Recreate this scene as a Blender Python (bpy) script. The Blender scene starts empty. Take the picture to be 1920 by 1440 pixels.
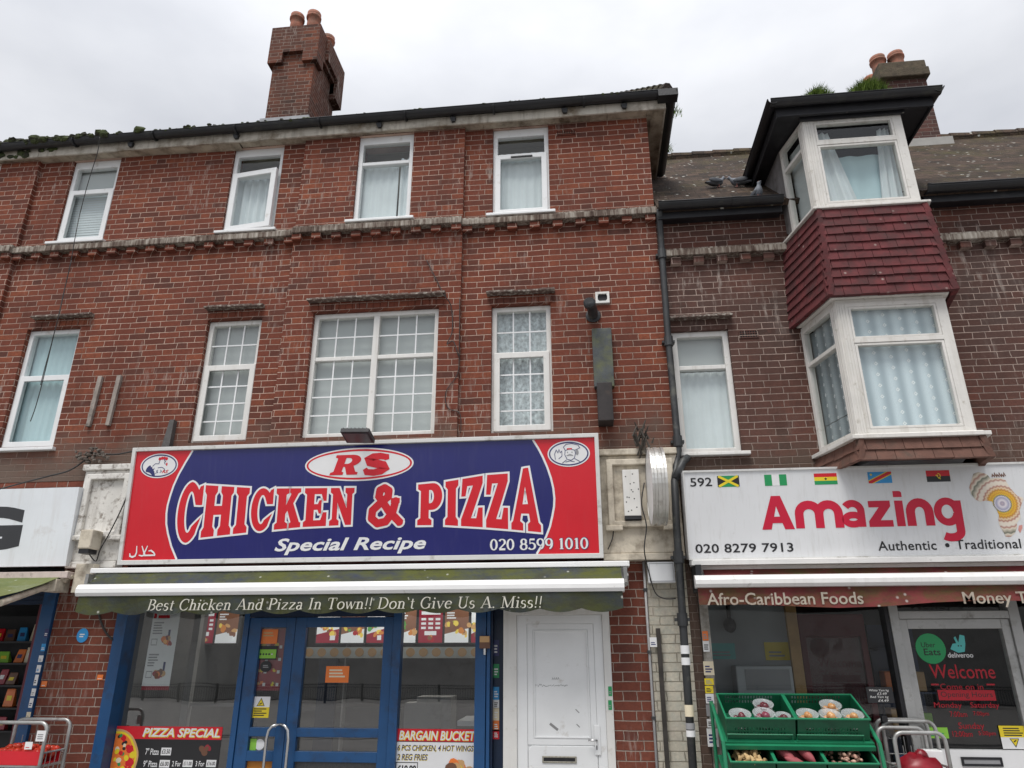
import bpy, math, random
from math import radians as R, sin, cos, pi, floor
from mathutils import Vector, Matrix
random.seed(7)
S = bpy.context.scene
C = S.collection

# ---------------------------------------------------------------- camera
EYE = Vector((0.0, -6.4, 1.75))
F_PX = 1318.05                                   # focal length in pixels of the 1920 wide photo
def cam_axes(yaw, pitch, roll):
    f = Vector((-sin(yaw)*cos(pitch), cos(yaw)*cos(pitch), sin(pitch)))
    r = Vector((cos(yaw), sin(yaw), 0))
    u = r.cross(f)
    return cos(roll)*r + sin(roll)*u, -sin(roll)*r + cos(roll)*u, f
AX, AU, AF = cam_axes(R(6.1586), R(20.4257), R(-0.108))
cd = bpy.data.cameras.new("camera")
cam = bpy.data.objects.new("camera", cd); C.objects.link(cam)
cd.sensor_width = 36.0; cd.lens = F_PX/1920*36.0
cd.clip_start = 0.05; cd.clip_end = 2000
cam.matrix_world = Matrix(((AX.x, AU.x, -AF.x, EYE.x), (AX.y, AU.y, -AF.y, EYE.y), (AX.z, AU.z, -AF.z, EYE.z), (0, 0, 0, 1)))
S.camera = cam
def at(px, py, y=0.0):
    """point of the vertical plane at depth y seen at a pixel of the photograph (used to measure positions)"""
    d = AX*(px-960) + AU*(720-py) + AF*F_PX
    return EYE + d*((y-EYE.y)/d.y)

# ---------------------------------------------------------------- world, sun, exposure
SUN_EL, SUN_AZ = R(64), R(198)                   # behind the camera, a little to the left
w = bpy.data.worlds.new("World"); S.world = w; w.use_nodes = True
nt = w.node_tree; nt.nodes.clear()
def wn(t, **k):
    n = nt.nodes.new(t)
    for a, b in k.items(): setattr(n, a, b)
    return n
sky = wn('ShaderNodeTexSky', sky_type='NISHITA', sun_disc=False, sun_elevation=SUN_EL, sun_rotation=SUN_AZ)
tc = wn('ShaderNodeTexCoord')
mp = wn('ShaderNodeMapping'); mp.inputs['Scale'].default_value = (1.0, 1.0, 2.2)
nz = wn('ShaderNodeTexNoise'); nz.inputs['Scale'].default_value = 2.6; nz.inputs['Detail'].default_value = 5; nz.inputs['Roughness'].default_value = .5
rp = wn('ShaderNodeValToRGB')
rp.color_ramp.elements[0].position = .32; rp.color_ramp.elements[0].color = (5.6, 5.78, 6.25, 1)
rp.color_ramp.elements[1].position = .68; rp.color_ramp.elements[1].color = (7.8, 7.92, 8.25, 1)
sp = wn('ShaderNodeSeparateXYZ')
gr = wn('ShaderNodeMapRange'); gr.inputs[1].default_value = 0.6; gr.inputs[2].default_value = 1.0; gr.inputs[3].default_value = 1.0; gr.inputs[4].default_value = 1.7
mul = wn('ShaderNodeVectorMath', operation='SCALE')
mx = wn('ShaderNodeMix', data_type='RGBA'); mx.inputs[0].default_value = .93
bg = wn('ShaderNodeBackground'); bg.inputs['Strength'].default_value = .1
out = wn('ShaderNodeOutputWorld')
L = nt.links.new
L(tc.outputs['Generated'], mp.inputs[0]); L(mp.outputs[0], nz.inputs['Vector']); L(nz.outputs[0], rp.inputs[0])
L(tc.outputs['Generated'], sp.inputs[0]); L(sp.outputs[2], gr.inputs[0])
L(rp.outputs[0], mul.inputs[0]); L(gr.outputs[0], mul.inputs['Scale'])
L(sky.outputs[0], mx.inputs[6]); L(mul.outputs[0], mx.inputs[7]); L(mx.outputs[2], bg.inputs[0]); L(bg.outputs[0], out.inputs[0])

sd = bpy.data.lights.new("sun", 'SUN'); sd.energy = 2.5; sd.angle = R(28); sd.color = (1, .97, .93)
so = bpy.data.objects.new("sun", sd); C.objects.link(so)
sdir = Vector((sin(SUN_AZ)*cos(SUN_EL), cos(SUN_AZ)*cos(SUN_EL), sin(SUN_EL)))
so.rotation_euler = sdir.to_track_quat('Z', 'Y').to_euler(); so.location = (0, -20, 30)
S.view_settings.view_transform = 'Standard'; S.view_settings.look = 'None'
S.view_settings.gamma = 1; S.view_settings.exposure = 0.2
S.cycles.max_bounces = 8; S.cycles.transparent_max_bounces = 16; S.cycles.caustics_reflective = False; S.cycles.caustics_refractive = False

# ---------------------------------------------------------------- mesh helpers
class MB:
    def __init__(s): s.v = []; s.f = []; s.mi = []; s.m = 0
    def poly(s, pts):
        n = len(s.v); s.v += [tuple(p) for p in pts]; s.f.append(tuple(range(n, n+len(pts)))); s.mi.append(s.m); return s
    def add(s, vs, fs):
        n = len(s.v); s.v += [tuple(p) for p in vs]
        for f in fs: s.f.append(tuple(i+n for i in f)); s.mi.append(s.m)
        return s
    def box(s, x0, x1, y0, y1, z0, z1):
        if x1 < x0: x0, x1 = x1, x0
        if y1 < y0: y0, y1 = y1, y0
        if z1 < z0: z0, z1 = z1, z0
        return s.add([(x0,y0,z0),(x1,y0,z0),(x1,y1,z0),(x0,y1,z0),(x0,y0,z1),(x1,y0,z1),(x1,y1,z1),(x0,y1,z1)],
                     [(0,3,2,1),(4,5,6,7),(0,1,5,4),(1,2,6,5),(2,3,7,6),(3,0,4,7)])
    def hexa(s, lo, hi):
        """eight points: lower ring of four, upper ring of four, both counter-clockwise from above"""
        return s.add(list(lo)+list(hi), [(0,3,2,1),(4,5,6,7),(0,1,5,4),(1,2,6,5),(2,3,7,6),(3,0,4,7)])
    def prism(s, pts, y0, y1):
        """polygon in x, z (counter-clockwise seen from -y) pushed from y0 back to y1"""
        n = len(pts)
        s.add([(p[0], y0, p[1]) for p in pts]+[(p[0], y1, p[1]) for p in pts],
              [tuple(range(n)), tuple(range(2*n-1, n-1, -1))]+[(i, i+n, (i+1) % n+n, (i+1) % n) for i in range(n)])
        return s
    def frame(s, x0, x1, z0, z1, wd, y0, y1):
        l, r, b, t = wd if isinstance(wd, (tuple, list)) else (wd,)*4
        o = [(x0,z0),(x1,z0),(x1,z1),(x0,z1)]; i = [(x0+l,z0+b),(x1-r,z0+b),(x1-r,z1-t),(x0+l,z1-t)]
        vs = [(p[0],y,p[1]) for y in (y0,y1) for p in o+i]
        fs = []
        for k in range(4):
            j = (k+1) % 4
            fs += [(k,j,4+j,4+k), (8+k,12+k,12+j,8+j), (k,8+k,8+j,j), (4+k,4+j,12+j,12+k)]
        return s.add(vs, fs)
    def tube(s, path, r, n=8, caps=True):
        path = [Vector(p) for p in path]; rr = r if isinstance(r, (list, tuple)) else [r]*len(path)
        b = len(s.v); prev = None
        for k, p in enumerate(path):
            t = (path[min(k+1, len(path)-1)]-path[max(k-1, 0)]).normalized()
            if prev is None:
                a = t.cross(Vector((0,0,1)))
                if a.length < .05: a = t.cross(Vector((0,1,0)))
            else: a = prev - t*prev.dot(t)
            a.normalize(); prev = a; c = t.cross(a)
            for q in range(n):
                th = 2*pi*q/n; s.v.append(tuple(p + (a*cos(th)+c*sin(th))*rr[k]))
        for k in range(len(path)-1):
            for q in range(n):
                s.f.append((b+k*n+q, b+k*n+(q+1) % n, b+(k+1)*n+(q+1) % n, b+(k+1)*n+q)); s.mi.append(s.m)
        if caps:
            s.f.append(tuple(b+q for q in range(n-1, -1, -1))); s.mi.append(s.m)
            e = b+(len(path)-1)*n; s.f.append(tuple(e+q for q in range(n))); s.mi.append(s.m)
        return s
    def lathe(s, prof, c=(0,0,0), n=16, axis='z', cap=True):
        b = len(s.v)
        for r, h in prof:
            for q in range(n):
                th = 2*pi*q/n; x, y = r*cos(th), r*sin(th)
                s.v.append((c[0]+x, c[1]+y, c[2]+h) if axis == 'z' else ((c[0]+x, c[1]-h, c[2]+y) if axis == 'y' else (c[0]+h, c[1]+x, c[2]+y)))
        for k in range(len(prof)-1):
            for q in range(n):
                s.f.append((b+k*n+q, b+k*n+(q+1) % n, b+(k+1)*n+(q+1) % n, b+(k+1)*n+q)); s.mi.append(s.m)
        if cap:
            s.f.append(tuple(b+q for q in range(n-1, -1, -1))); s.mi.append(s.m)
            e = b+(len(prof)-1)*n; s.f.append(tuple(e+q for q in range(n))); s.mi.append(s.m)
        return s
    def ball(s, c, r, n=10, m=7, jit=0):
        rx, ry, rz = r if isinstance(r, (tuple, list)) else (r, r, r)
        b = len(s.v)
        s.v.append((c[0], c[1], c[2]-rz))
        for i in range(1, m):
            ph = -pi/2+pi*i/m
            for q in range(n):
                th = 2*pi*q/n; k = 1+random.uniform(-jit, jit)
                s.v.append((c[0]+rx*k*cos(ph)*cos(th), c[1]+ry*k*cos(ph)*sin(th), c[2]+rz*k*sin(ph)))
        s.v.append((c[0], c[1], c[2]+rz)); top = len(s.v)-1
        for q in range(n):
            s.f.append((b, b+1+(q+1) % n, b+1+q)); s.mi.append(s.m)
            for i in range(m-2):
                s.f.append((b+1+i*n+q, b+1+i*n+(q+1) % n, b+1+(i+1)*n+(q+1) % n, b+1+(i+1)*n+q)); s.mi.append(s.m)
            s.f.append((top, b+1+(m-2)*n+q, b+1+(m-2)*n+(q+1) % n)); s.mi.append(s.m)
        return s
    def wall(s, x0, x1, z0, z1, y0, y1, holes=()):
        """an upright slab from y0 (front) to y1 (back) with rectangular openings (x0, x1, z0, z1)"""
        xs = sorted({x0, x1, *[min(max(h[i], x0), x1) for h in holes for i in (0, 1)]})
        zs = sorted({z0, z1, *[min(max(h[i], z0), z1) for h in holes for i in (2, 3)]})
        def solid(i, j):
            if i < 0 or j < 0 or i >= len(xs)-1 or j >= len(zs)-1: return False
            cx, cz = (xs[i]+xs[i+1])/2, (zs[j]+zs[j+1])/2
            return not any(h[0] < cx < h[1] and h[2] < cz < h[3] for h in holes)
        for i in range(len(xs)-1):
            for j in range(len(zs)-1):
                if not solid(i, j): continue
                a, b, c, d = xs[i], xs[i+1], zs[j], zs[j+1]
                s.poly([(a,y0,c),(b,y0,c),(b,y0,d),(a,y0,d)]); s.poly([(a,y1,c),(a,y1,d),(b,y1,d),(b,y1,c)])
                if not solid(i-1, j): s.poly([(a,y0,c),(a,y0,d),(a,y1,d),(a,y1,c)])
                if not solid(i+1, j): s.poly([(b,y0,c),(b,y1,c),(b,y1,d),(b,y0,d)])
                if not solid(i, j-1): s.poly([(a,y0,c),(a,y1,c),(b,y1,c),(b,y0,c)])
                if not solid(i, j+1): s.poly([(a,y0,d),(b,y0,d),(b,y1,d),(a,y1,d)])
        return s
    def xf(s, fn, start=0):
        s.v = s.v[:start]+[tuple(fn(Vector(p))) for p in s.v[start:]]; return s
    def build(s, name, mat, parent=None, smooth=False, bevel=0, label=None):
        me = bpy.data.meshes.new(name); me.from_pydata(s.v, [], s.f)
        for m in (mat if isinstance(mat, (list, tuple)) else [mat]): me.materials.append(m)
        if max(s.mi, default=0) > 0: me.polygons.foreach_set('material_index', s.mi)
        if smooth: me.polygons.foreach_set('use_smooth', [True]*len(me.polygons))
        me.update()
        o = bpy.data.objects.new(name, me); C.objects.link(o)
        if parent is not None:
            o.parent = parent
            if parent.type == 'EMPTY': o.matrix_parent_inverse = Matrix.Translation(-Vector(parent.location))
        if bevel:
            b = o.modifiers.new('bevel', 'BEVEL'); b.width = bevel; b.segments = 2; b.limit_method = 'ANGLE'; b.angle_limit = R(40)
        if label: o['label'] = label
        return o

def thing(name, label, cat, loc=(0,0,0), group=None):
    o = bpy.data.objects.new(name, None); C.objects.link(o); o.location = loc; o.empty_display_size = .1
    o['label'] = label; o['category'] = cat
    if group: o['group'] = group
    return o
def tag(o, label, cat, group=None):
    o['label'] = label; o['category'] = cat
    if group: o['group'] = group
    return o
def struct(o, kind='structure'): o['kind'] = kind; return o
def dup(o, loc=None, rz=None, label=None, parent=None):
    c = o.copy(); C.objects.link(c)
    if parent is not None: c.parent = parent
    for ch in list(o.children): dup(ch, parent=c)
    if loc is not None: c.location = loc
    if rz is not None: c.rotation_euler = (0, 0, rz)
    if label: c['label'] = label
    return c

# ---------------------------------------------------------------- materials
class NT:
    def __init__(s, name):
        s.mat = bpy.data.materials.new(name); s.mat.use_nodes = True; s.t = s.mat.node_tree; s.t.nodes.clear()
        s.out = s.n('ShaderNodeOutputMaterial'); s.b = s.n('ShaderNodeBsdfPrincipled'); s.l(s.b.outputs[0], s.out.inputs[0])
        s._pos = None
    def n(s, t, **k):
        x = s.t.nodes.new(t)
        for a, b in k.items(): setattr(x, a, b)
        return x
    def l(s, a, b): s.t.links.new(a, b)
    def set(s, sock, v):
        if hasattr(v, 'links'): s.l(v, sock)
        else: sock.default_value = v if not isinstance(v, tuple) or len(v) == 4 or sock.type == 'VECTOR' else (*v, 1)
    def pos(s):
        if s._pos is None: s._pos = s.n('ShaderNodeNewGeometry').outputs['Position']
        return s._pos
    def obj(s): return s.n('ShaderNodeTexCoord').outputs['Object']
    def xyz(s, v):
        q = s.n('ShaderNodeSeparateXYZ'); s.l(v, q.inputs[0]); return q.outputs
    def vec(s, x, y, z):
        q = s.n('ShaderNodeCombineXYZ')
        for i, a in enumerate((x, y, z)): s.set(q.inputs[i], a)
        return q.outputs[0]
    def math(s, op, a, b=0.0, c=None):
        q = s.n('ShaderNodeMath', operation=op); s.set(q.inputs[0], a); s.set(q.inputs[1], b)
        if c is not None: s.set(q.inputs[2], c)
        return q.outputs[0]
    def noise(s, v, scale, detail=3, rough=.55, sc=None):
        if sc:
            m = s.n('ShaderNodeMapping'); s.l(v, m.inputs[0]); m.inputs['Scale'].default_value = sc; v = m.outputs[0]
        q = s.n('ShaderNodeTexNoise'); s.l(v, q.inputs['Vector']); q.inputs['Scale'].default_value = scale
        q.inputs['Detail'].default_value = detail; q.inputs['Roughness'].default_value = rough
        return q.outputs[0]
    def ramp(s, f, *st):
        q = s.n('ShaderNodeValToRGB'); e = q.color_ramp.elements
        while len(e) < len(st): e.new(.5)
        for i, (p, c) in enumerate(st):
            e[i].position = p; e[i].color = (c, c, c, 1) if isinstance(c, (int, float)) else (*c, 1)
        s.l(f, q.inputs[0]); return q.outputs[0]
    def mr(s, f, a, b, c=0.0, d=1.0):
        q = s.n('ShaderNodeMapRange'); s.set(q.inputs[0], f)
        for i, v in enumerate((a, b, c, d)): q.inputs[1+i].default_value = v
        return q.outputs[0]
    def mix(s, f, a, b, blend='MIX'):
        q = s.n('ShaderNodeMix', data_type='RGBA', blend_type=blend)
        s.set(q.inputs[0], f); s.set(q.inputs[6], a); s.set(q.inputs[7], b); return q.outputs[2]
    def bump(s, h, d=.01, st=1.0):
        q = s.n('ShaderNodeBump'); s.l(h, q.inputs['Height']); q.inputs['Distance'].default_value = d; q.inputs['Strength'].default_value = st
        s.l(q.outputs[0], s.b.inputs['Normal'])
    def fin(s, col=None, rough=.6, metal=0, spec=.5):
        if col is not None: s.set(s.b.inputs['Base Color'], col)
        s.set(s.b.inputs['Roughness'], rough); s.set(s.b.inputs['Metallic'], metal); s.b.inputs['Specular IOR Level'].default_value = spec
        return s.mat

def pm(name, c, rough=.6, var=.18, scale=6, bump=0, metal=0, spec=.5, dirt=None, dsc=5, damt=(.55, .75), streak=0, specks=None, local=False, ssc=14):
    """painted / plain surface: noise tone variation, dirt patches, run-off streaks, droppings"""
    m = NT(name); p = m.obj() if local else m.pos()
    n1 = m.noise(p, scale, 4); k = m.mr(n1, .3, .7, 1-var, 1+var)
    col = m.n('ShaderNodeVectorMath', operation='SCALE'); m.set(col.inputs[0], tuple(c)); m.l(k, col.inputs['Scale']); col = col.outputs[0]
    if dirt:
        d = m.ramp(m.noise(p, dsc, 6, .65), (damt[0], 0), (damt[1], 1)); col = m.mix(d, col, dirt)
    if streak:
        d = m.ramp(m.noise(p, ssc, 4, .6, (1, 1, .07)), (.52, 0), (.75, streak)); col = m.mix(d, col, dirt or (.1, .09, .07))
    if specks:
        v = m.n('ShaderNodeTexVoronoi'); m.l(p, v.inputs['Vector']); v.inputs['Scale'].default_value = specks[0]
        g = m.ramp(m.noise(p, 3.1, 3), (.45, 0), (.6, 1))
        d = m.math('MULTIPLY', m.ramp(v.outputs['Distance'], (.0, 1), (specks[1], 0)), g); col = m.mix(d, col, specks[2])
    if bump: m.bump(m.noise(p, scale*6, 5), bump)
    return m.fin(col, rough, metal, spec)

def brick(name, dark, mid, bright, mortar, course=.067, stretch=.2285, grime=None, purple=None):
    """Flemish bond: stretcher, header, stretcher; joints, worn faces and lime streaks"""
    m = NT(name); x, y, z = m.xyz(m.pos())
    wob = m.noise(m.pos(), 2.2, 2); wob2 = m.noise(m.pos(), 9, 2)
    u = m.math('ADD', m.math('ADD', x, y), m.math('MULTIPLY', m.math('SUBTRACT', wob2, .5), .03))
    v = m.math('ADD', z, m.math('MULTIPLY', m.math('SUBTRACT', wob, .5), .016))
    P = stretch*1.5
    row = m.math('FLOOR', m.math('DIVIDE', v, course)); alt = m.math('FLOORED_MODULO', row, 2)
    jit = m.n('ShaderNodeTexWhiteNoise', noise_dimensions='1D'); m.l(row, jit.inputs['W'])
    uu = m.math('ADD', m.math('DIVIDE', u, P), m.math('ADD', m.math('MULTIPLY', alt, .5), m.math('MULTIPLY', jit.outputs[0], .09)))
    cell = m.math('FLOOR', uu); t = m.math('FRACT', uu)
    hd = m.math('GREATER_THAN', t, 2/3)
    l = m.math('MULTIPLY', m.math('SUBTRACT', t, m.math('MULTIPLY', hd, 2/3)), P)
    ln = m.math('SUBTRACT', stretch, m.math('MULTIPLY', hd, stretch/2))
    du = m.math('MINIMUM', l, m.math('SUBTRACT', ln, l))
    fv = m.math('MULTIPLY', m.math('FRACT', m.math('DIVIDE', v, course)), course)
    dv = m.math('MINIMUM', fv, m.math('SUBTRACT', course, fv))
    d = m.math('ADD', m.math('MINIMUM', du, dv), m.math('MULTIPLY', m.math('SUBTRACT', m.noise(m.pos(), 60, 2), .5), .004))
    face = m.mr(d, .0022, .0048)
    idv = m.vec(m.math('ADD', m.math('MULTIPLY', cell, 2), hd), row, 3.0)
    wn_ = m.n('ShaderNodeTexWhiteNoise', noise_dimensions='3D'); m.l(idv, wn_.inputs['Vector'])
    val = m.math('ADD', m.math('MULTIPLY', wn_.outputs['Value'], .74), m.math('MULTIPLY', m.mr(m.noise(m.pos(), 1.3, 5, .7), .3, .7), .26))
    base = m.ramp(val, (.12, dark), (.4, mid), (.66, mid), (.94, bright))
    base = m.mix(m.mr(m.noise(m.pos(), 17, 4, .7), .4, .72, 0, .55), base, tuple(i*k for i, k in zip(mid, (.55, .7, .8))))
    base = m.mix(m.mr(m.noise(m.pos(), 26, 4, .7), .55, .8, 0, .5), base, tuple(i*1.5 for i in mid))
    if purple:
        g = m.ramp(m.noise(m.pos(), .55, 2), (.44, 0), (.66, 1)); r2 = m.math('MULTIPLY', g, m.mr(wn_.outputs['Value'], .1, .5)); base = m.mix(r2, base, purple)
    base = m.mix(m.mr(m.noise(m.pos(), 45, 4), .45, .8, 0, .5), base, tuple(i*.5 for i in mid))
    base = m.mix(m.mr(m.noise(m.pos(), .9, 3), .4, .75, 0, .35), base, tuple(i*.72 for i in mid))
    lime = m.math('MULTIPLY', m.ramp(m.noise(m.pos(), 22, 5, .65, (1, 1, .16)), (.54, 0), (.68, .7)), m.ramp(m.noise(m.pos(), 1.1, 3), (.5, 0), (.62, 1)))
    base = m.mix(lime, base, (.42, .36, .32))
    mort = m.mix(m.mr(m.noise(m.pos(), 3.5, 4), .45, .7, 0, .6), mortar, tuple(i*.4 for i in mortar))
    pt = m.ramp(m.noise(m.pos(), .75, 4, .6), (.44, 0), (.56, 1))          # repointed patches beside old sooty joints
    mort = m.mix(m.math('MULTIPLY', pt, .6), mort, tuple(i*.5 for i in mortar))
    soot = m.math('MULTIPLY', m.ramp(m.noise(m.pos(), 2.6, 5, .65, (1, 1, .35)), (.5, 0), (.72, .6)), m.ramp(m.noise(m.pos(), .7, 2), (.4, .15), (.62, 1)))
    col = m.mix(face, mort, base); col = m.mix(soot, col, tuple(i*.45 for i in mid))
    if grime:                                   # algae, soot and old render above the shop fascias
        for (za, zb, amt, gc) in grime:
            zz = m.math('ADD', z, m.math('MULTIPLY', m.math('SUBTRACT', m.noise(m.pos(), 2.4, 5, .65), .5), .9))
            k = m.math('MULTIPLY', m.mr(zz, zb, za), amt); col = m.mix(k, col, gc)
    m.bump(m.math('ADD', face, m.math('MULTIPLY', m.noise(m.pos(), 70, 4), .45)), .006, .9)
    return m.fin(col, .88, 0, .25)

def glass(name, ior=1.6, tint=(.93, .96, .95), grime=0.0):
    m = NT(name); tr = m.n('ShaderNodeBsdfTransparent'); tr.inputs[0].default_value = (*tint, 1)
    gl = m.n('ShaderNodeBsdfGlossy'); gl.inputs['Roughness'].default_value = .012
    g_ = m.n('ShaderNodeNewGeometry'); dp = m.n('ShaderNodeVectorMath', operation='DOT_PRODUCT'); m.l(g_.outputs['Incoming'], dp.inputs[0]); m.l(g_.outputs['Normal'], dp.inputs[1])
    f0 = 2*((ior-1)/(ior+1))**2; cs = m.math('ABSOLUTE', dp.outputs['Value'])            # both faces of the pane, Schlick
    fr = m.math('ADD', f0, m.math('MULTIPLY', 1-f0, m.math('POWER', m.math('SUBTRACT', 1.0, cs), 5.0)))
    nb = m.n('ShaderNodeBump'); m.l(m.noise(m.pos(), 1.7, 1), nb.inputs['Height']); nb.inputs['Distance'].default_value = .0012; m.l(nb.outputs[0], gl.inputs['Normal'])
    mx = m.n('ShaderNodeMixShader'); m.l(fr, mx.inputs[0]); m.l(tr.outputs[0], mx.inputs[1]); m.l(gl.outputs[0], mx.inputs[2])
    res = mx.outputs[0]
    if grime:
        df = m.n('ShaderNodeBsdfDiffuse'); df.inputs[0].default_value = (.5, .49, .46, 1)
        m2 = m.n('ShaderNodeMixShader'); m.l(m.mr(m.noise(m.pos(), 3, 5, .7), .4, .75, 0, grime), m2.inputs[0]); m.l(res, m2.inputs[1]); m.l(df.outputs[0], m2.inputs[2]); res = m2.outputs[0]
    m.l(res, m.out.inputs[0]); return m.mat

def lit(name, c, strength, base=None):
    m = NT(name); m.b.inputs['Emission Color'].default_value = (*c, 1); m.b.inputs['Emission Strength'].default_value = strength
    return m.fin(tuple(base or c), .5)

BR = brick('red_brick', (.085, .036, .028), (.178, .050, .030), (.28, .082, .040), (.55, .39, .315),
           grime=[(3.42, 3.85, .85, (.13, .10, .08)), (2.5, 3.45, .5, (.2, .17, .14))])
BRD = brick('brown_brick', (.066, .041, .034), (.132, .056, .042), (.185, .065, .044), (.50, .385, .33), purple=(.086, .056, .048), grime=[(3.2, 3.55, .6, (.11, .085, .065))])
BRL = brick('shopfront_brick', (.12, .045, .034), (.19, .058, .038), (.25, .08, .048), (.46, .38, .32), course=.0735)
CHIM = brick('chimney_brick', (.04, .026, .022), (.15, .052, .032), (.27, .085, .042), (.30, .24, .2), purple=(.03, .023, .021))
UPVC = pm('white_upvc', (.76, .77, .77), .35, .05, 3, dirt=(.42, .38, .32), dsc=9, damt=(.6, .85))
UPVC_D = pm('weathered_white_upvc', (.70, .69, .66), .45, .06, 4, dirt=(.38, .34, .27), dsc=13, damt=(.6, .85), streak=.35)
WOODW = pm('old_white_paint', (.68, .66, .62), .55, .07, 5, .002, dirt=(.3, .26, .19), dsc=16, damt=(.6, .82), streak=.4)
FASC = pm('fascia_paint', (.55, .51, .44), .6, .12, 3, .001, dirt=(.16, .12, .075), dsc=4, damt=(.45, .7), streak=.6)
SOFF = pm('soffit_board', (.42, .36, .28), .75, .2, 3, .001, dirt=(.1, .07, .045), dsc=5, damt=(.42, .68))
GUT = pm('black_gutter', (.010, .010, .012), .45, .35, 7, .001, dirt=(.03, .03, .024), dsc=6)
BLK = pm('black_paint', (.011, .011, .014), .5, .3, 6, .001, dirt=(.045, .042, .042), dsc=5, damt=(.58, .8))
MOSS = pm('moss', (.05, .065, .02), .95, .5, 14, .01, dirt=(.025, .022, .015), dsc=11, damt=(.45, .6))
def creasing():
    m = NT('stained_creasing'); st_ = m.noise(m.pos(), 30, 5, .7, (1, 1, .09)); big = m.noise(m.pos(), 2.2, 4)
    k = m.math('ADD', m.math('MULTIPLY', st_, .6), m.math('MULTIPLY', big, .4))
    m.bump(m.noise(m.pos(), 50, 4), .004)
    return m.fin(m.ramp(k, (.36, (.055,.034,.027)), (.46, (.14,.105,.085)), (.54, (.30,.265,.225)), (.64, (.47,.43,.38))), .9, 0, .2)
STONE = creasing()
LEDGE = pm('tile_ledge', (.12, .08, .066), .9, .3, 9, .003, dirt=(.42, .39, .34), dsc=24, damt=(.5, .66))
FLAKE = pm('flaking_white_paint', (.66, .64, .60), .8, .1, 5, .004, dirt=(.26, .23, .2), dsc=16, damt=(.52, .66), streak=.5)
CREAM = pm('cream_render', (.58, .52, .42), .8, .1, 5, .004, dirt=(.24, .2, .15), dsc=6, damt=(.48, .72), streak=.55)
CREAMB = brick('cream_painted_brick', (.5, .46, .38), (.58, .53, .43), (.62, .57, .47), (.42, .38, .3), course=.0735)
ROOM = pm('room_plaster', (.72, .69, .58), .9, .06, 2)
ROOMD = pm('dark_room', (.09, .085, .08), .9, .2, 2)
CURT = pm('white_curtain', (.72, .77, .79), .9, .05, 4)
NETC = pm('grey_blind', (.55, .57, .57), .9, .04, 2)
GLASS = glass('window_glass', 1.5); SHOPG = glass('shop_glass', 1.9, (.84, .88, .88)); GROCG = glass('grocery_glass', 1.55, (.84, .88, .88))
# ================================================================ ground and the far side of the street (seen in the shop glass)
ASPH = pm('asphalt', (.055, .055, .057), .9, .2, 3, .004); PAVE = pm('paving', (.27, .26, .25), .85, .15, 2, .003)
CONC = pm('concrete', (.42, .41, .39), .85, .12, 1.2, .003, dirt=(.22, .21, .19), dsc=2)
g = MB(); g.poly([(-150,-150,-1.02),(150,-150,-1.02),(150,150,-1.02),(-150,150,-1.02)]); struct(g.build('ground', PAVE))
g = MB(); g.box(-30, 30, -8.6, 7, -1, 0); g.box(-30, 30, -8.75, -8.6, -1, .012); struct(g.build('pavement', PAVE))
g = MB(); g.hexa([(-60,-18,-1.01),(60,-18,-1.01),(60,-8.752,-1.01),(-60,-8.752,-1.01)], [(-60,-18,-.99),(60,-18,-.99),(60,-8.752,-.12),(-60,-8.752,-.12)]); struct(g.build('road', ASPH))
t = thing('street_railing', 'black metal railing across the road, seen in the shop glass', 'railing', (0,-32,-1.02))
rl = MB()
for zz in (-.88, -.3, -.16): rl.box(-30, 24, -32.03, -31.97, zz-.025, zz+.025)
for k in range(-30, 25, 2): rl.box(k-.05, k+.05, -32.05, -31.95, -1.02, -.1)
for k in range(450): rl.box(-30+k*.12-.012, -30+k*.12+.012, -32.012, -31.988, -.87, -.31)
rl.build('rail_frame', BLK, t)
t = thing('concrete_building', 'long pale concrete building across the road, seen in the shop glass', 'building', (-3,-38,-1.02))
rl = MB(); rl.box(-40, 32, -44, -36, -1.02, 4.2)
for k in range(-40, 32, 6): rl.box(k, k+.9, -36.15, -36.002, -1.02, 4.0)
rl.build('wall', CONC, t); rl = MB(); rl.box(-40.2, 32.2, -44.2, -35.8, 4.2, 4.6); rl.build('roof', CONC, t)
rl = MB(); rl.box(-40, 32, -36.22, -36.16, .95, 1.15)
for k in range(-40, 32, 6): rl.box(k+1.2, k+5.7, -36.05, -36.002, 1.3, 3.6)
rl.build('window_band', BLK, t)

# ================================================================ the brick terrace
T = thing('brick_terrace', 'long red brick terrace with three storeys, chimney stack and white windows', 'building', (-3, 0, 0))
W2 = [(-7.52,-6.90,-.02), (-5.99,-5.385,.03), (-3.965,-3.355,.03), (-2.44,-1.80,-.02), (-.90,-.278,.03)]   # second floor: x0, x1, y
W1 = [(-6.03,-5.405,.05), (-3.95,-3.345,.05), (-2.768,-1.436,0.0), (-.90,-.298,.05)]
Z2 = (6.085, 7.235); Z1 = (3.655, 5.008)
def holes(x0, x1):
    h = [(a, b, *Z2) for a, b, y in W2 if x0 < a < x1]+[(a, b, *Z1) for a, b, y in W1 if x0 < a < x1]
    return h
SEG = [(-13,-6.4,-.05), (-6.4,-3.08,0), (-3.08,-1.215,-.05), (-1.215,.815,0)]
wl = MB()
for x0, x1, y in SEG: wl.wall(x0, x1, 3.3, 7.25, y, .22+(y and .05), holes(x0, x1))
wl.box(.6, .815, .222, 6.6, 2.4, 7.25); wl.box(-13, .6, 6.4, 6.6, 0, 7.25)
wl.build('wall', BR, T)
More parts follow.
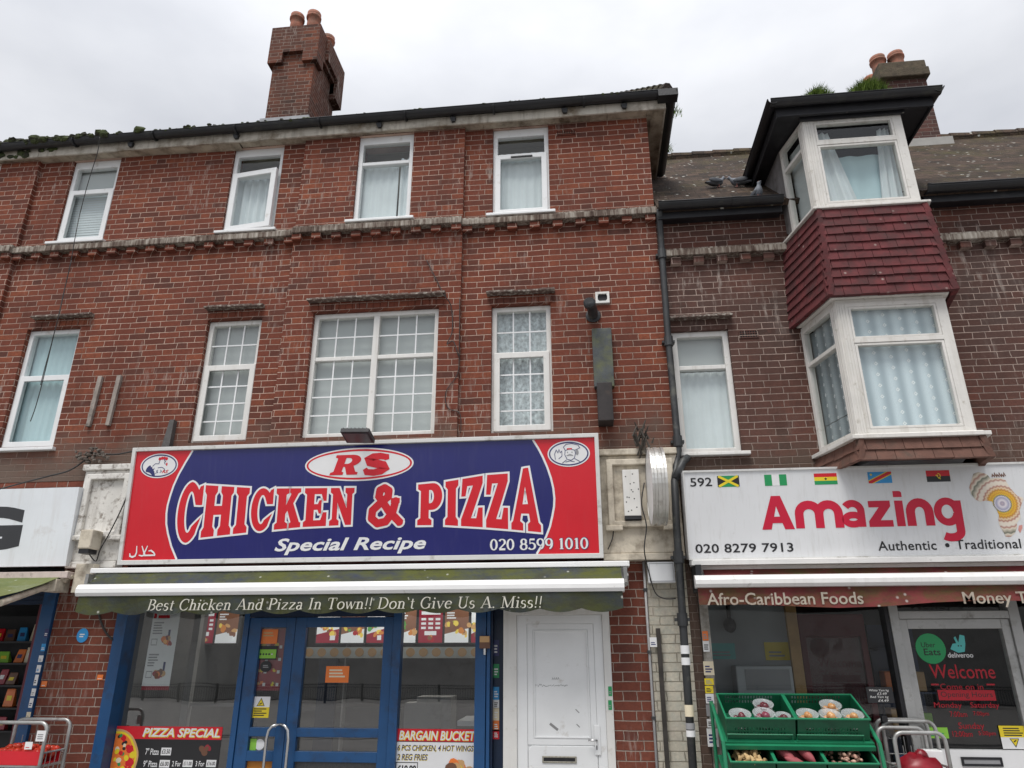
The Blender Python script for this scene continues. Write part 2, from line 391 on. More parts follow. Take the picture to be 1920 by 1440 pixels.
# the ground floor: brick piers and lintel zone behind the fascias
gl = MB()
gl.wall(-13, .815, 2.47, 3.298, .004, .22, [(-12.5,-5.2,2.3,2.9)])
gl.box(-4.985, -4.35, .0, .5, 0, 2.468); gl.box(.145, .478, 0, .5, 0, 2.468)
gl.build('shopfront_piers', BRL, T)
gl = MB(); gl.box(.479, .815, -.012, .5, 0, 2.5); gl.build('painted_pier', CREAMB, T)
# floors and party walls close the rooms off
fl = MB()
for z in (2.6, 5.45, 7.4): fl.box(-13, .59, .23, 6.39, z, z+.12)
fl.build('floors', ROOMD, T)
# string course and dentils
sc_ = MB(); dn = MB()
for x0, x1, y in SEG:
    xe = x1+.05 if x1 > 0 else x1
    sc_.box(max(x0,-11), xe, y-.085, y+.01, 5.945, 6.012); sc_.box(max(x0,-11), xe-.002, y-.05, y+.012, 6.0125, 6.05)
    n = int((x1-max(x0,-9))/.2285); st = max(x0,-9)
    for k in range(n+1):
        cx = st+.055+k*(x1-st-.11)/n; j = random.uniform(-.006, .006)
        dn = MB(); dn.box(cx-.052, cx+.052, y-.062+j, y+.01, 5.872+random.uniform(-.004,.004), 5.942); dn.build('dentil', BR, T, bevel=.004)
sc_.build('string_course', STONE, T, bevel=.006)
# soldier lintels with tile ledges above the first floor windows
ld = MB(); sl = MB()
for (a, b, y), (ea, eb) in zip(W1, ((-5.97,-5.27), (-3.97,-3.33), (-2.82,-1.36), (-.945,-.245))):
    yy = -.05 if -3.08 < a < -1.215 else 0
    k = ea; ld = MB(); sl = MB()
    while k < eb-.01:
        w_ = min(random.uniform(.24,.3), eb-k); j = random.uniform(-.008,.008)
        ld.box(k, k+w_-.003, yy-.085+j, yy+.01, 5.118, 5.134); ld.box(k+.02, k+w_-.005, yy-.06+j, yy+.01, 5.136, 5.152); k += w_
    n = max(1, round((eb-ea-.06)/.074))
    for q in range(n):
        u0 = ea+.03+q*(eb-ea-.06)/n
        sl.box(u0+.003, u0+(eb-ea-.06)/n-.003, yy-.006+random.uniform(-.003,.003), yy+.012, 5.012, 5.112)
    ld.build('tile_ledge', LEDGE, T); sl.build('soldier_course', BR, T, bevel=.003)

def pleat(mb, x0, x1, z0, z1, y, amp=.02, wl_=.085, n=None):
    n = n or max(8, int((x1-x0)/.012)); ph = random.uniform(0, 6)
    xs = [x0+(x1-x0)*i/n for i in range(n+1)]
    vs = []; fs = []
    for i, x in enumerate(xs):
        yy = y+amp*sin(2*pi*x/wl_+ph+.8*sin(x*9+ph))
        vs += [(x, yy, z0), (x, yy*1.0, z1)]
    for i in range(n): fs.append((2*i, 2*i+2, 2*i+3, 2*i+1))
    mb.add(vs, fs)
def window(par, x0, x1, z0, z1, y, zt, sash=False, mull=None, bars=None, curtain=None, room=ROOM, frame=UPVC, fw=.05, depth=.07, sill=None, rd=1.5, glassm=GLASS, top=None, tilt=0, label=None):
    """upvc window: frame with transom, optional opening sash below, panes, glazing bars, blind or curtain and the room behind"""
    top = fw if top is None else top
    f = MB(); f.frame(x0, x1, z0, z1, (fw, fw, fw, top), y, y+depth)
    f.box(x0+fw, x1-fw, y+.004, y+depth-.004, zt-.022, zt+.022)
    if mull: f.box(mull-.032, mull+.032, y-.004, y+depth-.006, z0+fw, z1-top)
    if sash and not tilt: f.frame(x0+fw*.45, x1-fw*.45, z0+fw*.45, zt+.02, .062, y-.014, y-.0005)
    fo = f.build('window', frame, par, bevel=.006, label=label)
    gz = y+.035
    cols = [(x0+fw, mull-.032), (mull+.032, x1-fw)] if mull else [(x0+fw, x1-fw)]
    rows = [(z0+fw, zt-.022), (zt+.022, z1-top)]
    for a, b in cols:
        for k, (c, d) in enumerate(rows):
            if tilt and k == 0: continue
            m = MB(); m.poly([(a,gz,c),(b,gz,c),(b,gz,d),(a,gz,d)]); m.build('pane', glassm, fo)
    if sash and tilt:                            # the lower light stands open at the top
        s = MB(); a, b, c, d = x0+fw*.5, x1-fw*.5, z0+fw*.5, zt+.02
        hx = a
        def op(p): q = p-Vector((hx, y, c)); return Vector((hx, y, c))+Matrix.Rotation(-tilt, 3, 'Z') @ q
        s.frame(a, b, c, d, .066, y-.02, y+.03); s.xf(op); so_ = s.build('opening_sash', frame, fo, bevel=.005)
        s = MB(); s.poly([(a+.066,y+.005,c+.066),(b-.066,y+.005,c+.066),(b-.066,y+.005,d-.066),(a+.066,y+.005,d-.066)]); s.xf(op); s.build('pane', glassm, fo)
    if bars:
        gb = MB()
        for a, b in cols:
            for (c, d), nr in zip(rows, (bars[1], bars[2])):
                for i in range(1, bars[0]):
                    xx = a+(b-a)*i/bars[0]; gb.box(xx-.007, xx+.007, gz-.016, gz-.006, c, d)
                for i in range(1, nr):
                    zz = c+(d-c)*i/nr; gb.box(a, b, gz-.0165, gz-.0055, zz-.007, zz+.007)
        gb.build('glazing_bars', UPVC, fo)
    if sill: 
        s = MB(); s.box(x0-sill, x1+sill, y-.1, y+.03, z0-.035, z0-.002); s.build('sill', frame, fo, bevel=.006)
    r_ = MB(); a, b, c, d, e = x0+.01, x1-.01, z0+.012, z1-.012, y+depth
    A, B, CC, D = x0-.24, x1+.24, z0-.3, z1+.12
    yb = e+rd; y1 = .24
    r_.poly([(A,yb,CC),(B,yb,CC),(B,yb,D),(A,yb,D)]); r_.poly([(A,y1,CC),(A,yb,CC),(A,yb,D),(A,y1,D)]); r_.poly([(B,y1,CC),(B,y1,D),(B,yb,D),(B,yb,CC)])
    r_.poly([(A,y1,D),(A,yb,D),(B,yb,D),(B,y1,D)]); r_.poly([(A,y1,CC),(B,y1,CC),(B,yb,CC),(A,yb,CC)])
    r_.build('room', room, fo)
    if curtain:
        for kind, mat_, ca, cb, cz0, cz1 in curtain:
            m = MB(); yy = y+.10
            xa, xb = x0+fw*.2+(x1-x0)*ca, x0-fw*.2+(x1-x0)*cb
            if kind == 'flat': m.poly([(xa,yy,cz0),(xb,yy,cz0),(xb,yy,cz1),(xa,yy,cz1)])
            elif kind == 'slats':
                k = cz0
                while k < cz1: m.poly([(xa,yy,k),(xb,yy,k),(xb,yy+.006,k+.036),(xa,yy+.006,k+.036)]); k += .034
            else: pleat(m, xa, xb, cz0, cz1, yy, kind)
            m.build('blind' if kind in ('flat', 'slats') else 'curtain', mat_, fo, smooth=kind not in ('flat', 'slats'))
    return fo

# lace for the net curtains: pale threads, denser stripes and a diamond every hand's width
def lace(name, c1=(.74,.83,.88), c2=(.44,.52,.57), P=.135, side=False):
    m = NT(name); x, y, z = m.xyz(m.pos()); h = y if side else m.math('ADD', x, m.math('MULTIPLY', y, .3))
    s1 = m.mr(m.math('SINE', m.math('MULTIPLY', h, 2*pi/P)), -1.0, 1.0)
    hx = m.math('ABSOLUTE', m.math('SUBTRACT', m.math('FRACT', m.math('DIVIDE', h, P)), .5))
    rowk = m.math('FLOOR', m.math('DIVIDE', h, P)); zz = m.math('ADD', m.math('DIVIDE', z, .1), m.math('MULTIPLY', rowk, .43))
    hz_ = m.math('ABSOLUTE', m.math('SUBTRACT', m.math('FRACT', zz), .5))
    dd = m.math('ADD', m.math('MULTIPLY', hx, P*1.15), m.math('MULTIPLY', hz_, .1))
    dia = m.math('MULTIPLY', m.mr(dd, .021, .016), m.mr(dd, .006, .010))
    col = m.mix(s1, c2, c1); col = m.mix(m.mr(dd, .026, .02), col, tuple(i*.8 for i in c1)); col = m.mix(dia, col, (.95,.97,.98))
    col = m.mix(m.mr(m.noise(m.pos(), 180, 1), .4, .7, 0, .35), col, c2)
    return m.fin(col, .9, 0, .1)
LACE = lace('lace_curtain'); LACE2 = pm('patterned_net', (.62,.66,.68), .9, .4, 28); BLUEC = pm('pale_blue_curtain', (.52,.68,.72), .9, .06, 3)
x0, x1, y = W2[0]; window(T, x0, x1, *Z2, y, 6.87, curtain=[('flat', NETC, 0, 1, 6.1, 6.8)], top=.1, rd=.4)
x0, x1, y = W2[1]; window(T, x0, x1, *Z2, y, 6.80, sash=True, curtain=[('slats', CURT, 0, 1, 6.1, 6.86), ('flat', NETC, 0, 1, 6.9, 7.2)], top=.1, rd=.4, sill=.05)
x0, x1, y = W2[2]; window(T, x0, x1, *Z2, y, 6.87, sash=True, tilt=R(7), curtain=[(.018, CURT, .0, .95, 6.1, 6.97)], top=.1, rd=.4, sill=.05, label='white window with its lower sash swung open')
x0, x1, y = W2[3]; window(T, x0, x1, *Z2, y, 6.87, curtain=[(.006, CURT, .0, .72, 6.1, 6.92), (.02, CURT, .72, 1, 6.1, 6.98)], top=.1, rd=.4, sill=.06)
x0, x1, y = W2[4]; window(T, x0, x1, *Z2, y, 6.87, sash=True, curtain=[(.006, CURT, .0, 1, 6.1, 6.98)], top=.1, rd=.4, sill=.06)
x0, x1, y = W1[0]; wa = window(T, x0, x1, *Z1, y, 4.45, sash=True, curtain=[(.006, BLUEC, .0, 1, 3.68, 4.98)], sill=.04, frame=UPVC)
x0, x1, y = W1[1]; window(T, x0, x1, *Z1, y, 4.48, sash=True, bars=(3,2,4)[:1]+(4,2), curtain=[('flat', NETC, 0, 1, 3.68, 4.98)], frame=UPVC_D)
x0, x1, y = W1[2]; window(T, x0, x1, *Z1, y, 4.50, mull=-2.095, bars=(3,4,2), curtain=[('flat', NETC, 0, 1, 3.68, 4.98)], frame=UPVC_D, label='wide white window of two halves with lead-style bars')
x0, x1, y = W1[3]; window(T, x0, x1, *Z1, y, 4.48, sash=True, bars=(3,4,2), curtain=[(.012, LACE2, 0, 1, 3.68, 4.98)], frame=UPVC_D)
# trickle vents on the second floor sashes
tv = MB()
for a, b, y in (W2[2], W2[4]): tv.box((a+b)/2-.11, (a+b)/2+.13, y-.03, y-.0145, 6.835, 6.85)
tv.build('trickle_vents', BLK, T)
# soffit, fascia, gutter
ef = MB(); zs = 7.238
k = -11.0
while k < 1.0:
    e = min(k+random.uniform(1.6, 2.4), 1.0); j = random.uniform(0, .007); ef.box(k+.002, e-.002, -.128-j, -.11, zs-.006-j, 7.35); k = e
ef.box(1.0, 1.016, -.128, 1.15, zs-.004, 7.35)
ef.build('fascia', FASC, T)
ef = MB(); k = -11.0
while k < .815:
    e = min(k+random.uniform(1.1, 1.7), .815); j = random.uniform(0, .01)
    if not (-5.3 < k < -4.9): ef.box(k+.002, e-.003, -.109, .01, zs+j, zs+.012+j)
    else: ef.hexa([(k,-.109,zs),(e,-.109,zs),(e,.0,zs-.03),(k,.0,zs)], [(k,-.109,zs+.012),(e,-.109,zs+.012),(e,.0,zs-.018),(k,.0,zs+.012)])
    k = e
ef.box(.816, .999, -.109, 1.15, zs, zs+.012); ef.box(.86, .875, -.1, 1.15, zs-.012, zs-.001)
ef.build('soffit', SOFF, T)
def gutter(mb, p0, p1, r=.058, side=1):
    """half round gutter from p0 to p1 (rim height), a thick open trough with rolled rim"""
    p0, p1 = Vector(p0), Vector(p1); d = (p1-p0).normalized(); o = Vector((d.y, -d.x, 0))*side
    prof = [(cos(a)*r, -sin(a)*r) for a in [pi*i/10 for i in range(11)]]; prof += [(cos(a)*(r-.006), -sin(a)*(r-.006)) for a in [pi*i/10 for i in range(10, -1, -1)]]
    n = len(prof); vs = [p+o*a+Vector((0,0,b)) for p in (p0, p1) for a, b in prof]
    mb.add(vs, [(i, (i+1) % n, n+(i+1) % n, n+i) for i in range(n)]+[tuple(range(n-1,-1,-1)), tuple(range(n, 2*n))])
    mb.tube([p0+o*r, p1+o*r], .007, 6); 
gt = MB(); gutter(gt, (-11,-.19,7.365), (1.1,-.19,7.385)); gutter(gt, (1.075,-.24,7.385), (1.075,1.2,7.37))
for k in range(-9, 2): gt.tube([(k+.13,-.19+.063*cos(a), 7.368-.063*sin(a)) for a in [pi*i/8 for i in range(9)]], .012, 5)
for k in (-5.2,-3.9,-2.2,-1.35,-.1,.55): gt.box(k,k+.02,-.15,-.128,7.27,7.36); gt.hexa([(k,-.165,7.255),(k+.04,-.165,7.25),(k+.04,-.13,7.26),(k,-.13,7.26)],[(k-.02,-.17,7.31),(k+.05,-.17,7.31),(k+.05,-.13,7.31),(k-.02,-.13,7.31)])
gt.box(.93, 1.14, -.255, -.13, 7.30, 7.388)
gt.build('gutter', GUT, T, smooth=False)
# hipped tile roof
def tiles(name, c1, c2, mossc, course=.1, wd=.165, fleck=.0):
    m = NT(name); x, y, z = m.xyz(m.pos()); row = m.math('FLOOR', m.math('DIVIDE', z, course)); fz = m.math('FRACT', m.math('DIVIDE', z, course))
    u = m.math('ADD', m.math('DIVIDE', x, wd), m.math('MULTIPLY', m.math('FLOORED_MODULO', row, 2), .5)); fu = m.math('FRACT', u)
    wnn = m.n('ShaderNodeTexWhiteNoise', noise_dimensions='3D'); m.l(m.vec(m.math('FLOOR', u), row, 1.0), wnn.inputs['Vector'])
    col = m.mix(wnn.outputs['Value'], c1, c2)
    ms = m.ramp(m.noise(m.pos(), 1.6, 6, .7), (.48, 0), (.7, 1)); col = m.mix(ms, col, mossc)
    col = m.mix(m.mr(m.noise(m.pos(), 13, 5, .7), .42, .68, 0, .7), col, (.03,.025,.02))
    if fleck:
        v = m.n('ShaderNodeTexVoronoi'); m.l(m.pos(), v.inputs['Vector']); v.inputs['Scale'].default_value = 11
        f = m.math('MULTIPLY', m.ramp(v.outputs['Distance'], (.12, 1), (.24, 0)), m.ramp(m.noise(m.pos(), 5.3, 2), (.48, 0), (.6, fleck))); col = m.mix(f, col, (.55,.55,.5))
    edge = m.math('MINIMUM', m.mr(fz, 0, .12), m.mr(m.math('MINIMUM', fu, m.math('SUBTRACT', 1.0, fu)), 0, .04))
    col = m.mix(m.math('SUBTRACT', 1.0, edge), col, (.02,.017,.015))
    m.bump(m.math('ADD', m.math('MULTIPLY', fz, -1.0), m.math('MULTIPLY', m.noise(m.pos(), 40, 4), .8)), .03)
    return m.fin(col, .92, 0, .2)
TILE = tiles('roof_tile', (.04,.028,.022), (.1,.066,.048), (.08,.07,.028), fleck=1.0); TILEM = tiles('dark_roof_tile', (.06,.045,.04), (.1,.07,.055), (.05,.055,.022))
def slab(mb, quad, th=.05):
    q = [Vector(p) for p in quad]; nrm = (q[1]-q[0]).cross(q[-1]-q[0]).normalized()
    lo = [p-nrm*th for p in q]; n = len(q); b = len(mb.v)
    mb.add(q+lo, [tuple(range(n)), tuple(range(2*n-1, n-1, -1))]+[(i, i+n, (i+1) % n+n, (i+1) % n) for i in range(n)])
rf = MB(); RX, RY, RZ = -2.3, 3.2, 10.0
slab(rf, [(-13,-.17,7.40),(1.05,-.17,7.40),(RX,RY,RZ),(-13,RY,RZ)]); slab(rf, [(1.05,-.17,7.40),(1.05,6.6,7.40),(RX,RY,RZ)]); slab(rf, [(1.05,6.6,7.4),(-13,6.6,7.4),(-13,RY,RZ),(RX,RY,RZ)])
roof = rf.build('roof', TILEM, T)
rd = MB()
for k in range(60):                             # hip tiles, and tile ends that show above the gutter
    f0 = k/60; p = Vector((1.05,-.17,7.42)).lerp(Vector((RX,RY,RZ+.02)), f0); q = Vector((1.05,-.17,7.42)).lerp(Vector((RX,RY,RZ+.02)), f0+1/58)
    rd.tube([p+Vector((0,0,.015)), q+Vector((0,0,.0))], [.085,.075], 8)
k = -11
while k < 1.0:
    wd_ = .165; h = random.choice([0,0,0,.004,.01]); rd.box(k+.003, k+wd_-.003, -.215, .1, 7.375, 7.392+h); k += wd_
rd.box(.92, 1.03, -.235, .1, 7.395, 7.412)
rd.build('roof_edge_tiles', TILEM, roof)
# chimney
ch = MB(); cx0, cx1, cy0, cy1 = -4.56, -3.905, 1.6, 2.46; hz, mz, lz = 10.84, 10.33, 10.13; o = .065
ch.box(cx0, cx1, cy0, cy1, 8.4, 10.62)
ch.box(cx0-o, cx1+o, cy0-o, cy1+o, mz, hz)
for a, b in ((cx0-o, cx0+.16), (cx1-.17, cx1+o)):
    for c, d in ((cy0-o, cy0+.18), (cy1-.2, cy1+o)): ch.box(a, b, c, d, lz, mz-.001)
ch.box(cx1-.1, cx1+o+.05, cy0+.22, cy1+o, 10.4, hz-.03); ch.box(cx1-.1, cx1+o+.05, cy1-.2, cy1+o, 10.02, 10.399)
ch.box(cx0+.02, cx1-.02, cy0+.02, cy1-.02, hz, hz+.05)
chm = ch.build('chimney', CHIM, roof)
POT = pm('terracotta_pot', (.36,.135,.085), .85, .2, 7, .003, dirt=(.1,.085,.06), dsc=6, damt=(.45,.75), streak=.4)
fl_ = MB(); fl_.box(cx0-.05, cx1+.05, cy0-.06, cy0-.002, 8.7, 9.08); fl_.build('flashing', pm('lead', (.3,.31,.33), .5, .2, 8), chm)
def pot(par, x, y, z, r=.115, h=.36):
    m = MB(); m.lathe([(r*.95,0),(r*.86,h*.55),(r*.85,h*.78),(r*1.02,h*.8),(r*1.04,h*.86),(r*.9,h*.87),(r*.94,h*.9),(r*.96,h),(r*.74,h),(r*.7,h*.7)], (x,y,z), 18); return m.build('chimney_pot', POT, par, smooth=True)
pa, pb, pc = at(556,48,1.8), at(588,40,1.85), at(612,82,2.25)
pot(chm, pa.x, 1.8, hz+.03, h=.47); pot(chm, pb.x, 1.85, hz+.03, h=.54); pot(chm, pc.x, 2.3, hz+.03, h=.5); pot(chm, cx0+.15, 2.25, hz+.03)
# moss clumps in and on the gutter, loose soffit edge
ms = MB()
for k in range(150):
    x = random.choice([random.uniform(-8.2,-5.9), random.uniform(-8.5,-5.2), random.uniform(-5.9,-3.2)]); r_ = random.uniform(.015,.05) if x < -5 else random.uniform(.01,.022)
    ms.ball((x, random.uniform(-.25,-.2), 7.38+random.uniform(-.01,.03)), (r_*1.4, r_, r_*.9), 7, 5, .25)
for k in range(60):
    x = random.uniform(-8.5,-6.15); r_ = random.uniform(.015,.04); ms.ball((x, -.135, random.uniform(7.25,7.33)), (r_*1.5, r_*.5, r_), 7, 5, .3)
for k in range(26):
    x = random.uniform(-4.2,.8); r_ = random.uniform(.008,.02); ms.ball((x, -.24, 7.385), (r_*1.6, r_, r_), 6, 4, .25)
struct(ms.build('gutter_moss', MOSS, T), 'stuff')
# cream consoles that close the fascia
for a, b, a2, b2 in ((-4.905,-4.4,-4.86,-4.3), (.118,.815,.2,.62)):
    cn = MB(); cn.box(a, b, -.10, -.0, 2.5, 3.37); cn.box(a-.02, b+.01 if b < 0 else b, -.13, .0, 3.372, 3.43)
    fx0, fx1 = (a+.06, b-.05) if b > 0 else (a+.05, b+.0)
    cn.frame(fx0, fx1, 2.72, 3.33, .055, -.145, -.1005); cn.box(fx0-.03, fx0+.12, -.16, -.1, 2.69, 2.735); cn.box(fx1-.12, fx1+.03, -.16, -.1, 2.69, 2.735)
    cn.box(a, b, -.115, 0, 2.44, 2.499)
    cn.build('stone_console', FLAKE if b < 0 else CREAM, T, bevel=.008)
ab = MB(); p = at(1055,252,0); ab.wall(-.19, .03, 7.075, 7.135, -.012, -.003, [(-.18+i*.026, -.162+i*.026, z, z+.015) for i in range(8) for z in (7.082, 7.1, 7.118)])
ab.build('air_brick', BR, T); ab = MB(); ab.box(-.185, .025, -.0028, -.0015, 7.08, 7.13); ab.build('air_brick_void', BLK, T)

# ================================================================ the lower shop house on the right
H = thing('brick_shop_house', 'lower brown brick house with tiled oriel bay and mossy tiled roof', 'building', (3, 0, 0))
YW = .02
hw = MB()
hw.wall(.817, 9.5, 3.1, 5.9, YW, .25, [(.878,1.424,3.405,4.64), (2.12,3.34,3.4,5.7), (4.30,4.95,3.45,4.70)])
hw.build('wall', BRD, H)
hw = MB(); hw.wall(.817, 9.5, 2.42, 3.098, YW+.005, .25); hw.box(.817, .90, .0, .4, 0, 2.418); hw.build('shopfront_piers', BRD, H)
hw = MB(); hw.box(.83, 9.4, .26, 5, 2.55, 2.67); hw.box(.83, 2.0, .26, 5, 5.2, 5.3); hw.box(3.5, 9.4, .26, 5, 5.2, 5.3); hw.box(.83, 9.4, 5, 5.1, 0, 6.5); hw.build('floors', ROOMD, H)
sc_ = MB(); dn = MB()
for a, b in ((.86,2.07), (3.40,9.4)):
    sc_.box(a, b, YW-.085, YW+.005, 5.437, 5.505); sc_.box(a, b-.002, YW-.05, YW+.006, 5.5055, 5.54)
    n = int((b-a)/.2285)
    for k in range(n+1):
        cx = a+.12+k*.2285
        if cx < b-.03: dn = MB(); dn.box(cx-.052, cx+.052, YW-.06, YW+.01, 5.362+random.uniform(-.004,.004), 5.434); dn.build('dentil', BRD, H, bevel=.004)
    sc_.build('string_course', STONE, H, bevel=.006); sc_ = MB()
window(H, .878, 1.424, 3.405, 4.64, YW+.04, 4.265, sash=False, curtain=[(.005, CURT, 0, 1, 3.42, 4.25), ('flat', NETC, 0, 1, 4.26, 4.63)], frame=UPVC_D, sill=.06, fw=.055)
window(H, 4.30, 4.95, 3.45, 4.70, YW+.04, 4.3, curtain=[('flat', NETC, 0, 1, 3.46, 4.69)], frame=UPVC_D, sill=.05)
for a, b, z in ((.83,1.47,4.75), (4.2,5.1,4.82)):
    k = a; ld = MB()
    while k < b-.01: ww = min(.22, b-k); j = random.uniform(-.008,.008); ld.box(k, k+ww-.003, YW-.08+j, YW+.01, z, z+.016); ld.box(k+.01, k+ww, YW-.06+j, YW+.01, z+.018, z+.033); k += ww
    ld.build('tile_ledge', LEDGE, H)
ab = MB(); ab.wall(1.52, 1.70, 4.53, 4.61, YW-.01, YW-.003, [(1.528+i*.024, 1.545+i*.024, z, z+.016) for i in range(7) for z in (4.538, 4.562, 4.586)]); ab.build('air_brick', BRD, H)
ab = MB(); ab.box(1.525, 1.695, YW-.0028, YW-.0015, 4.535, 4.605); ab.build('air_brick_void', BLK, H)
# eaves
for a, b in ((.83,2.06), (3.42,9.4)):
    m = MB(); m.box(a, b, -.125, -.105, 5.835, 5.95); m.build('fascia', BLK, H)
    m = MB(); m.box(a, b, -.104, YW, 5.86, 5.875); m.build('soffit', BLK, H)
    m = MB(); gutter(m, (a,-.185,5.965), (b,-.185,5.955), .06); gutter(m, (a, -.185, 5.966), (a+.03, -.185, 5.966), .066); gutter(m, (b-.5, -.185, 5.958), (b-.42, -.185, 5.958), .066)
    m.build('gutter', GUT, H)
rf = MB(); slab(rf, [(.83,-.17,5.95),(9.6,-.17,5.95),(9.6,2.43,8.53),(.83,2.43,8.53)], .06); slab(rf, [(9.6,5.1,5.95),(.83,5.1,5.95),(.83,2.43,8.53),(9.6,2.43,8.53)], .06)
roof2 = rf.build('roof', TILE, H)
m = MB()
for k in range(30): m.tube([(.83+k*.3,2.43,8.52),(.83+k*.3+.295,2.43,8.515)], [.095,.085], 8)
m.build('ridge_tiles', TILE, roof2)
CHIM2 = brick('brown_chimney_brick', (.06,.035,.032), (.105,.05,.042), (.15,.06,.045), (.3,.25,.22))
m = MB(); m.box(4.56, 5.11, 2.2, 3.0, 8.1, 9.5); c2 = m.build('chimney', CHIM2, roof2)
CAPM = pm('mossy_brick_cap', (.09,.07,.046), .95, .35, 12, .01, dirt=(.05,.05,.025), dsc=9)
m = MB(); m.box(4.46, 5.15, 2.12, 3.08, 9.45, 9.6); m.box(4.48, 5.13, 2.14, 3.06, 9.6, 9.74); m.build('cap', CAPM, c2, bevel=.015)
m = MB(); m.box(4.55, 5.2, 2.1, 2.22, 8.16, 8.33); m.build('flashing', pm('pale_mortar', (.34,.33,.31), .8, .1, 8), c2)
for px_, py_, yy, hh in ((1645,113,2.5,.46), (1680,112,2.45,.46), (1630,138,2.85,.4)):
    q = at(px_, py_, yy); pot(c2, q.x, yy, 9.70, .115, hh)

# ---------------------------------------------------------------- the tiled oriel bay
L0, L1, R1, R0 = Vector((2.09,YW)), Vector((2.225,-.58)), Vector((3.145,-.58)), Vector((3.28,YW))
def ring(o, z, back=None):
    b = YW if back is None else back
    return [(L0.x-o, b, z), (L1.x-o, L1.y-o, z), (R1.x+o, R1.y-o, z), (R0.x+o, b, z)]
def side_map(u, d, z, s=-1):
    a, b = (L1, L0) if s < 0 else (R1, R0)
    t = (b-a).normalized(); n_ = Vector((t.y*s, -t.x*s)) if s > 0 else Vector((-t.y, t.x))
    q = a+t*u+n_*d; return Vector((q.x, q.y, z))
SL = (L0-L1).length
m = MB(); m.hexa(ring(-.02,4.63), ring(-.02,5.49)); bay = m.build('oriel_bay', WOODW, H)
m = MB(); m.hexa(ring(.07,3.318), ring(.07,3.352)); m.hexa(ring(.05,3.352,.0), ring(.03,3.366,.0)); m.build('sill', WOODW, bay, bevel=.004)
m = MB(); m.hexa(ring(.055,5.515), ring(.055,5.538)); m.hexa(ring(.02,5.5385,.0), ring(.015,5.552,.0)); m.build('sill', WOODW, bay, bevel=.004)
m = MB(); m.hexa(ring(-.01,4.566), ring(-.01,4.60)); m.hexa(ring(.03,4.601,.0), ring(.03,4.62,.0)); m.build('window_head', WOODW, bay, bevel=.004)
TRED = pm('red_hanging_tile', (.112,.02,.022), .85, .35, 9, .002, dirt=(.06,.02,.02), dsc=6, damt=(.45,.68), streak=.25, specks=(9, .14, (.4,.34,.3)))
TBRN = pm('brown_hanging_tile', (.135,.064,.046), .85, .22, 10, .003, dirt=(.09,.06,.045), dsc=7, damt=(.5,.7))
def hang(mb, z0, z1, rows, o0, o1, tw=.145, sides=True):
    """courses of hanging tiles on the three faces; o0 offset at the bottom, o1 at the top"""
    for r in range(rows):
        za, zb = z0+(z1-z0)*r/rows, z0+(z1-z0)*(r+1)/rows
        oa = o0+(o1-o0)*r/rows; ob = o0+(o1-o0)*(r+1)/rows
        fx0, fx1 = L1.x-oa, R1.x+oa; k = fx0-(tw/2 if r % 2 else 0)
        while k < fx1-.004:
            a, b = max(k, fx0), min(k+tw, fx1); j = random.uniform(-.0025,.0025); zj = random.uniform(-.004,.004)
            y0 = -.58-oa-.016+j; y1 = -.58-ob+.0
            if b-a > .012: mb.hexa([(a+.002,y0,za+zj),(b-.002,y0,za+zj),(b-.002,y0+.05,za+zj),(a+.002,y0+.05,za+zj)], [(a+.002,y1,zb+.008),(b-.002,y1,zb+.008),(b-.002,y1+.05,zb+.008),(a+.002,y1+.05,zb+.008)])
            k += tw
        for s in (-1, 1):
            u = -oa-.01-(tw/2 if r % 2 else 0)
            while u < SL+.02:
                a, b = max(u, -oa-.012), min(u+tw, SL+.02); zj = random.uniform(-.004,.004)
                if b-a > .012:
                    lo = [side_map(a+.002, oa+.016, za+zj, s), side_map(b-.002, oa+.016, za+zj, s), side_map(b-.002, oa-.03, za+zj, s), side_map(a+.002, oa-.03, za+zj, s)]
                    hi = [side_map(a+.002, ob, zb+.008, s), side_map(b-.002, ob, zb+.008, s), side_map(b-.002, ob-.046, zb+.008, s), side_map(a+.002, ob-.046, zb+.008, s)]
                    if s < 0: lo = lo[::-1]; hi = hi[::-1]
                    mb.hexa(lo, hi)
                u += tw
m = MB(); hang(m, 4.60, 5.505, 10, .085, .03); m.build('tile_hanging', TRED, bay)
m = MB(); hang(m, 3.14, 3.31, 2, .055, .035); m.build('tile_skirt', TBRN, bay)
m = MB(); m.hexa(ring(-.09,3.16), ring(-.03,3.317)); m.build('bay_base', BLK, bay)
POST = WOODW
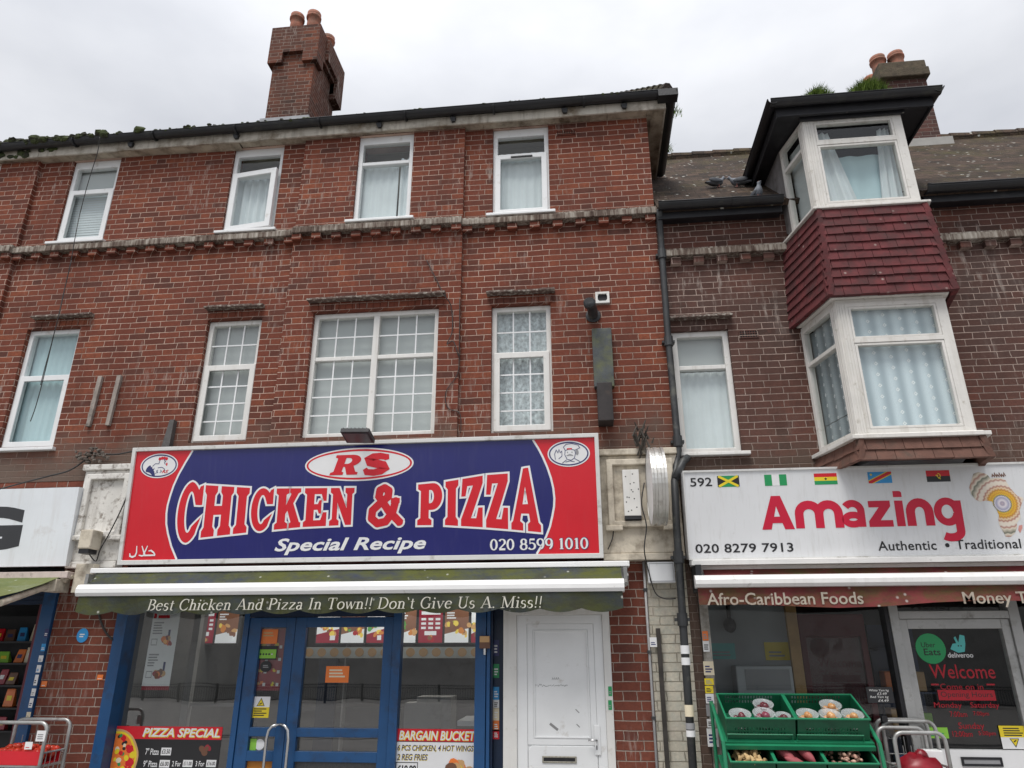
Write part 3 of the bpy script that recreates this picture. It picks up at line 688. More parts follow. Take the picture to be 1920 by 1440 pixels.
def oriel_window(z0, z1, zt, sl, net, frame):
    f = MB(); f.frame(2.225, 3.145, z0, z1, (.105,.085,.045,.04), -.58, -.515); f.box(2.33, 3.06, -.585, -.52, zt-.02, zt+.02)
    for k in range(4): f.box(2.237+k*.022, 2.249+k*.022, -.586, -.5801, z0+.01, z1-.01)
    f.frame(2.332, 3.058, z0+.047, zt-.022, .022, -.5795, -.53); f.frame(2.332, 3.058, zt+.022, z1-.042, .02, -.5795, -.53)
    n0 = len(f.v); f.frame(.012, sl, z0, z1, (.085,.045,.045,.04), 0, .06); f.box(.097, sl-.045, -.004, .056, zt-.018, zt+.018)
    for k in range(3): f.box(.022+k*.024, .034+k*.024, -.006, -.0001, z0+.01, z1-.01)
    f.xf(lambda p: side_map(p.x, -p.y, p.z, -1), n0)
    n1 = len(f.v); f.frame(.012, sl, z0, z1, .05, 0, .06); f.xf(lambda p: side_map(p.x, -p.y, p.z, 1), n1)
    fo = f.build('oriel_window', frame, bay, bevel=.003)
    for a, b in ((z0+.068, zt-.043), (zt+.042, z1-.061)):
        g = MB(); g.poly([(2.354,-.55,a),(3.036,-.55,a),(3.036,-.55,b),(2.354,-.55,b)]); g.build('pane', GLASS, fo)
    for a, b in ((z0+.045, zt-.018), (zt+.018, z1-.04)):
        for s in (-1, 1):
            g = MB(); q = [side_map(.097, -.03, a, s), side_map(sl-.045, -.03, a, s), side_map(sl-.045, -.03, b, s), side_map(.097, -.03, b, s)]; g.poly(q[::-1] if s < 0 else q); g.build('pane', GLASS, fo)
    return fo
fo = oriel_window(3.366, 4.566, 4.20, SL-.01, LACE, WOODW)
m = MB(); pleat(m, 2.3, 3.09, 3.4, 4.54, -.49, .003, .135); m.build('lace_curtain', LACE, bay, smooth=True)
m = MB(); pleat(m, .07, SL-.02, 3.62, 4.54, 0, .004, .12); pleat(m, .22, SL-.02, 3.4, 3.615, 0, .004, .12); m.xf(lambda p: side_map(p.x, -.09-p.y, p.z, -1)); m.build('lace_curtain', lace('grey_lace', (.46,.52,.55), (.25,.29,.31), .13, True), bay, smooth=True)
fo = oriel_window(5.552, 6.56, 6.275, .47, CURT, WOODW)
m = MB()                                          # swept curtains either side
for k, (xa, xb, xc) in enumerate(((2.33,2.5,2.68), (3.07,2.96,2.86))):
    n = 14
    for i in range(n):
        t0, t1 = i/n, (i+1)/n
        top = [xa+(xb-xa)*t for t in (t0, t1)]; bot = [xa+(xc-xa)*t for t in (t0, t1)]
        yy = [-.44+.016*sin(t*16) for t in (t0, t1)]
        m.poly([(bot[0],yy[0],5.57),(bot[1],yy[1],5.57),(top[1],yy[1],6.5),(top[0],yy[0],6.5)])
m.build('curtain', CURT, bay, smooth=True)
m = MB(); pleat(m, 2.3, 3.08, 5.57, 6.235, -.40, .008, .2); m.build('net_curtain', BLUEC, bay, smooth=True)
m = MB(); m.box(2.32,3.07,-.47,-.455,6.50,6.512); m.build('curtain_rail', BLK, bay)
m = MB(); m.poly([side_map(.05,-.1,5.56),side_map(.46,-.1,5.56),side_map(.46,-.1,6.5),side_map(.05,-.1,6.5)]); m.build('side_blind', NETC, bay)
for z0, z1 in ((3.37,4.56), (5.555,6.57)):
    m = MB(); A, B, y0, y1 = 2.125, 3.335, .26, 2.2
    m.poly([(A,y1,z0),(B,y1,z0),(B,y1,z1),(A,y1,z1)]); m.poly([(A,y0,z0),(A,y1,z0),(A,y1,z1),(A,y0,z1)]); m.poly([(B,y0,z0),(B,y0,z1),(B,y1,z1),(B,y1,z0)])
    m.poly([(A,y0-.2,z1-.002),(A,y1,z1-.002),(B,y1,z1-.002),(B,y0-.2,z1-.002)]); m.poly([(A,y0-.2,z0),(B,y0-.2,z0),(B,y1,z0),(A,y1,z0)]); m.build('room', ROOM, bay)
LEAD = pm('lead_cheek', (.2,.19,.19), .7, .25, 7, .003, dirt=(.09,.075,.06), dsc=6, streak=.5)
for s, xx in ((-1, 2.085), (1, 3.285)):
    m = MB(); p0 = side_map(.472, 0, 0, s)
    m.hexa([(p0.x,p0.y,5.55),(p0.x-.04*s,p0.y,5.55),(xx-.04*s,.9,6.4),(xx,.9,6.4)][::s], [(p0.x,p0.y,6.57),(p0.x-.04*s,p0.y,6.57),(xx-.04*s,.9,6.57),(xx,.9,6.57)][::s]); m.build('cheek', LEAD, bay)
# its flat hipped roof with deep dark eaves
m = MB(); m.box(1.99, 3.40, -.64, 1.0, 6.575, 6.59); m.build('soffit', BLK, bay)
m = MB(); m.box(1.985, 3.405, -.662, -.642, 6.555, 6.68); m.box(1.97, 1.989, -.66, .9, 6.555, 6.68); m.box(3.401, 3.42, -.66, .9, 6.555, 6.68); m.box(2.02, 3.2, -.672, -.6625, 6.552, 6.568); m.box(2.2,3.17,-.615,-.59,6.535,6.574)
m.build('fascia', pm('peeling_black_fascia', (.012,.012,.015), .6, .3, 6, .001, dirt=(.3,.28,.24), dsc=9, damt=(.66,.72)), bay)
m = MB(); gutter(m, (1.905,-.715,6.69), (3.475,-.715,6.69), .055); gutter(m, (1.93,.62,6.69), (1.93,-.76,6.69), .05); gutter(m, (3.445,-.76,6.69), (3.445,.5,6.69), .05)
m.build('gutter', GUT, bay)
m = MB(); slab(m, [(1.95,-.7,6.695),(3.43,-.7,6.695),(2.9,.7,6.98),(2.5,.7,6.98)], .02); slab(m, [(3.43,-.7,6.695),(3.43,1.1,6.7),(2.9,.95,6.98),(2.9,.7,6.98)], .02); slab(m, [(1.95,1.1,6.7),(1.95,-.7,6.695),(2.5,.7,6.98),(2.5,.95,6.98)], .02)
m.build('bay_roof', TILEM, bay)
GRASS = NT('grass_blade'); _c = GRASS.mix(GRASS.n('ShaderNodeNewGeometry').outputs['Random Per Island'], (.045,.09,.018), (.21,.30,.06)); GRASS = GRASS.fin(_c, .8, 0, .2)
def tuft(name, label, x0, x1, y, z, n, h, group=None, cat='plant'):
    m = MB(); cx = (x0+x1)/2
    for k in range(n):
        x = random.triangular(x0, x1, cx); e = 1-abs(x-cx)/((x1-x0)/2+1e-6); hh = h*(.35+.65*e)*random.uniform(.6,1.1)
        b = Vector((x, y+random.uniform(-.05,.05), z+random.uniform(-.02,.01))); d = Vector((random.gauss(0,.35)+(x-cx)*1.2, random.gauss(-.15,.35), 1)).normalized()
        s_ = Vector((random.uniform(-1,1), random.uniform(-1,1), 0)).normalized()*random.uniform(.002,.0045)
        mid = b+d*hh*.6; tip = b+d*hh+Vector((d.x*.3,d.y*.3,-.25))*hh*.6
        m.poly([b-s_, b+s_, mid+s_*.7, mid-s_*.7]); m.poly([mid-s_*.7, mid+s_*.7, tip])
    return tag(m.build(name, GRASS), label, cat, group)
a, b = at(1500,180,-.66), at(1560,175,-.66); tuft('grass_tuft', 'small rounded grass tuft in the black oriel gutter, left of a larger one', a.x, b.x, -.7, 6.70, 1200, .15)
a, b = at(1582,172,-.66), at(1662,165,-.66); tuft('grass_tuft', 'larger bright green grass tuft in the oriel gutter, nearest the mossy chimney', a.x, b.x, -.7, 6.70, 1900, .2)
tuft('weed', 'wispy upper weed sprouting from the side gutter of the tall brick terrace', 1.06, 1.24, .15, 7.38, 70, .16)
tuft('weed', 'lower weed sprouting from the side gutter close to the mossy tiled roof', 1.06, 1.2, .75, 7.36, 60, .15)

# ================================================================ flat lettering
def font(n):
    try: return bpy.data.fonts.load(bpy.utils.system_resource('DATAFILES', path='fonts/'+n))
    except Exception: return None
INTER = font('Inter.woff2')
def to2d(cu):
    o = bpy.data.objects.new('tmp', cu); C.objects.link(o); dg = bpy.context.evaluated_depsgraph_get(); dg.update()
    me = bpy.data.meshes.new_from_object(o.evaluated_get(dg)); r = [(v.co.x, v.co.y) for v in me.vertices], [tuple(p.vertices) for p in me.polygons]
    bpy.data.objects.remove(o); bpy.data.meshes.remove(me); bpy.data.curves.remove(cu)
    return r
def text2d(s, bold=0, shear=0, space=1.0):
    cu = bpy.data.curves.new('tmp', 'FONT'); cu.body = s; cu.offset = bold; cu.shear = shear; cu.space_character = space; cu.resolution_u = 3
    if INTER: cu.font = INTER
    return to2d(cu)
def fill2d(contours):
    cu = bpy.data.curves.new('tmp', 'CURVE'); cu.dimensions = '2D'; cu.fill_mode = 'BOTH'
    for c in contours:
        s = cu.splines.new('POLY'); s.points.add(len(c)-1); s.use_cyclic_u = True
        for p, q in zip(s.points, c): p.co = (q[0], q[1], 0, 1)
    return to2d(cu)
def put(mb, vf, d, rect=None, fn=None):
    """lay flat 2d faces at height d above a sign; rect = (u0, u1, v0, v1) the drawn extent is fitted to"""
    vs, fs = vf
    if not vs: return
    if rect:
        ax, bx = min(v[0] for v in vs), max(v[0] for v in vs); ay, by = min(v[1] for v in vs), max(v[1] for v in vs)
        sx, sy = (rect[1]-rect[0])/(bx-ax), (rect[3]-rect[2])/max(by-ay, 1e-6)
        vs = [(rect[0]+(v[0]-ax)*sx, rect[2]+(v[1]-ay)*sy) for v in vs]
    if fn: vs = [fn(*v) for v in vs]
    mb.add([(v[0], -d, v[1]) for v in vs], fs)
def txt(mb, s, rect, d, bold=0, shear=0, space=1.0, fn=None): put(mb, text2d(s, bold, shear, space), d, rect, fn)
def rect(mb, u0, u1, v0, v1, d): mb.poly([(u0,-d,v0),(u1,-d,v0),(u1,-d,v1),(u0,-d,v1)])
def oval(mb, cx, cy, rx, ry, d, n=40, rot=0): mb.poly([(cx+rx*cos(2*pi*i/n)*cos(rot)-ry*sin(2*pi*i/n)*sin(rot), -d, cy+rx*cos(2*pi*i/n)*sin(rot)+ry*sin(2*pi*i/n)*cos(rot)) for i in range(n)])
def ringp(mb, cx, cy, rx, ry, w, d, n=40):
    for i in range(n):
        a, b = 2*pi*i/n, 2*pi*(i+1)/n
        mb.poly([(cx+(rx-w)*cos(a),-d,cy+(ry-w)*sin(a)), (cx+rx*cos(a),-d,cy+ry*sin(a)), (cx+rx*cos(b),-d,cy+ry*sin(b)), (cx+(rx-w)*cos(b),-d,cy+(ry-w)*sin(b))])
def ribbon(pts, w0, w1, closed):
    """strip between the offsets w0 and w1 (to the right of travel) of a polyline, mitred"""
    n = len(pts); A = []; B = []
    for i in range(n):
        p = Vector(pts[i]); a = Vector(pts[i-1]) if (closed or i) else None; b = Vector(pts[(i+1) % n]) if (closed or i < n-1) else None
        d1 = (p-a).normalized() if a is not None and (p-a).length > 1e-9 else None; d2 = (b-p).normalized() if b is not None and (b-p).length > 1e-9 else None
        d1 = d1 or d2; d2 = d2 or d1
        n1, n2 = Vector((d1.y,-d1.x)), Vector((d2.y,-d2.x)); mm = n1+n2
        mm = n1 if mm.length < .2 else mm.normalized(); k = min(1/max(mm.dot(n1), .4), 2.2)
        x0 = w0[i] if isinstance(w0, list) else w0; x1 = w1[i] if isinstance(w1, list) else w1
        A.append(tuple(p+mm*k*x0)); B.append(tuple(p+mm*k*x1))
    vs = A+B; m_ = n if closed else n-1
    return vs, [(i, n+i, n+(i+1) % n, (i+1) % n) for i in range(m_)]
def stroke(mb, pts, w, d, closed=False, fn=None):
    ww = [x/2 for x in w] if isinstance(w, list) else w/2
    put(mb, ribbon(pts, [-x for x in ww] if isinstance(ww, list) else -ww, ww, closed), d, None, fn)
def arc(cx, cy, rx, ry, a0, a1, n=16): return [(cx+rx*cos(R(a0+(a1-a0)*i/n)), cy+ry*sin(R(a0+(a1-a0)*i/n))) for i in range(n+1)]
def slope(yb, zb, yt, zt):
    e = Vector((0, yt-yb, zt-zb)).normalized()
    return lambda p: Vector((p.x, yb+e.y*p.z+e.z*p.y, zb+e.z*p.z-e.y*p.y))

# a light roman face with thin serifs, drawn as strokes: ('s' stem), ('h' hairline), ('l' slanted), ('a' arc)
TH, TN = .12, .045
def G(*st): return st
def stem(x, y0, y1, f='tb', w=TH):
    r = [('l', x, y0, x, y1, w)]
    if 'b' in f: r.append(('l', x-.13, y0+.018, x+.13, y0+.018, .036))
    if 't' in f: r.append(('l', x-.13, y1-.018, x+.13, y1-.018, .036))
    if 'q' in f: r.append(('l', x-.13, y1-.05, x, y1-.01, .05))
    return r
XH = .64
SERIF = {
 'B': (.62, stem(.14,0,1)+[('a',.28,.75,.22,.23,-90,90),('a',.28,.27,.28,.25,-90,90),('l',.14,.982,.28,.982,.036),('l',.14,.52,.28,.52,.036),('l',.14,.018,.28,.018,.036)]),
 'C': (.72, [('a',.40,.5,.34,.5,50,310),('l',.62,.68,.62,.97,.05),('l',.62,.08,.66,.26,.04)]),
 'A': (.78, [('l',.08,0,.38,1,.05),('l',.38,1,.68,0,.13),('l',.2,.33,.56,.33,.036),('l',0,.018,.2,.018,.036),('l',.54,.018,.82,.018,.036)]),
 'P': (.6, stem(.14,0,1)+[('a',.28,.73,.25,.26,-90,90),('l',.14,.982,.28,.982,.036),('l',.14,.48,.28,.48,.036)]),
 'I': (.36, stem(.17,0,1)),
 'T': (.7, stem(.33,0,1,'b')+[('l',.02,.98,.64,.98,.04),('l',.03,.75,.03,.98,.04),('l',.63,.75,.63,.98,.04)]),
 'D': (.78, stem(.14,0,1)+[('a',.28,.5,.4,.485,-90,90),('l',.14,.982,.28,.982,.036),('l',.14,.018,.28,.018,.036)]),
 'G': (.78, [('a',.40,.5,.34,.5,50,320),('l',.62,.68,.62,.97,.05),('l',.65,.05,.65,.4,.11),('l',.52,.4,.78,.4,.036)]),
 'U': (.76, stem(.14,.3,1,'t')+stem(.6,.3,1,'t',.05)+[('a',.37,.3,.235,.29,180,360)]),
 'M': (.95, stem(.12,0,1,'b',.05)+stem(.78,0,1,'b')+[('l',.12,1,.45,.05,.12),('l',.45,.05,.78,1,.05),('l',0,.982,.14,.982,.036),('l',.76,.982,.92,.982,.036)]),
 'e': (.5, [('a',.25,.32,.21,.32,20,320),('l',.06,.37,.45,.37,.04)]),
 's': (.42, [('a',.2,.48,.13,.15,60,270),('a',.2,.16,.15,.17,-120,90),('l',.31,.48,.31,.62,.035),('l',.05,.02,.05,.18,.035)]),
 't': (.34, [('l',.15,.12,.15,.85,.11),('l',.02,.62,.3,.62,.036),('a',.25,.14,.1,.13,180,300)]),
 'h': (.56, stem(.13,0,1,'bq')+stem(.43,0,.45,'b')+[('a',.28,.43,.15,.2,0,180)]),
 'i': (.28, stem(.13,0,XH,'bq')+[('l',.13,.82,.13,.94,.12)]),
 'c': (.46, [('a',.25,.32,.21,.32,45,315),('l',.38,.46,.38,.58,.09)]),
 'k': (.56, stem(.13,0,1,'bq')+[('l',.16,.28,.42,.6,.045),('l',.24,.36,.48,.02,.11),('l',.38,.018,.58,.018,.036),('l',.32,.62,.54,.62,.036)]),
 'n': (.56, stem(.13,0,XH,'bq')+stem(.43,0,.45,'b')+[('a',.28,.43,.15,.2,0,180)]),
 'd': (.56, stem(.42,0,1,'q')+[('a',.25,.32,.2,.32,20,340),('l',.42,.018,.54,.018,.036)]),
 'z': (.5, [('l',.05,.61,.42,.61,.04),('l',.41,.6,.06,.04,.1),('l',.05,.03,.43,.03,.04),('l',.05,.5,.05,.62,.035),('l',.43,.02,.43,.14,.035)]),
 'a': (.48, [('a',.2,.45,.15,.18,10,150),('l',.35,.06,.35,.46,.11),('a',.2,.17,.15,.17,60,330),('l',.34,.02,.46,.05,.05)]),
 'o': (.54, [('a',.26,.32,.22,.32,0,360)]),
 'w': (.72, [('l',.04,XH,.2,0,.1),('l',.2,0,.36,XH,.045),('l',.34,XH,.5,0,.1),('l',.5,0,.66,XH,.045),('l',-.02,.62,.14,.62,.036),('l',.26,.62,.42,.62,.036),('l',.58,.62,.74,.62,.036)]),
 'v': (.54, [('l',.06,XH,.26,0,.1),('l',.26,0,.46,XH,.045),('l',-.02,.62,.16,.62,.036),('l',.36,.62,.54,.62,.036)]),
 '!': (.26, [('l',.12,.28,.12,1,.08),('l',.12,0,.12,.11,.11)]), '.': (.2, [('l',.08,0,.08,.11,.11)]), '`': (.22, [('l',.04,1,.14,.76,.08)]), ' ': (.3, []),
 '0': (.56, [('a',.26,.5,.21,.49,0,360)]), '1': (.42, stem(.2,0,1,'b')+[('l',.06,.86,.2,.97,.05)]),
 '2': (.54, [('a',.25,.72,.2,.27,160,-35),('l',.42,.58,.06,.1,.08),('l',.04,.06,.48,.06,.11)]),
 '5': (.54, [('l',.1,.94,.44,.94,.1),('l',.1,.5,.1,.96,.05),('a',.22,.31,.24,.3,110,-150)]),
 '8': (.56, [('a',.26,.74,.17,.24,0,360),('a',.26,.26,.21,.26,0,360)]),
 '9': (.56, [('a',.26,.67,.21,.31,0,360),('a',.2,.5,.27,.48,-70,20)]),
}
def serif(mb, s, r, d, slant=0, track=.06, bold=1.0, fn=None):
    x = 0; items = []
    for ch in s:
        w_, st = SERIF[ch]; items.append((x, st)); x += w_+track
    X = x-track; sx = (r[1]-r[0])/X; sy = r[3]-r[2]; q = 0
    for ox, st in items:
        for e in st:
            if e[0] == 'l': pts = [(e[1], e[2]), (e[3], e[4])]; w_ = e[5]
            else:
                pts = arc(*e[1:7], 14); tt = [R(e[5]+(e[6]-e[5])*i/14) for i in range(15)]; w_ = [TN+(TH-TN)*abs(cos(t)) for t in tt]
            w_ = [x_*bold for x_ in w_] if isinstance(w_, list) else w_*bold
            P_ = [((ox+p[0]+slant*p[1])*sx, p[1]*sy) for p in pts]; k_ = (sx+sy)/2
            ww = [x_*k_ for x_ in w_] if isinstance(w_, list) else w_*k_
            q += 1; stroke(mb, [(r[0]+p[0], r[2]+p[1]) for p in P_], ww, d+.00012*(q % 6), fn=fn)

# slab-serif display capitals, as contours in a unit-high box
def GC():
    o = arc(.5,.5,.5,.5,52,308,26); i = arc(.5,.5,.2,.34,312,48,20)
    return [o+[(.86,.2),(1,.4)][::1]+i[:1]+i+[(.72,.62),(1,.62),(1,1),(.86,.96)]]
DISP = {
 'I': [[(0,0),(1,0),(1,.12),(.82,.19),(.82,.81),(1,.88),(1,1),(0,1),(0,.88),(.18,.81),(.18,.19),(0,.12)]],
 'H': [[(0,0),(.44,0),(.44,.12),(.37,.19),(.37,.42),(.63,.42),(.63,.19),(.56,.12),(.56,0),(1,0),(1,.12),(.93,.19),(.93,.81),(1,.88),(1,1),(.56,1),(.56,.88),(.63,.81),(.63,.6),(.37,.6),(.37,.81),(.44,.88),(.44,1),(0,1),(0,.88),(.07,.81),(.07,.19),(0,.12)]],
 'C': GC(),
 'K': [[(0,0),(.5,0),(.5,.12),(.4,.17),(.4,.36),(.47,.44),(.62,.15),(.56,.12),(.56,0),(1,0),(1,.12),(.94,.14),(.68,.62),(.86,.87),(.95,.9),(.95,1),(.52,1),(.52,.9),(.58,.86),(.4,.58),(.4,.84),(.5,.88),(.5,1),(0,1),(0,.88),(.09,.83),(.09,.17),(0,.12)]],
 'E': [[(0,0),(1,0),(1,.36),(.84,.36),(.74,.16),(.44,.16),(.44,.43),(.6,.43),(.66,.33),(.76,.33),(.76,.68),(.66,.68),(.6,.58),(.44,.58),(.44,.84),(.74,.84),(.84,.66),(.97,.66),(.97,1),(0,1),(0,.88),(.1,.83),(.1,.17),(0,.12)]],
 'N': [[(0,0),(.4,0),(.4,.12),(.31,.17),(.31,.6),(.68,0),(.92,0),(.92,.83),(1,.88),(1,1),(.62,1),(.62,.88),(.7,.83),(.7,.45),(.36,1),(0,1),(0,.88),(.1,.83),(.1,.17),(0,.12)]],
 'P': [[(0,0),(.58,0),(.58,.12),(.46,.17),(.46,.36),(.6,.36)]+arc(.6,.68,.4,.32,-90,90,14)+[(0,1),(0,.88),(.12,.83),(.12,.17),(0,.12)], [(.46,.52),(.46,.84)]+arc(.52,.68,.14,.16,90,-90,8)],
 'Z': [[(0,0),(1,0),(1,.38),(.8,.38),(.7,.17),(.46,.17),(1,.86),(1,1),(.05,1),(.0,.62),(.2,.62),(.28,.83),(.54,.83),(0,.14)]],
 'A': [[(0,0),(.4,0),(.4,.11),(.3,.15),(.34,.27),(.6,.27),(.64,.15),(.56,.11),(.56,0),(1,0),(1,.11),(.92,.15),(.6,1),(.42,1),(.06,.15),(0,.11)], [(.39,.42),(.48,.7),(.57,.42)]],
 'R': [[(0,0),(.48,0),(.48,.12),(.4,.17),(.4,.4),(.46,.4),(.62,.0),(1,0),(1,.12),(.9,.15),(.76,.45)]+arc(.6,.71,.36,.29,-62,90,12)+[(0,1),(0,.88),(.1,.83),(.1,.17),(0,.12)], [(.4,.55),(.4,.85)]+arc(.5,.7,.14,.15,90,-90,8)],
}
def area(c): return sum(c[i-1][0]*c[i][1]-c[i][0]*c[i-1][1] for i in range(len(c)))/2
def dense(c, st=.07):
    r = []
    for i in range(len(c)):
        a, b = Vector(c[i]), Vector(c[(i+1) % len(c)]); n = max(1, int((b-a).length/st))
        r += [tuple(a.lerp(b, k/n)) for k in range(n)]
    return r
def display(red, white, ch, fn, d, border):
    cs = [[fn(*p) for p in dense(c)] for c in DISP[ch]]
    put(red, fill2d(cs), d)
    for k, c in enumerate(cs):
        if (area(c) > 0) != (k == 0): c = c[::-1]
        put(white, ribbon(c, -.0, border, True), d-.0004)
def interp(tab, u):
    if u <= tab[0][0]: return tab[0][1]
    for (a, b), (c, d) in zip(tab, tab[1:]):
        if u <= c: return b+(d-b)*(u-a)/(c-a)
    return tab[-1][1]
def sm(name, c, rough=.3, var=.06, **k): return pm(name, c, rough, var, 3, **k)
S_RED = sm('sign_red', (.62,.016,.028), .25, .04, streak=.1, dirt=(.5,.1,.1), ssc=26, damt=(2,3)); S_BLUE = sm('sign_blue', (.02,.022,.14), .2, .06, streak=.1, dirt=(.11,.11,.2), ssc=26, damt=(2,3)); S_WHITE = sm('sign_white', (.78,.78,.78), .3, .04)
S_ALU = sm('sign_frame', (.66,.66,.64), .4, .08, dirt=(.25,.23,.19), dsc=9, damt=(.55,.8)); S_NAVY = sm('print_navy', (.03,.035,.14)); S_BLACK = sm('print_black', (.02,.02,.022)); S_CRED = sm('print_crimson', (.56,.012,.045))
S_GREEN = sm('print_green', (.02,.3,.1)); S_YEL = sm('print_yellow', (.8,.62,.03)); S_SKY = sm('print_sky_blue', (.03,.3,.66)); S_ORG = sm('print_orange', (.8,.2,.04)); S_MAR = sm('print_maroon', (.3,.025,.04)); S_TAN = sm('print_tan', (.6,.36,.16)); S_BRN = sm('print_brown', (.16,.075,.045)); S_GREY = sm('print_grey', (.3,.3,.31)); S_LIME = sm('print_lime', (.25,.55,.06)); S_TEAL = sm('print_teal', (.1,.5,.48)); S_PINK = sm('print_rose', (.66,.3,.26)); S_CREAM = sm('print_cream', (.75,.66,.48))
PRN = [S_WHITE, S_RED, S_NAVY, S_BLACK, S_GREEN, S_YEL, S_SKY, S_ORG, S_MAR, S_TAN, S_BRN, S_GREY, S_LIME, S_TEAL, S_PINK, S_CREAM]
WH, RE, NA, BK, GN, YE, SK, OR, MA, TA, BN, GY, LI, TE, PK, CRM = range(16)

# ================================================================ the chicken shop sign
sg = slope(-.22, 2.452, -.31, 3.527); SU0, SU1, SV = -4.296, .117, 1.078
t = thing('shop_sign', 'big red and blue fascia sign of the chicken and pizza takeaway', 'shop sign', (-2.1, -.22, 2.452))
m = MB(); m.box(SU0+.01, SU1-.01, .004, .16, .0, SV); m.xf(sg); m.build('sign_box', S_ALU, t)
m = MB(); m.frame(SU0, SU1, -.002, SV+.002, (.036,.036,.04,.036), -.022, .0035); m.xf(sg); m.build('sign_frame', S_ALU, t, bevel=.004)
larc = [(-3.697,1.04),(-3.755,.93),(-3.810,.816),(-3.848,.71),(-3.870,.615),(-3.884,.53),(-3.886,.456),(-3.875,.36),(-3.848,.272),(-3.80,.155),(-3.735,.04)]
rarc = [(-.455,.04),(-.41,.11),(-.371,.184),(-.335,.27),(-.312,.36),(-.295,.44),(-.290,.512),(-.297,.6),(-.315,.688),(-.345,.785),(-.385,.884),(-.425,.965),(-.47,1.04)]
for c_ in ([(SU0+.03,.035),(-3.735,.035)]+larc[::-1]+[(SU0+.03,1.045)], [(SU1-.03,.035),(SU1-.03,1.045)]+rarc[::-1]):
    m = MB(); put(m, fill2d([c_]), .001); m.xf(sg); m.build('red_panel', S_RED, t)
m = MB(); put(m, fill2d([larc[::-1][:1]+rarc+larc]), .001); m.xf(sg); m.build('blue_panel', S_BLUE, t)
for c_ in (larc, rarc): m = MB(); stroke(m, c_, .018, .0022); m.xf(sg); m.build('white_line', S_WHITE, t)
Tp = [(-3.80,.725),(-3.66,.742),(-3.56,.712),(-3.535,.708),(-3.10,.672),(-2.85,.66),(-2.09,.648),(-1.526,.662),(-1.275,.68),(-1.13,.700),(-.90,.732),(-.69,.742),(-.60,.775),(-.52,.79),(-.45,.77),(-.40,.76)]
Bt = [(-3.78,.175),(-3.66,.185),(-3.56,.215),(-3.54,.227),(-3.11,.265),(-2.85,.286),(-2.58,.306),(-2.12,.318),(-1.526,.302),(-1.275,.30),(-1.13,.289),(-.9,.272),(-.69,.252),(-.40,.22)]
def warp(a, b, c0=None):
    return lambda x, y: (a+(b-a)*x, interp(Bt, a+(b-a)*x)+(interp(Tp, a+(b-a)*x)-interp(Bt, a+(b-a)*x))*y)
red = MB(); wht = MB()
for i, (ch, a, b) in enumerate((('C',-3.775,-3.545),('H',-3.528,-3.248),('I',-3.222,-3.095),('C',-3.066,-2.862),('K',-2.836,-2.59),('E',-2.566,-2.35),('N',-2.322,-2.10),('P',-1.512,-1.29),('I',-1.262,-1.145),('Z',-1.118,-.925),('Z',-.895,-.70),('A',-.672,-.412))):
    display(red, wht, ch, warp(a, b), .0034+.0006*(i % 2), .017)
AMP = [(-1.675,.335),(-1.78,.44),(-1.87,.565),(-1.862,.62),(-1.82,.64),(-1.78,.615),(-1.785,.56),(-1.86,.50),(-1.925,.44),(-1.93,.37),(-1.875,.325),(-1.80,.34),(-1.74,.42),(-1.715,.52)]
for k_ in range(len(AMP)-1):                        # short overlapping strokes, each a hair above the last
    (xa, ya), (xb, yb) = AMP[k_], AMP[k_+1]; ex, ey_ = (xb-xa)*.12, (yb-ya)*.12
    stroke(wht, [(xa-ex,ya-ey_),(xb+ex,yb+ey_)], .105, .0024+.00005*k_); stroke(red, [(xa-ex,ya-ey_),(xb+ex,yb+ey_)], .07, .0040+.00008*k_)
    oval(red, xb, yb, .035, .035, .0052+.00004*k_, 14); oval(wht, xb, yb, .0525, .0525, .0031+.00004*k_, 14)
oval(red, *AMP[0], .035, .035, .0058, 14); oval(wht, *AMP[0], .0525, .0525, .0038, 14)
stroke(wht, [(-1.77,.525),(-1.665,.525)], .075, .0036); stroke(red, [(-1.758,.525),(-1.677,.525)], .045, .0059)
wht.m = 0
m = MB(); oval(m, -2.071, .862, .512, .153, .0030, 56); m.xf(sg); ov = m.build('name_oval', S_WHITE, t)
m = MB(); ringp(m, -2.071, .862, .497, .140, .018, .0036, 56); m.xf(sg); m.build('oval_ring', S_RED, t)
def it(a, b, v0, v1, sl): return lambda x, y: (a+(b-a)*x+sl*y, v0+(v1-v0)*y)
dummy = MB(); display(red, dummy, 'R', it(-2.345,-2.085,.768,.952,.06), .0050, .001)
SS = [(.86,.74),(.8,.9),(.55,.97),(.28,.93),(.14,.78),(.22,.62),(.5,.52),(.78,.42),(.88,.25),(.76,.08),(.5,.0),(.22,.04),(.1,.24)]
f_ = it(-2.05,-1.81,.782,.938,.05); stroke(red, [f_(*p) for p in SS], [.04,.056,.06,.066,.072,.076,.078,.076,.072,.066,.06,.056,.04], .0050)
red.xf(sg); red.build('red_lettering', S_RED, t); 
txt(wht, 'Special Recipe', (-2.815,-1.428,.062,.208), .0032, .026, .28, 1.02)
serif(wht, '020 8599 1010', (-.858,-.008,.078,.168), .0052, 0, .05, 1.45)
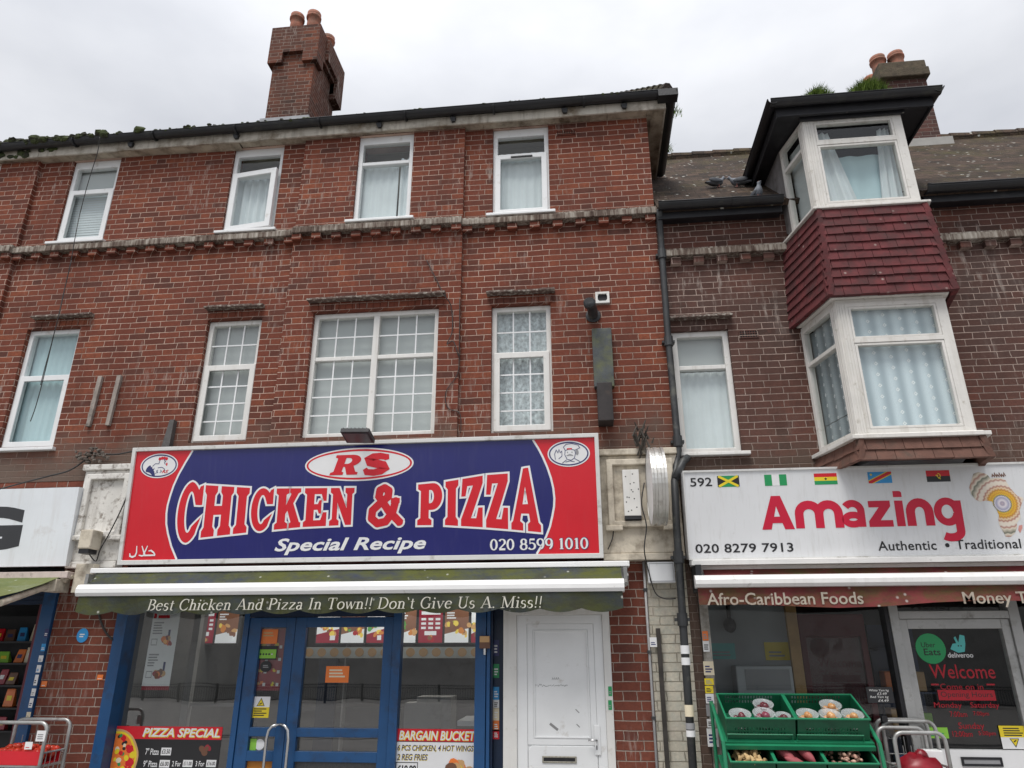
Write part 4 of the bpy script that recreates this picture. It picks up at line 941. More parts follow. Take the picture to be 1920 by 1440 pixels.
# halal in arabic script: lam, lam-alef, hah
stroke(wht, [(-4.195,.10),(-4.19,.075),(-4.165,.066),(-4.14,.076),(-4.13,.105),(-4.135,.165)], [.008,.014,.016,.014,.012,.008], .0040)
stroke(wht, [(-4.085,.165),(-4.06,.11),(-4.045,.082),(-4.075,.075),(-4.105,.082)], [.008,.013,.014,.013,.009], .0040)
stroke(wht, [(-4.03,.165),(-4.045,.12),(-4.06,.088)], [.008,.013,.012], .0043); stroke(wht, [(-4.05,.079),(-3.99,.079),(-3.945,.08)], .014, .0046); stroke(wht, [(-3.945,.083),(-3.965,.105),(-3.99,.122),(-4.015,.118)], [.008,.014,.014,.008], .0049)
wht.xf(sg); wht.build('white_lettering', S_WHITE, t)
dk = MB(); serif(dk, '020 8599 1010', (-.861,-.005,.075,.171), .0034, 0, .05, 2.0)
dk.xf(sg); dk.build('number_outline', S_NAVY, t)
# rooster and cook badges
def badge(cx, cy, draw):
    m = MB(); oval(m, cx, cy, .188, .117, .0028, 48); m.m = 1; ringp(m, cx, cy, .176, .107, .012, .0034, 48); draw(m, cx, cy); m.xf(sg); m.build('badge', [S_WHITE, S_NAVY, S_RED, S_GREY], t)
def cock(m, x, y):
    m.m = 2; 
    for k in range(4): oval(m, x+.0+.022*k, y+.074-.006*abs(k-1.5), .015, .016, .0036+.0002*k, 12)
    oval(m, x+.075, y+.012, .008, .016, .0036, 10); txt(m, 'RS', (x+.035,x+.1,y-.072,y-.042), .0038, .03, .3)
    m.m = 1
    for k in range(6): oval(m, x-.105+.01*k, y-.025-.009*k, .036, .016, .0036+.0002*k, 12, R(55-22*k))
    for pts in ([(-.065,-.005),(-.04,.02),(-.005,.018),(.005,.06)], [(.045,.05),(.06,.04),(.05,.028),(.062,.01)], [(-.045,-.02),(-.055,-.05),(-.05,-.08)], [(-.01,-.02),(.03,-.015),(.055,-.03),(.065,-.05)], [(-.005,-.04),(-.02,-.05),(-.005,-.062),(-.03,-.072)], [(.02,-.04),(.03,-.055),(.015,-.065)]):
        stroke(m, [(x+a, y+b) for a, b in pts], .006, .0042)
    oval(m, x+.048, y+.06, .006, .007, .0044, 8)
def cook(m, x, y):
    m.m = 1
    for pts in ([(-.03,.03),(-.045,.06),(-.02,.085),(.03,.09),(.085,.075),(.1,.05),(.07,.035),(.055,.03)], [(-.03,.03),(.01,.042),(.055,.03)], [(-.03,.03),(-.035,-.01),(-.015,-.05),(.02,-.06),(.05,-.04),(.06,.0),(.055,.03)], [(-.12,-.05),(-.125,.0),(-.11,.035),(-.095,.01),(-.085,.04),(-.075,.01),(-.06,.025),(-.06,-.02),(-.09,-.045)], [(-.02,-.055),(-.06,-.085)], [(.05,-.045),(.1,-.075)], [(-.03,-.075),(.01,-.065),(.05,-.075)]):
        stroke(m, [(x+a, y+b) for a, b in pts], .0055, .0042)
    m.m = 3; stroke(m, [(x-.02,y-.018),(x+.01,y-.01),(x+.04,y-.018)], [.006,.014,.006], .0046); oval(m, x-.01, y+.012, .006, .006, .0046, 8); oval(m, x+.03, y+.012, .006, .006, .0046, 8); oval(m, x+.075, y+.01, .014, .026, .0046, 10)
    m.m = 2; stroke(m, [(x-.015,y+.042),(x+.03,y+.044)], .012, .0048)
badge(-4.016, .903, cock); badge(-.152, .904, cook)

# ================================================================ awnings
def awn(name, navy, green, grn2, amt):
    m = NT(name); p = m.pos(); base = m.mix(m.mr(m.noise(p, 3, 4), .35, .65), navy, tuple(i*1.6 for i in navy))
    col = m.mix(m.ramp(m.noise(p, 2.2, 7, .72, (1, 1, 2.4)), (amt-.12, 0), (amt+.1, 1)), base, green)
    col = m.mix(m.ramp(m.noise(p, 5, 6, .7, (1, 1, 1.5)), (.5, 0), (.68, .8)), col, grn2)
    v = m.n('ShaderNodeTexVoronoi'); m.l(p, v.inputs['Vector']); v.inputs['Scale'].default_value = 11
    col = m.mix(m.math('MULTIPLY', m.ramp(v.outputs['Distance'], (0, 1), (.16, 0)), m.ramp(m.noise(p, 4, 2), (.5, 0), (.6, .9))), col, (.6,.6,.55))
    m.bump(m.noise(p, 30, 4), .004); return m.fin(col, .85, 0, .2)
AW_G = awn('algae_canvas', (.03,.036,.055), (.085,.092,.026), (.05,.05,.032), .47)
AW_V = awn('valance_canvas', (.036,.042,.043), (.062,.068,.026), (.042,.042,.03), .5)
AW_R = awn('maroon_canvas', (.13,.03,.03), (.095,.085,.03), (.1,.05,.035), .56)
AW_L = awn('left_canvas', (.07,.1,.04), (.14,.16,.06), (.2,.22,.14), .4)
BAR = pm('white_powder_coat', (.82,.82,.81), .35, .04, 4, dirt=(.35,.32,.26), dsc=14, damt=(.66,.8))
BARD = pm('dirty_white_bar', (.76,.75,.73), .4, .05, 4, dirt=(.22,.2,.16), dsc=17, damt=(.62,.84), streak=.15)
def bar_profile(mb, x0, x1, y, z0, z1, dep=.085):
    pr = [(y,z0),(y-.008,z0),(y-dep*.82,z0+.006),(y-dep,z0+(z1-z0)*.3),(y-dep,z0+(z1-z0)*.62),(y-dep*.75,z1-.008),(y-dep*.4,z1),(y,z1)]
    n = len(pr); mb.add([(x, a, b) for x in (x0, x1) for a, b in pr], [(i, (i+1) % n, n+(i+1) % n, n+i) for i in range(n)]+[tuple(range(n-1,-1,-1)), tuple(range(n, 2*n))])
def fabric(mb, x0, x1, ya, za, yb, zb, sag=.012, n=26, th=.004):
    vs = []; fs = []
    for i in range(n+1):
        x = x0+(x1-x0)*i/n; j = .006*sin(i*1.7)+.004*sin(i*.6)
        for k in range(4):
            t = k/3; vs.append((x, ya+(yb-ya)*t, za+(zb-za)*t-sag*4*t*(1-t)+j*sin(pi*t)))
    for i in range(n):
        for k in range(3): a = i*4+k; fs.append((a, a+1, a+5, a+4))
    N = len(vs); vs += [(a, b+.0, c-th) for a, b, c in vs]; fs += [tuple(q+N for q in f[::-1]) for f in fs]
    mb.add(vs, fs)
def valance(mb, x0, x1, y, z1, z0, sc, amp, fn=None, th=.003):
    n = int(sc*12); vs = []; fs = []
    for i in range(n+1):
        s_ = i/n; x = x0+(x1-x0)*s_; ph = s_*sc*2*pi
        zb = z0+amp*(1-abs(sin(ph/2)))*1.0 if sc > 1 else z0
        if fn: zb += fn(s_)
        for k in range(5):
            t = k/4; vs.append((x, y-.014*t*sin(ph*.5+.6)-.01*t*t*sin(i*.21), z1+(zb-z1)*t))
    for i in range(n):
        for k in range(4): a = i*5+k; fs.append((a, a+5, a+6, a+1)[::-1])
    N = len(vs); vs += [(a, b+th, c) for a, b, c in vs]; fs += [tuple(q+N for q in f[::-1]) for f in fs]
    mb.add(vs, fs)
t = thing('awning', 'green algae-stained awning with white bar below the red and blue sign', 'awning', (-2.1,-.2,2.4))
m = MB(); m.box(-4.528, .329, -.265, -.102, 2.374, 2.420); m.box(-4.40,.30,-.225,-.11,2.22,2.373); m.build('cassette', BAR, t, bevel=.006)
m = MB(); fabric(m, -4.475, .255, -.24, 2.385, -.375, 2.262); m.build('canopy', AW_G, t)
m = MB(); bar_profile(m, -4.50, .268, -.355, 2.158, 2.266); m.build('front_bar', BAR, t, smooth=False)
m = MB(); valance(m, -4.475, .252, -.415, 2.165, 2.004, 14, .03); m.build('valance', AW_V, t)
m = MB(); serif(m, 'Best Chicken And Pizza In Town!! Don`t Give Us A. Miss!!', (at(278,1130,-.43).x, at(1016,1130,-.43).x, at(640,1142,-.43).z, at(640,1121,-.43).z), .437, .12, .05, .95); m.build('lettering', pm('chalky_lettering', (.6,.58,.5), .8, .12, 8), t)
m = MB()
for xx in (.27, -4.49):
    m.box(xx, xx+.03, -.36, -.12, 2.24, 2.36); m.tube([(xx+.015,-.2,2.34),(xx+.015,-.4,2.22)], .018, 8); m.tube([(xx,-.3,2.29),(xx+.04,-.3,2.29)], .03, 8)
m.build('bracket', pm('galvanised', (.3,.3,.29), .45, .25, 9, metal=.6, dirt=(.12,.09,.06), dsc=9), t)

t = thing('awning', 'white-barred awning with maroon and olive valance below the white shop sign on the right', 'awning', (2.2,-.2,2.4))
m = MB(); m.box(.845, 5.2, -.30, -.12, 2.375, 2.415); m.box(.9, 5.1, -.24, -.12, 2.22, 2.374); m.build('cassette', BARD, t, bevel=.005)
m = MB(); fabric(m, .93, 5.1, -.25, 2.34, -.39, 2.245); m.build('canopy', AW_R, t)
za, zb = at(1310,1103,-.42).z, at(1310,1079,-.42).z
m = MB(); bar_profile(m, at(1303,1090,-.42).x, 5.1, -.375, za, zb+.002); m.build('front_bar', BARD, t)
m = MB(); valance(m, at(1310,1120,-.42).x, 5.08, -.41, za+.004, at(1320,1134,-.42).z, 1, 0, lambda s_: -.02*sin(s_*7)+.012*sin(s_*17)); m.build('valance', AW_R, t)
m = MB(); txt(m, 'Afro-Caribbean Foods', (at(1325,1120,-.43).x, at(1618,1120,-.43).x, at(1325,1135,-.43).z, at(1325,1112,-.43).z), .431, .012); txt(m, 'Money T', (at(1805,1120,-.43).x, at(1926,1120,-.43).x, at(1805,1139,-.43).z, at(1805,1110,-.43).z), .431, .012)
m.build('lettering', pm('faded_lettering', (.42,.37,.3), .8, .2, 6, dirt=(.15,.08,.06), dsc=12, damt=(.5,.75)), t)
m = MB(); m.box(.855,.90,-.36,-.1,2.16,2.37); m.tube([(.88,-.2,2.3),(.88,-.38,2.2)], .022, 8); m.build('bracket', BLK, t)

t = thing('awning', 'mossy green awning folded out over the left-hand grocery with its arm showing', 'awning', (-6.2,-.3,2.3))
q = at(132,1078,-.22); m = MB(); m.box(-9, q.x, -.26, -.1, at(60,1085,-.22).z, at(60,1073,-.22).z); m.build('cassette', pm('pinkish_cassette', (.6,.5,.46), .5, .12, 9, dirt=(.25,.2,.17), dsc=12), t, bevel=.004)
a, b = at(118,1080,-.22), at(0,1117,-.9)
m = MB(); fabric(m, -9, a.x, -.22, a.z, -.95, b.z-.02, .02); m.build('canopy', AW_L, t)
m = MB(); c, d = at(95,1097,-.25), at(0,1131,-.85); m.tube([c, d], .03, 8); m.box(c.x-.05, c.x+.09, -.3, -.12, c.z-.06, c.z+.05); m.build('folding_arm', CREAM, t, bevel=.006)
a = at(118,1080,-.2); m = MB(); m.lathe([(.055,0),(.055,.03),(.02,.04),(.02,.08)], (a.x+.02,-.2,a.z-.01), 14, axis='x'); m.box(a.x+.1, a.x+.28, -.19, -.11, a.z-.15, a.z+.11); m.build('end_bracket', CREAM, t, bevel=.006)

# ================================================================ fascia signs either side
t = thing('shop_sign', 'white fascia sign with a single dark letter, cut off at the left', 'shop sign', (-6.5,-.2,2.45))
sl_ = slope(-.16, 2.455, -.2, 3.19)
m = MB(); m.box(-9, -4.86, -.002, .12, 0, .735); m.xf(sl_); m.build('sign_panel', pm('white_composite', (.74,.77,.8), .35, .05, 3, dirt=(.34,.26,.2), dsc=3, damt=(.62,.98), streak=.2), t)
m = MB(); txt(m, 'G', (-6.02, -5.37, .15, .565), .0035, .06); m.xf(sl_); m.build('lettering', sm('print_charcoal', (.035,.036,.04)), t)

t = thing('shop_sign', 'white fascia sign with red lettering, small flags and an Africa motif', 'shop sign', (2.2,-.25,2.424))
am = slope(-.25, 2.424, -.33, 3.165); V1 = .738
m = MB(); m.box(.826, 5.2, -.001, .2, 0, V1); m.xf(am); m.build('sign_panel', pm('dirty_white_panel', (.70,.71,.72), .35, .03, 2, dirt=(.46,.45,.42), dsc=9, damt=(.68,.95), streak=.3, ssc=40, specks=(26, .08, (.3,.3,.28))), t)
m = MB(); m.frame(.822, 5.2, -.004, V1+.004, (.008,.008,.012,.016), -.012, -.0015); m.xf(am); m.build('sign_frame', S_ALU, t)
m = MB(); m.box(.83, 5.2, -.10, .05, -.045, -.008); m.xf(am); m.build('lower_trim', BARD, t)
blk = MB(); txt(blk, '592', (.88,1.063,.604,.679), .003, .012); txt(blk, '020 8279 7913', (.882,1.676,.05,.124), .003, .014, 0, 1.03)
txt(blk, 'Authentic', (2.345,2.798,.048,.124), .003, .012, 0, 1.04); oval(blk, 2.882, .084, .017, .017, .003, 20); txt(blk, 'Traditional', (2.945,3.44,.05,.126), .003, .012, 0, 1.04)
blk.xf(am); blk.build('small_lettering', S_BLACK, t)
az = MB(); W_ = .07
put(az, fill2d([[(1.442,.233),(1.518,.233),(1.532,.285),(1.61,.285),(1.628,.233),(1.706,.233),(1.612,.510),(1.537,.510)], [(1.548,.338),(1.571,.425),(1.596,.338)]]), .003)
def st(pts, d, w=.07): stroke(az, pts, w, d)
st([(1.752,.238),(1.752,.345)]+arc(1.832,.355,.08,.075,180,0,12)+[(1.912,.238)], .0030); st([(1.912,.30),(1.912,.345)]+arc(1.99,.355,.078,.075,180,0,12)+[(2.068,.238)], .0034)
st(arc(2.182,.372,.066,.062,145,0,12)+[(2.248,.242)], .0030, .058); st(arc(2.180,.302,.062,.038,30,330,22), .0034, .054)
put(az, fill2d([[(2.312,.451),(2.485,.451),(2.485,.405),(2.395,.292),(2.492,.292),(2.492,.239),(2.302,.239),(2.302,.285),(2.392,.398),(2.312,.398)]]), .003)
st([(2.553,.241),(2.553,.449)], .0030, .066); put(az, fill2d([[(2.518,.478),(2.586,.478),(2.586,.51)]+arc(2.562,.51,.024,.018,0,90,5)+[(2.518,.528)]]), .003)
st([(2.637,.242),(2.637,.343)]+arc(2.709,.352,.072,.078,180,0,12)+[(2.781,.242)], .0030)
st(arc(2.924,.352,.074,.085,0,360,28)[:-1], .0030, .058); st([(3.006,.44),(3.006,.205)]+arc(2.93,.195,.076,.05,0,-135,10), .0034, .064)
az.xf(am); az.build('red_lettering', S_CRED, t)
def flag(nm, x0, x1, z0, z1, draw):
    m = MB(); draw(m, x0, x1, z0, z1); m.xf(am); m.build(nm, PRN, t)
def jam(m, a, b, c, d):
    x, y = (a+b)/2, (c+d)/2; e = .0025
    m.m = GN; m.poly([(a,-e,d),(x,-e,y),(b,-e,d)][::1]); m.poly([(a,-e,c),(b,-e,c),(x,-e,y)]); m.m = BK; m.poly([(a,-e,c),(x,-e,y),(a,-e,d)]); m.poly([(b,-e,d),(x,-e,y),(b,-e,c)])
    m.m = YE; stroke(m, [(a+.01,c+.004),(b-.01,d-.004)], .02, .0034); stroke(m, [(a+.01,d-.004),(b-.01,c+.004)], .02, .0038)
GN_ = GN
def nig(m, a, b, c, d):
    w_ = (b-a)/3; m.m = GN; rect(m, a, a+w_, c, d, .0025); rect(m, b-w_, b, c, d, .0025); m.m = WH; rect(m, a+w_, b-w_, c, d, .0025)
def gha(m, a, b, c, d):
    h = (d-c)/3; m.m = GN; rect(m, a, b, c, c+h, .0025); m.m = YE; rect(m, a, b, c+h, c+2*h, .0025); m.m = RE; rect(m, a, b, c+2*h, d, .0025)
    m.m = BK; x, y, r_ = (a+b)/2, (c+d)/2, .014; m.poly([(x+r_*(1 if k % 2 == 0 else .4)*sin(pi*k/5),-.0034,y+r_*(1 if k % 2 == 0 else .4)*cos(pi*k/5)) for k in range(9,-1,-1)])
def con(m, a, b, c, d):
    m.m = SK; rect(m, a, b, c, d, .0025); m.m = YE; put(m, fill2d([[(a,c),(a+.04,c),(b,d-.024),(b,d),(b-.04,d),(a,c+.024)]]), .0031); m.m = RE; put(m, fill2d([[(a,c),(a+.026,c),(b,d-.016),(b,d),(b-.026,d),(a,c+.016)]]), .0037); m.m = YE; oval(m, a+.026, d-.022, .01, .01, .0031, 5)
def ang(m, a, b, c, d):
    h = (c+d)/2; m.m = RE; rect(m, a, b, h, d, .0025); m.m = BK; rect(m, a, b, c, h, .0025); m.m = YE; x = (a+b)/2
    stroke(m, arc(x-.002,h+.002,.018,.02,-90,90,8), .006, .0034); stroke(m, [(x-.018,h+.01),(x,h-.012),(x+.016,h-.026)], .006, .0038); oval(m, x-.006, h+.006, .006, .006, .0042, 5)
for nm, x0, x1, fnn in (('flag',1.109,1.291,jam),('flag',1.5,1.682,nig),('flag',1.907,2.092,gha),('flag',2.341,2.53,con),('flag',2.805,2.99,ang)): flag(nm, x0, x1, .596, .690, fnn)
# the continent, printed with rings of beads
AF_ = NT('beadwork_print'); cxw, czw = 3.357, 2.424+.407*.994
x, y, z = AF_.xyz(AF_.pos()); dx, dz = AF_.math('SUBTRACT', x, cxw), AF_.math('SUBTRACT', z, czw)
rr = AF_.math('SQRT', AF_.math('ADD', AF_.math('MULTIPLY', dx, dx), AF_.math('MULTIPLY', dz, dz))); an = AF_.math('ARCTAN2', dz, dx)
wav = AF_.math('ADD', rr, AF_.math('MULTIPLY', AF_.math('PINGPONG', AF_.math('MULTIPLY', an, 30/pi), 1.0), .008))
RP = AF_.ramp(AF_.math('DIVIDE', wav, .36), (0, (.6,.5,.5)), (.05, (.35,.3,.4)), (.08, (.75,.7,.72)), (.15, (.3,.3,.45)), (.17, (.75,.72,.74)), (.2, (.05,.07,.07)), (.215, (.75,.52,.05)), (.25, (.6,.28,.03)), (.28, (.75,.45,.05)), (.32, (.5,.22,.04)), (.36, (.75,.6,.4)), (.40, (.42,.18,.14)), (.43, (.75,.66,.55)), (.5, (.75,.68,.58)), (.54, (.42,.2,.16)), (.57, (.72,.64,.52)), (.66, (.15,.16,.12)), (.69, (.72,.66,.55)), (.75, (.4,.2,.15)), (.79, (.7,.62,.5)), (.86, (.3,.26,.2)), (.9, (.7,.6,.5)), (.96, (.45,.25,.2)))
AF_ = AF_.fin(RP, .4)
AFP = [(3.125,.545),(3.15,.60),(3.175,.655),(3.215,.668),(3.262,.655),(3.285,.642),(3.30,.61),(3.345,.618),(3.385,.612),(3.415,.595),(3.43,.55),(3.458,.50),(3.485,.463),(3.52,.455),(3.523,.44),(3.495,.385),(3.478,.35),(3.476,.305),(3.474,.29),(3.44,.25),(3.435,.215),(3.41,.17),(3.375,.142),(3.338,.143),(3.325,.18),(3.305,.235),(3.302,.27),(3.315,.315),(3.305,.36),(3.285,.395),(3.283,.425),(3.24,.435),(3.19,.425),(3.155,.445),(3.13,.49)]
m = MB(); put(m, fill2d([AFP[::-1]]), .0026); m.xf(am); m.build('africa_motif', AF_, t)
m = MB(); put(m, fill2d([[(3.45,.17),(3.475,.21),(3.478,.235),(3.452,.23),(3.44,.195)]]), .0026); put(m, fill2d([[(3.545,.41),(3.585,.44),(3.6,.5),(3.56,.48)]]), .0026); m.xf(am); m.build('motif_islands', S_PINK, t)
m = MB(); 
for k in range(6): stroke(m, [(3.315+.018*k,.622),(3.32+.018*k,.645+.012*(k % 2)),(3.33+.018*k,.63)], .008, .0028+.0003*(k % 2))
m.xf(am); m.build('motif_pattern', S_BRN, t)

# ================================================================ the chicken shop front
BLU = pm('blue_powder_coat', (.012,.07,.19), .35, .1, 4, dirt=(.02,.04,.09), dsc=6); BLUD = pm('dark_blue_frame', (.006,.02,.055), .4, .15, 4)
SF = thing('shopfront', 'blue aluminium shopfront with double glass doors under the green awning', 'shopfront', (-2.6,.05,0))
YG = .10
def X(px_, py_, y=YG): return at(px_, py_, y).x
x_l = -4.235; x_j0, x_j1 = X(447,1300), X(462,1300)      # window to door jamb
m = MB(); m.box(-4.347, -4.24, -.03, .16, 0, 2.42); m.build('post', BLU, SF, bevel=.004)
xb0, xb1 = at(890,1300,-.02).x, at(918,1300,-.02).x
m = MB(); m.box(xb0, xb1-.035, -.03, .16, 0, 2.42); m.box(xb1-.03, xb1+.0, -.02, .16, 0, 2.42); m.build('post', BLU, SF, bevel=.004)
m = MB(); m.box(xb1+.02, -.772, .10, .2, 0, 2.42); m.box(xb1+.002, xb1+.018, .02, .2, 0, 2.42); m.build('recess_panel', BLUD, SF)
xd0, xd1 = X(449,1250,.07), X(746,1250,.07)
m = MB(); m.box(-4.235, xd0, YG-.02, YG+.04, 0, .45); m.box(-4.235, xd0, YG-.02, YG+.04, 2.10, 2.18); m.box(xd1, xb0, YG-.02, YG+.04, 0, .45); m.box(xd1, xb0, YG-.02, YG+.04, 2.10, 2.18)
m.box(-4.235, xb0, YG-.03, YG+.05, 2.181, 2.42); m.build('window_rails', BLU, SF)
for a, b in ((-4.235, xd0), (xd1, xb0)):
    m = MB(); m.poly([(a,YG,.45),(b,YG,.45),(b,YG,2.10),(a,YG,2.10)]); m.build('window_pane', SHOPG, SF)
m = MB(); m.box(xd0, xd0+.05, YG-.05, YG+.05, 0, 2.18); m.build('door_jamb', BLU, SF, bevel=.003); m = MB(); m.box(xd1-.055, xd1+.02, YG-.05, YG+.05, 0, 2.18); m.build('door_jamb', BLU, SF, bevel=.003)
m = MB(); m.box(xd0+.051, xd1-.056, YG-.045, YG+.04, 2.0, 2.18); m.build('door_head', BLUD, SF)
ztop, zm1, zm0, zl1, zl0 = at(500,1158,.07).z, at(500,1364,.07).z, at(500,1381,.07).z, at(500,1408,.07).z, at(500,1425,.07).z
xm = X(547,1250,.07)
def leaf(a, b, sl_, sr, nm, hx, hs, low):
    f = MB(); zt = 1.995
    f.box(a, a+sl_, YG-.035, YG+.015, .02, zt); f.box(b-sr, b, YG-.035, YG+.015, .02, zt)
    for c, d in ((zt-.085, zt), (zm0, zm1), (zl0-.01, zl1-.0), (.02, .2)): f.box(a+sl_, b-sr, YG-.0345, YG+.0145, c, d)
    d_ = f.build('door', BLU, SF, bevel=.003, label=nm)
    for c, d, mt in ((zm1, zt-.085, SHOPG), (zl1, zm0, SHOPG), (.2, zl0-.01, low)):
        m = MB(); m.poly([(a+sl_,YG,c),(b-sr,YG,c),(b-sr,YG,d),(a+sl_,YG,d)]); m.build('glass_panel', mt, d_)
    p0, p1 = at(hx[0], 1362, -.02), at(hx[1], 1440, -.02); xx = p0.x
    m = MB(); k = .09*hs; m.tube([(xx+k,YG-.03,p0.z),(xx+k*.9,-.01,p0.z+.012),(xx+k*.45,-.02,p0.z+.004),(xx+.012*hs,-.02,p0.z-.03),(xx,-.02,p0.z-.1),(xx,-.02,.62),(xx+k*.5,-.01,.56),(xx+k,YG-.03,.56)], .0125, 10); m.build('handle', STEEL, d_, smooth=True)
STEEL = pm('brushed_steel', (.62,.62,.62), .25, .08, 6, metal=1)
ORP = pm('orange_kick_panel', (.55,.2,.02), .5, .1, 5); DOT = pm('perforated_kick_panel', (.08,.08,.08), .5, .3, 60)
leaf(xd0+.052, xm-.002, X(474,1250)-X(452,1250), .085, 'narrow left door leaf of blue metal', (502,493), 1, ORP)
leaf(xm+.002, xd1-.058, .10, .085, 'wide right door leaf of blue metal', (543,546), -1, DOT)
# inside: tiled back wall, counter, lit menu boards
GREYW = pm('grey_shop_wall', (.17,.17,.165), .6, .1, 3); FLR = pm('shop_floor', (.2,.19,.18), .4, .1, 3)
m = MB(); y1 = 3.2
m.poly([(-4.34,y1,.0),(.13,y1,.0),(.13,y1,2.41),(-4.34,y1,2.41)]); m.poly([(-4.34,.3,0),(-4.34,y1,0),(-4.34,y1,2.41),(-4.34,.3,2.41)]); m.poly([(.13,.3,0),(.13,.3,2.41),(.13,y1,2.41),(.13,y1,0)])
m.poly([(-4.34,.2,2.41),(-4.34,y1,2.41),(.13,y1,2.41),(.13,.2,2.41)]); m.build('shop_room', GREYW, SF); m = MB(); m.box(-4.34,.13,.17,y1,-.02,.012); m.build('shop_floor', FLR, SF)
m = MB(); m.box(-3.6, -.85, 2.2, 2.6, 0, 1.05); m.box(-3.65, -.8, 2.15, 2.65, 1.05, 1.1); m.build('counter', GREYW, SF)
lp = MB(); 
for k in range(3): lp.box(-3.8+k*1.2, -3.0+k*1.2, 1.2, 1.5, 2.40, 2.405)
lp.build('ceiling_light', lit('shop_ceiling_light', (1,.97,.92), 5), SF)
m = MB(); m.box(-4.3, -.8, 1.85, 1.95, 2.1, 2.3); m.build('bulkhead', GREYW, SF)
def glow(nm, c): return lit(nm, c, .55, c)
GL = [glow('menu_'+n, c) for n, c in (('white',(.75,.75,.75)),('red',(.4,.02,.03)),('navy',(.05,.05,.15)),('black',(.03,.03,.03)),('green',(.1,.35,.08)),('yellow',(.8,.6,.1)),('sky',(.1,.3,.6)),('orange',(.6,.22,.05)),('maroon',(.28,.02,.04)),('tan',(.6,.34,.14)),('brown',(.22,.1,.06)))]
def food(m, cx, cz, r_, d, n=7, cols=(TA, BN, OR, RE, YE)):
    for k in range(n):
        a = random.uniform(0, 6.28); q = random.uniform(0, r_*.7); m.m = random.choice(cols)
        oval(m, cx+q*cos(a)*1.2, cz+q*sin(a)*.7, r_*random.uniform(.3,.5), r_*random.uniform(.22,.4), d+.0004*k, 10, random.uniform(0,3))
def lines(m, x0, x1, z1, n, h, d, col=GY, gap=1.9):
    m.m = col
    for k in range(n): rect(m, x0, x0+(x1-x0)*random.uniform(.6,1), z1-h-k*h*gap, z1-k*h*gap, d)
def poster(name, label, cat, y, draw, mats=PRN, group=None):
    m = MB(); draw(m); m.xf(lambda p: Vector((p.x, p.y+y, p.z))); return tag(m.build(name, mats), label, cat, group)
# lit menu boards hanging over the counter
YM = 1.6
m = MB(); a, b = at(592,1322,1.75), at(634,1236,1.75); m.box(a.x, b.x, 1.75, 1.8, a.z-.8, b.z); m.build('back_doorway', BLUD, SF)
m = MB(); a, b = at(641,1322,1.72), at(652,1210,1.72); m.box(a.x, b.x, 1.7, 1.8, 0, 2.1); m.build('white_column', CONC, SF)
m = MB(); a, b = at(781,1324,1.3), at(828,1307,1.3); m.box(a.x, b.x+.1, 1.3, 1.6, 0, b.z); m.box(a.x-.12, b.x+.0, 1.28, 1.5, 0, a.z+.03); m.build('white_cabinet', CONC, SF)
m = MB(); a, b = at(861,1359,.7), at(905,1350,.7); m.box(a.x, -.85, .6, 1.1, a.z, b.z); m.box(a.x+.2, a.x+.25, .8, .85, 0, a.z-.001); m.build('table', S_WHITE, SF)
m = MB(); a, b = at(352,1330,.9), at(366,1150,.9); m.box(a.x, b.x, .9, .97, 0, 2.1); m.box(b.x, b.x+.75, .93, .96, at(360,1325,.9).z, at(360,1318,.9).z); m.build('display_frame', CONC, SF)
def board(x0, x1, z0, z1, kind, label):
    def dr(m):
        m.m = BK; m.box(x0-.012, x1+.012, 0, .05, z0-.012, z1+.012)
        m.m = (WH, MA, BN)[kind % 3]; rect(m, x0, x1, z0, z1, .002); w_, h = x1-x0, z1-z0
        if kind % 3 == 1:
            m.m = WH; rect(m, x0+w_*.1, x1-w_*.1, z1-h*.17, z1-h*.07, .003)
            for r_ in range(3):
                for c in range(3): rect(m, x0+w_*(.1+.3*c), x0+w_*(.3+.3*c), z1-h*(.34+.13*r_), z1-h*(.27+.13*r_), .003)
            rect(m, x0+w_*.25, x1-w_*.25, z0+h*.22, z0+h*.34, .003); food(m, (x0+x1)/2, z0+h*.1, h*.16, .004, 9)
        else:
            m.m = MA if kind % 3 == 0 else WH; m.poly([(x0,-.003,z0),(x1,-.003,z0),(x1,-.003,z0+h*.42),(x0,-.003,z0+h*.25)])
            food(m, x0+w_*.3, z0+h*.5, h*.22, .004, 9, (TA, BN, OR, GN, YE)); food(m, x0+w_*.72, z0+h*.3, h*.2, .004, 8); m.m = WH; rect(m, x0+w_*.62, x0+w_*.85, z0+h*.08, z0+h*.22, .009); lines(m, x0+w_*.08, x0+w_*.5, z1-h*.1, 3, h*.04, .004, WH)
    poster('menu_board', label, 'menu board', YM, dr, GL+PRN[11:], 'lit menu boards inside the chicken shop')
zb0, zb1 = at(800,1205,YM).z, at(800,1142,YM).z
for px0, px1, kind, lb in ((364,402,1,'lit red menu board of price boxes seen through the left shop window'), (403,446,2,'lit brown menu board at the edge of the left shop window'), (592,637,0,'white and red lit menu board seen at the left of the wide door'), (638,684,2,'brown lit menu board with a burger seen in the middle of the wide door'), (686,722,0,'lit menu board seen at the right edge of the wide door'), (746,781,2,'narrow lit menu board beside the right door jamb'), (783,831,1,'maroon lit menu board with a grid of prices in the right shop window'), (832,880,2,'lit menu board with spicy wings in the right shop window'), (882,905,0,'slim lit menu board half hidden by the blue post')):
    a, b = at(px0, 1190, YM).x, at(px1, 1190, YM).x; board(a+.01, b-.01, zb0, zb1, kind, lb)
m = MB(); a, b = at(560,1225,1.58), at(905,1225,1.58); m.box(a.x, b.x, 1.58, 1.6, at(800,1234,1.58).z, at(800,1213,1.58).z); strip = tag(m.build('menu_strip', pm('pale_strip', (.5,.51,.48), .5, .1, 4)), 'pale strip of round dish pictures below the lit menu boards', 'menu strip')
m = MB()
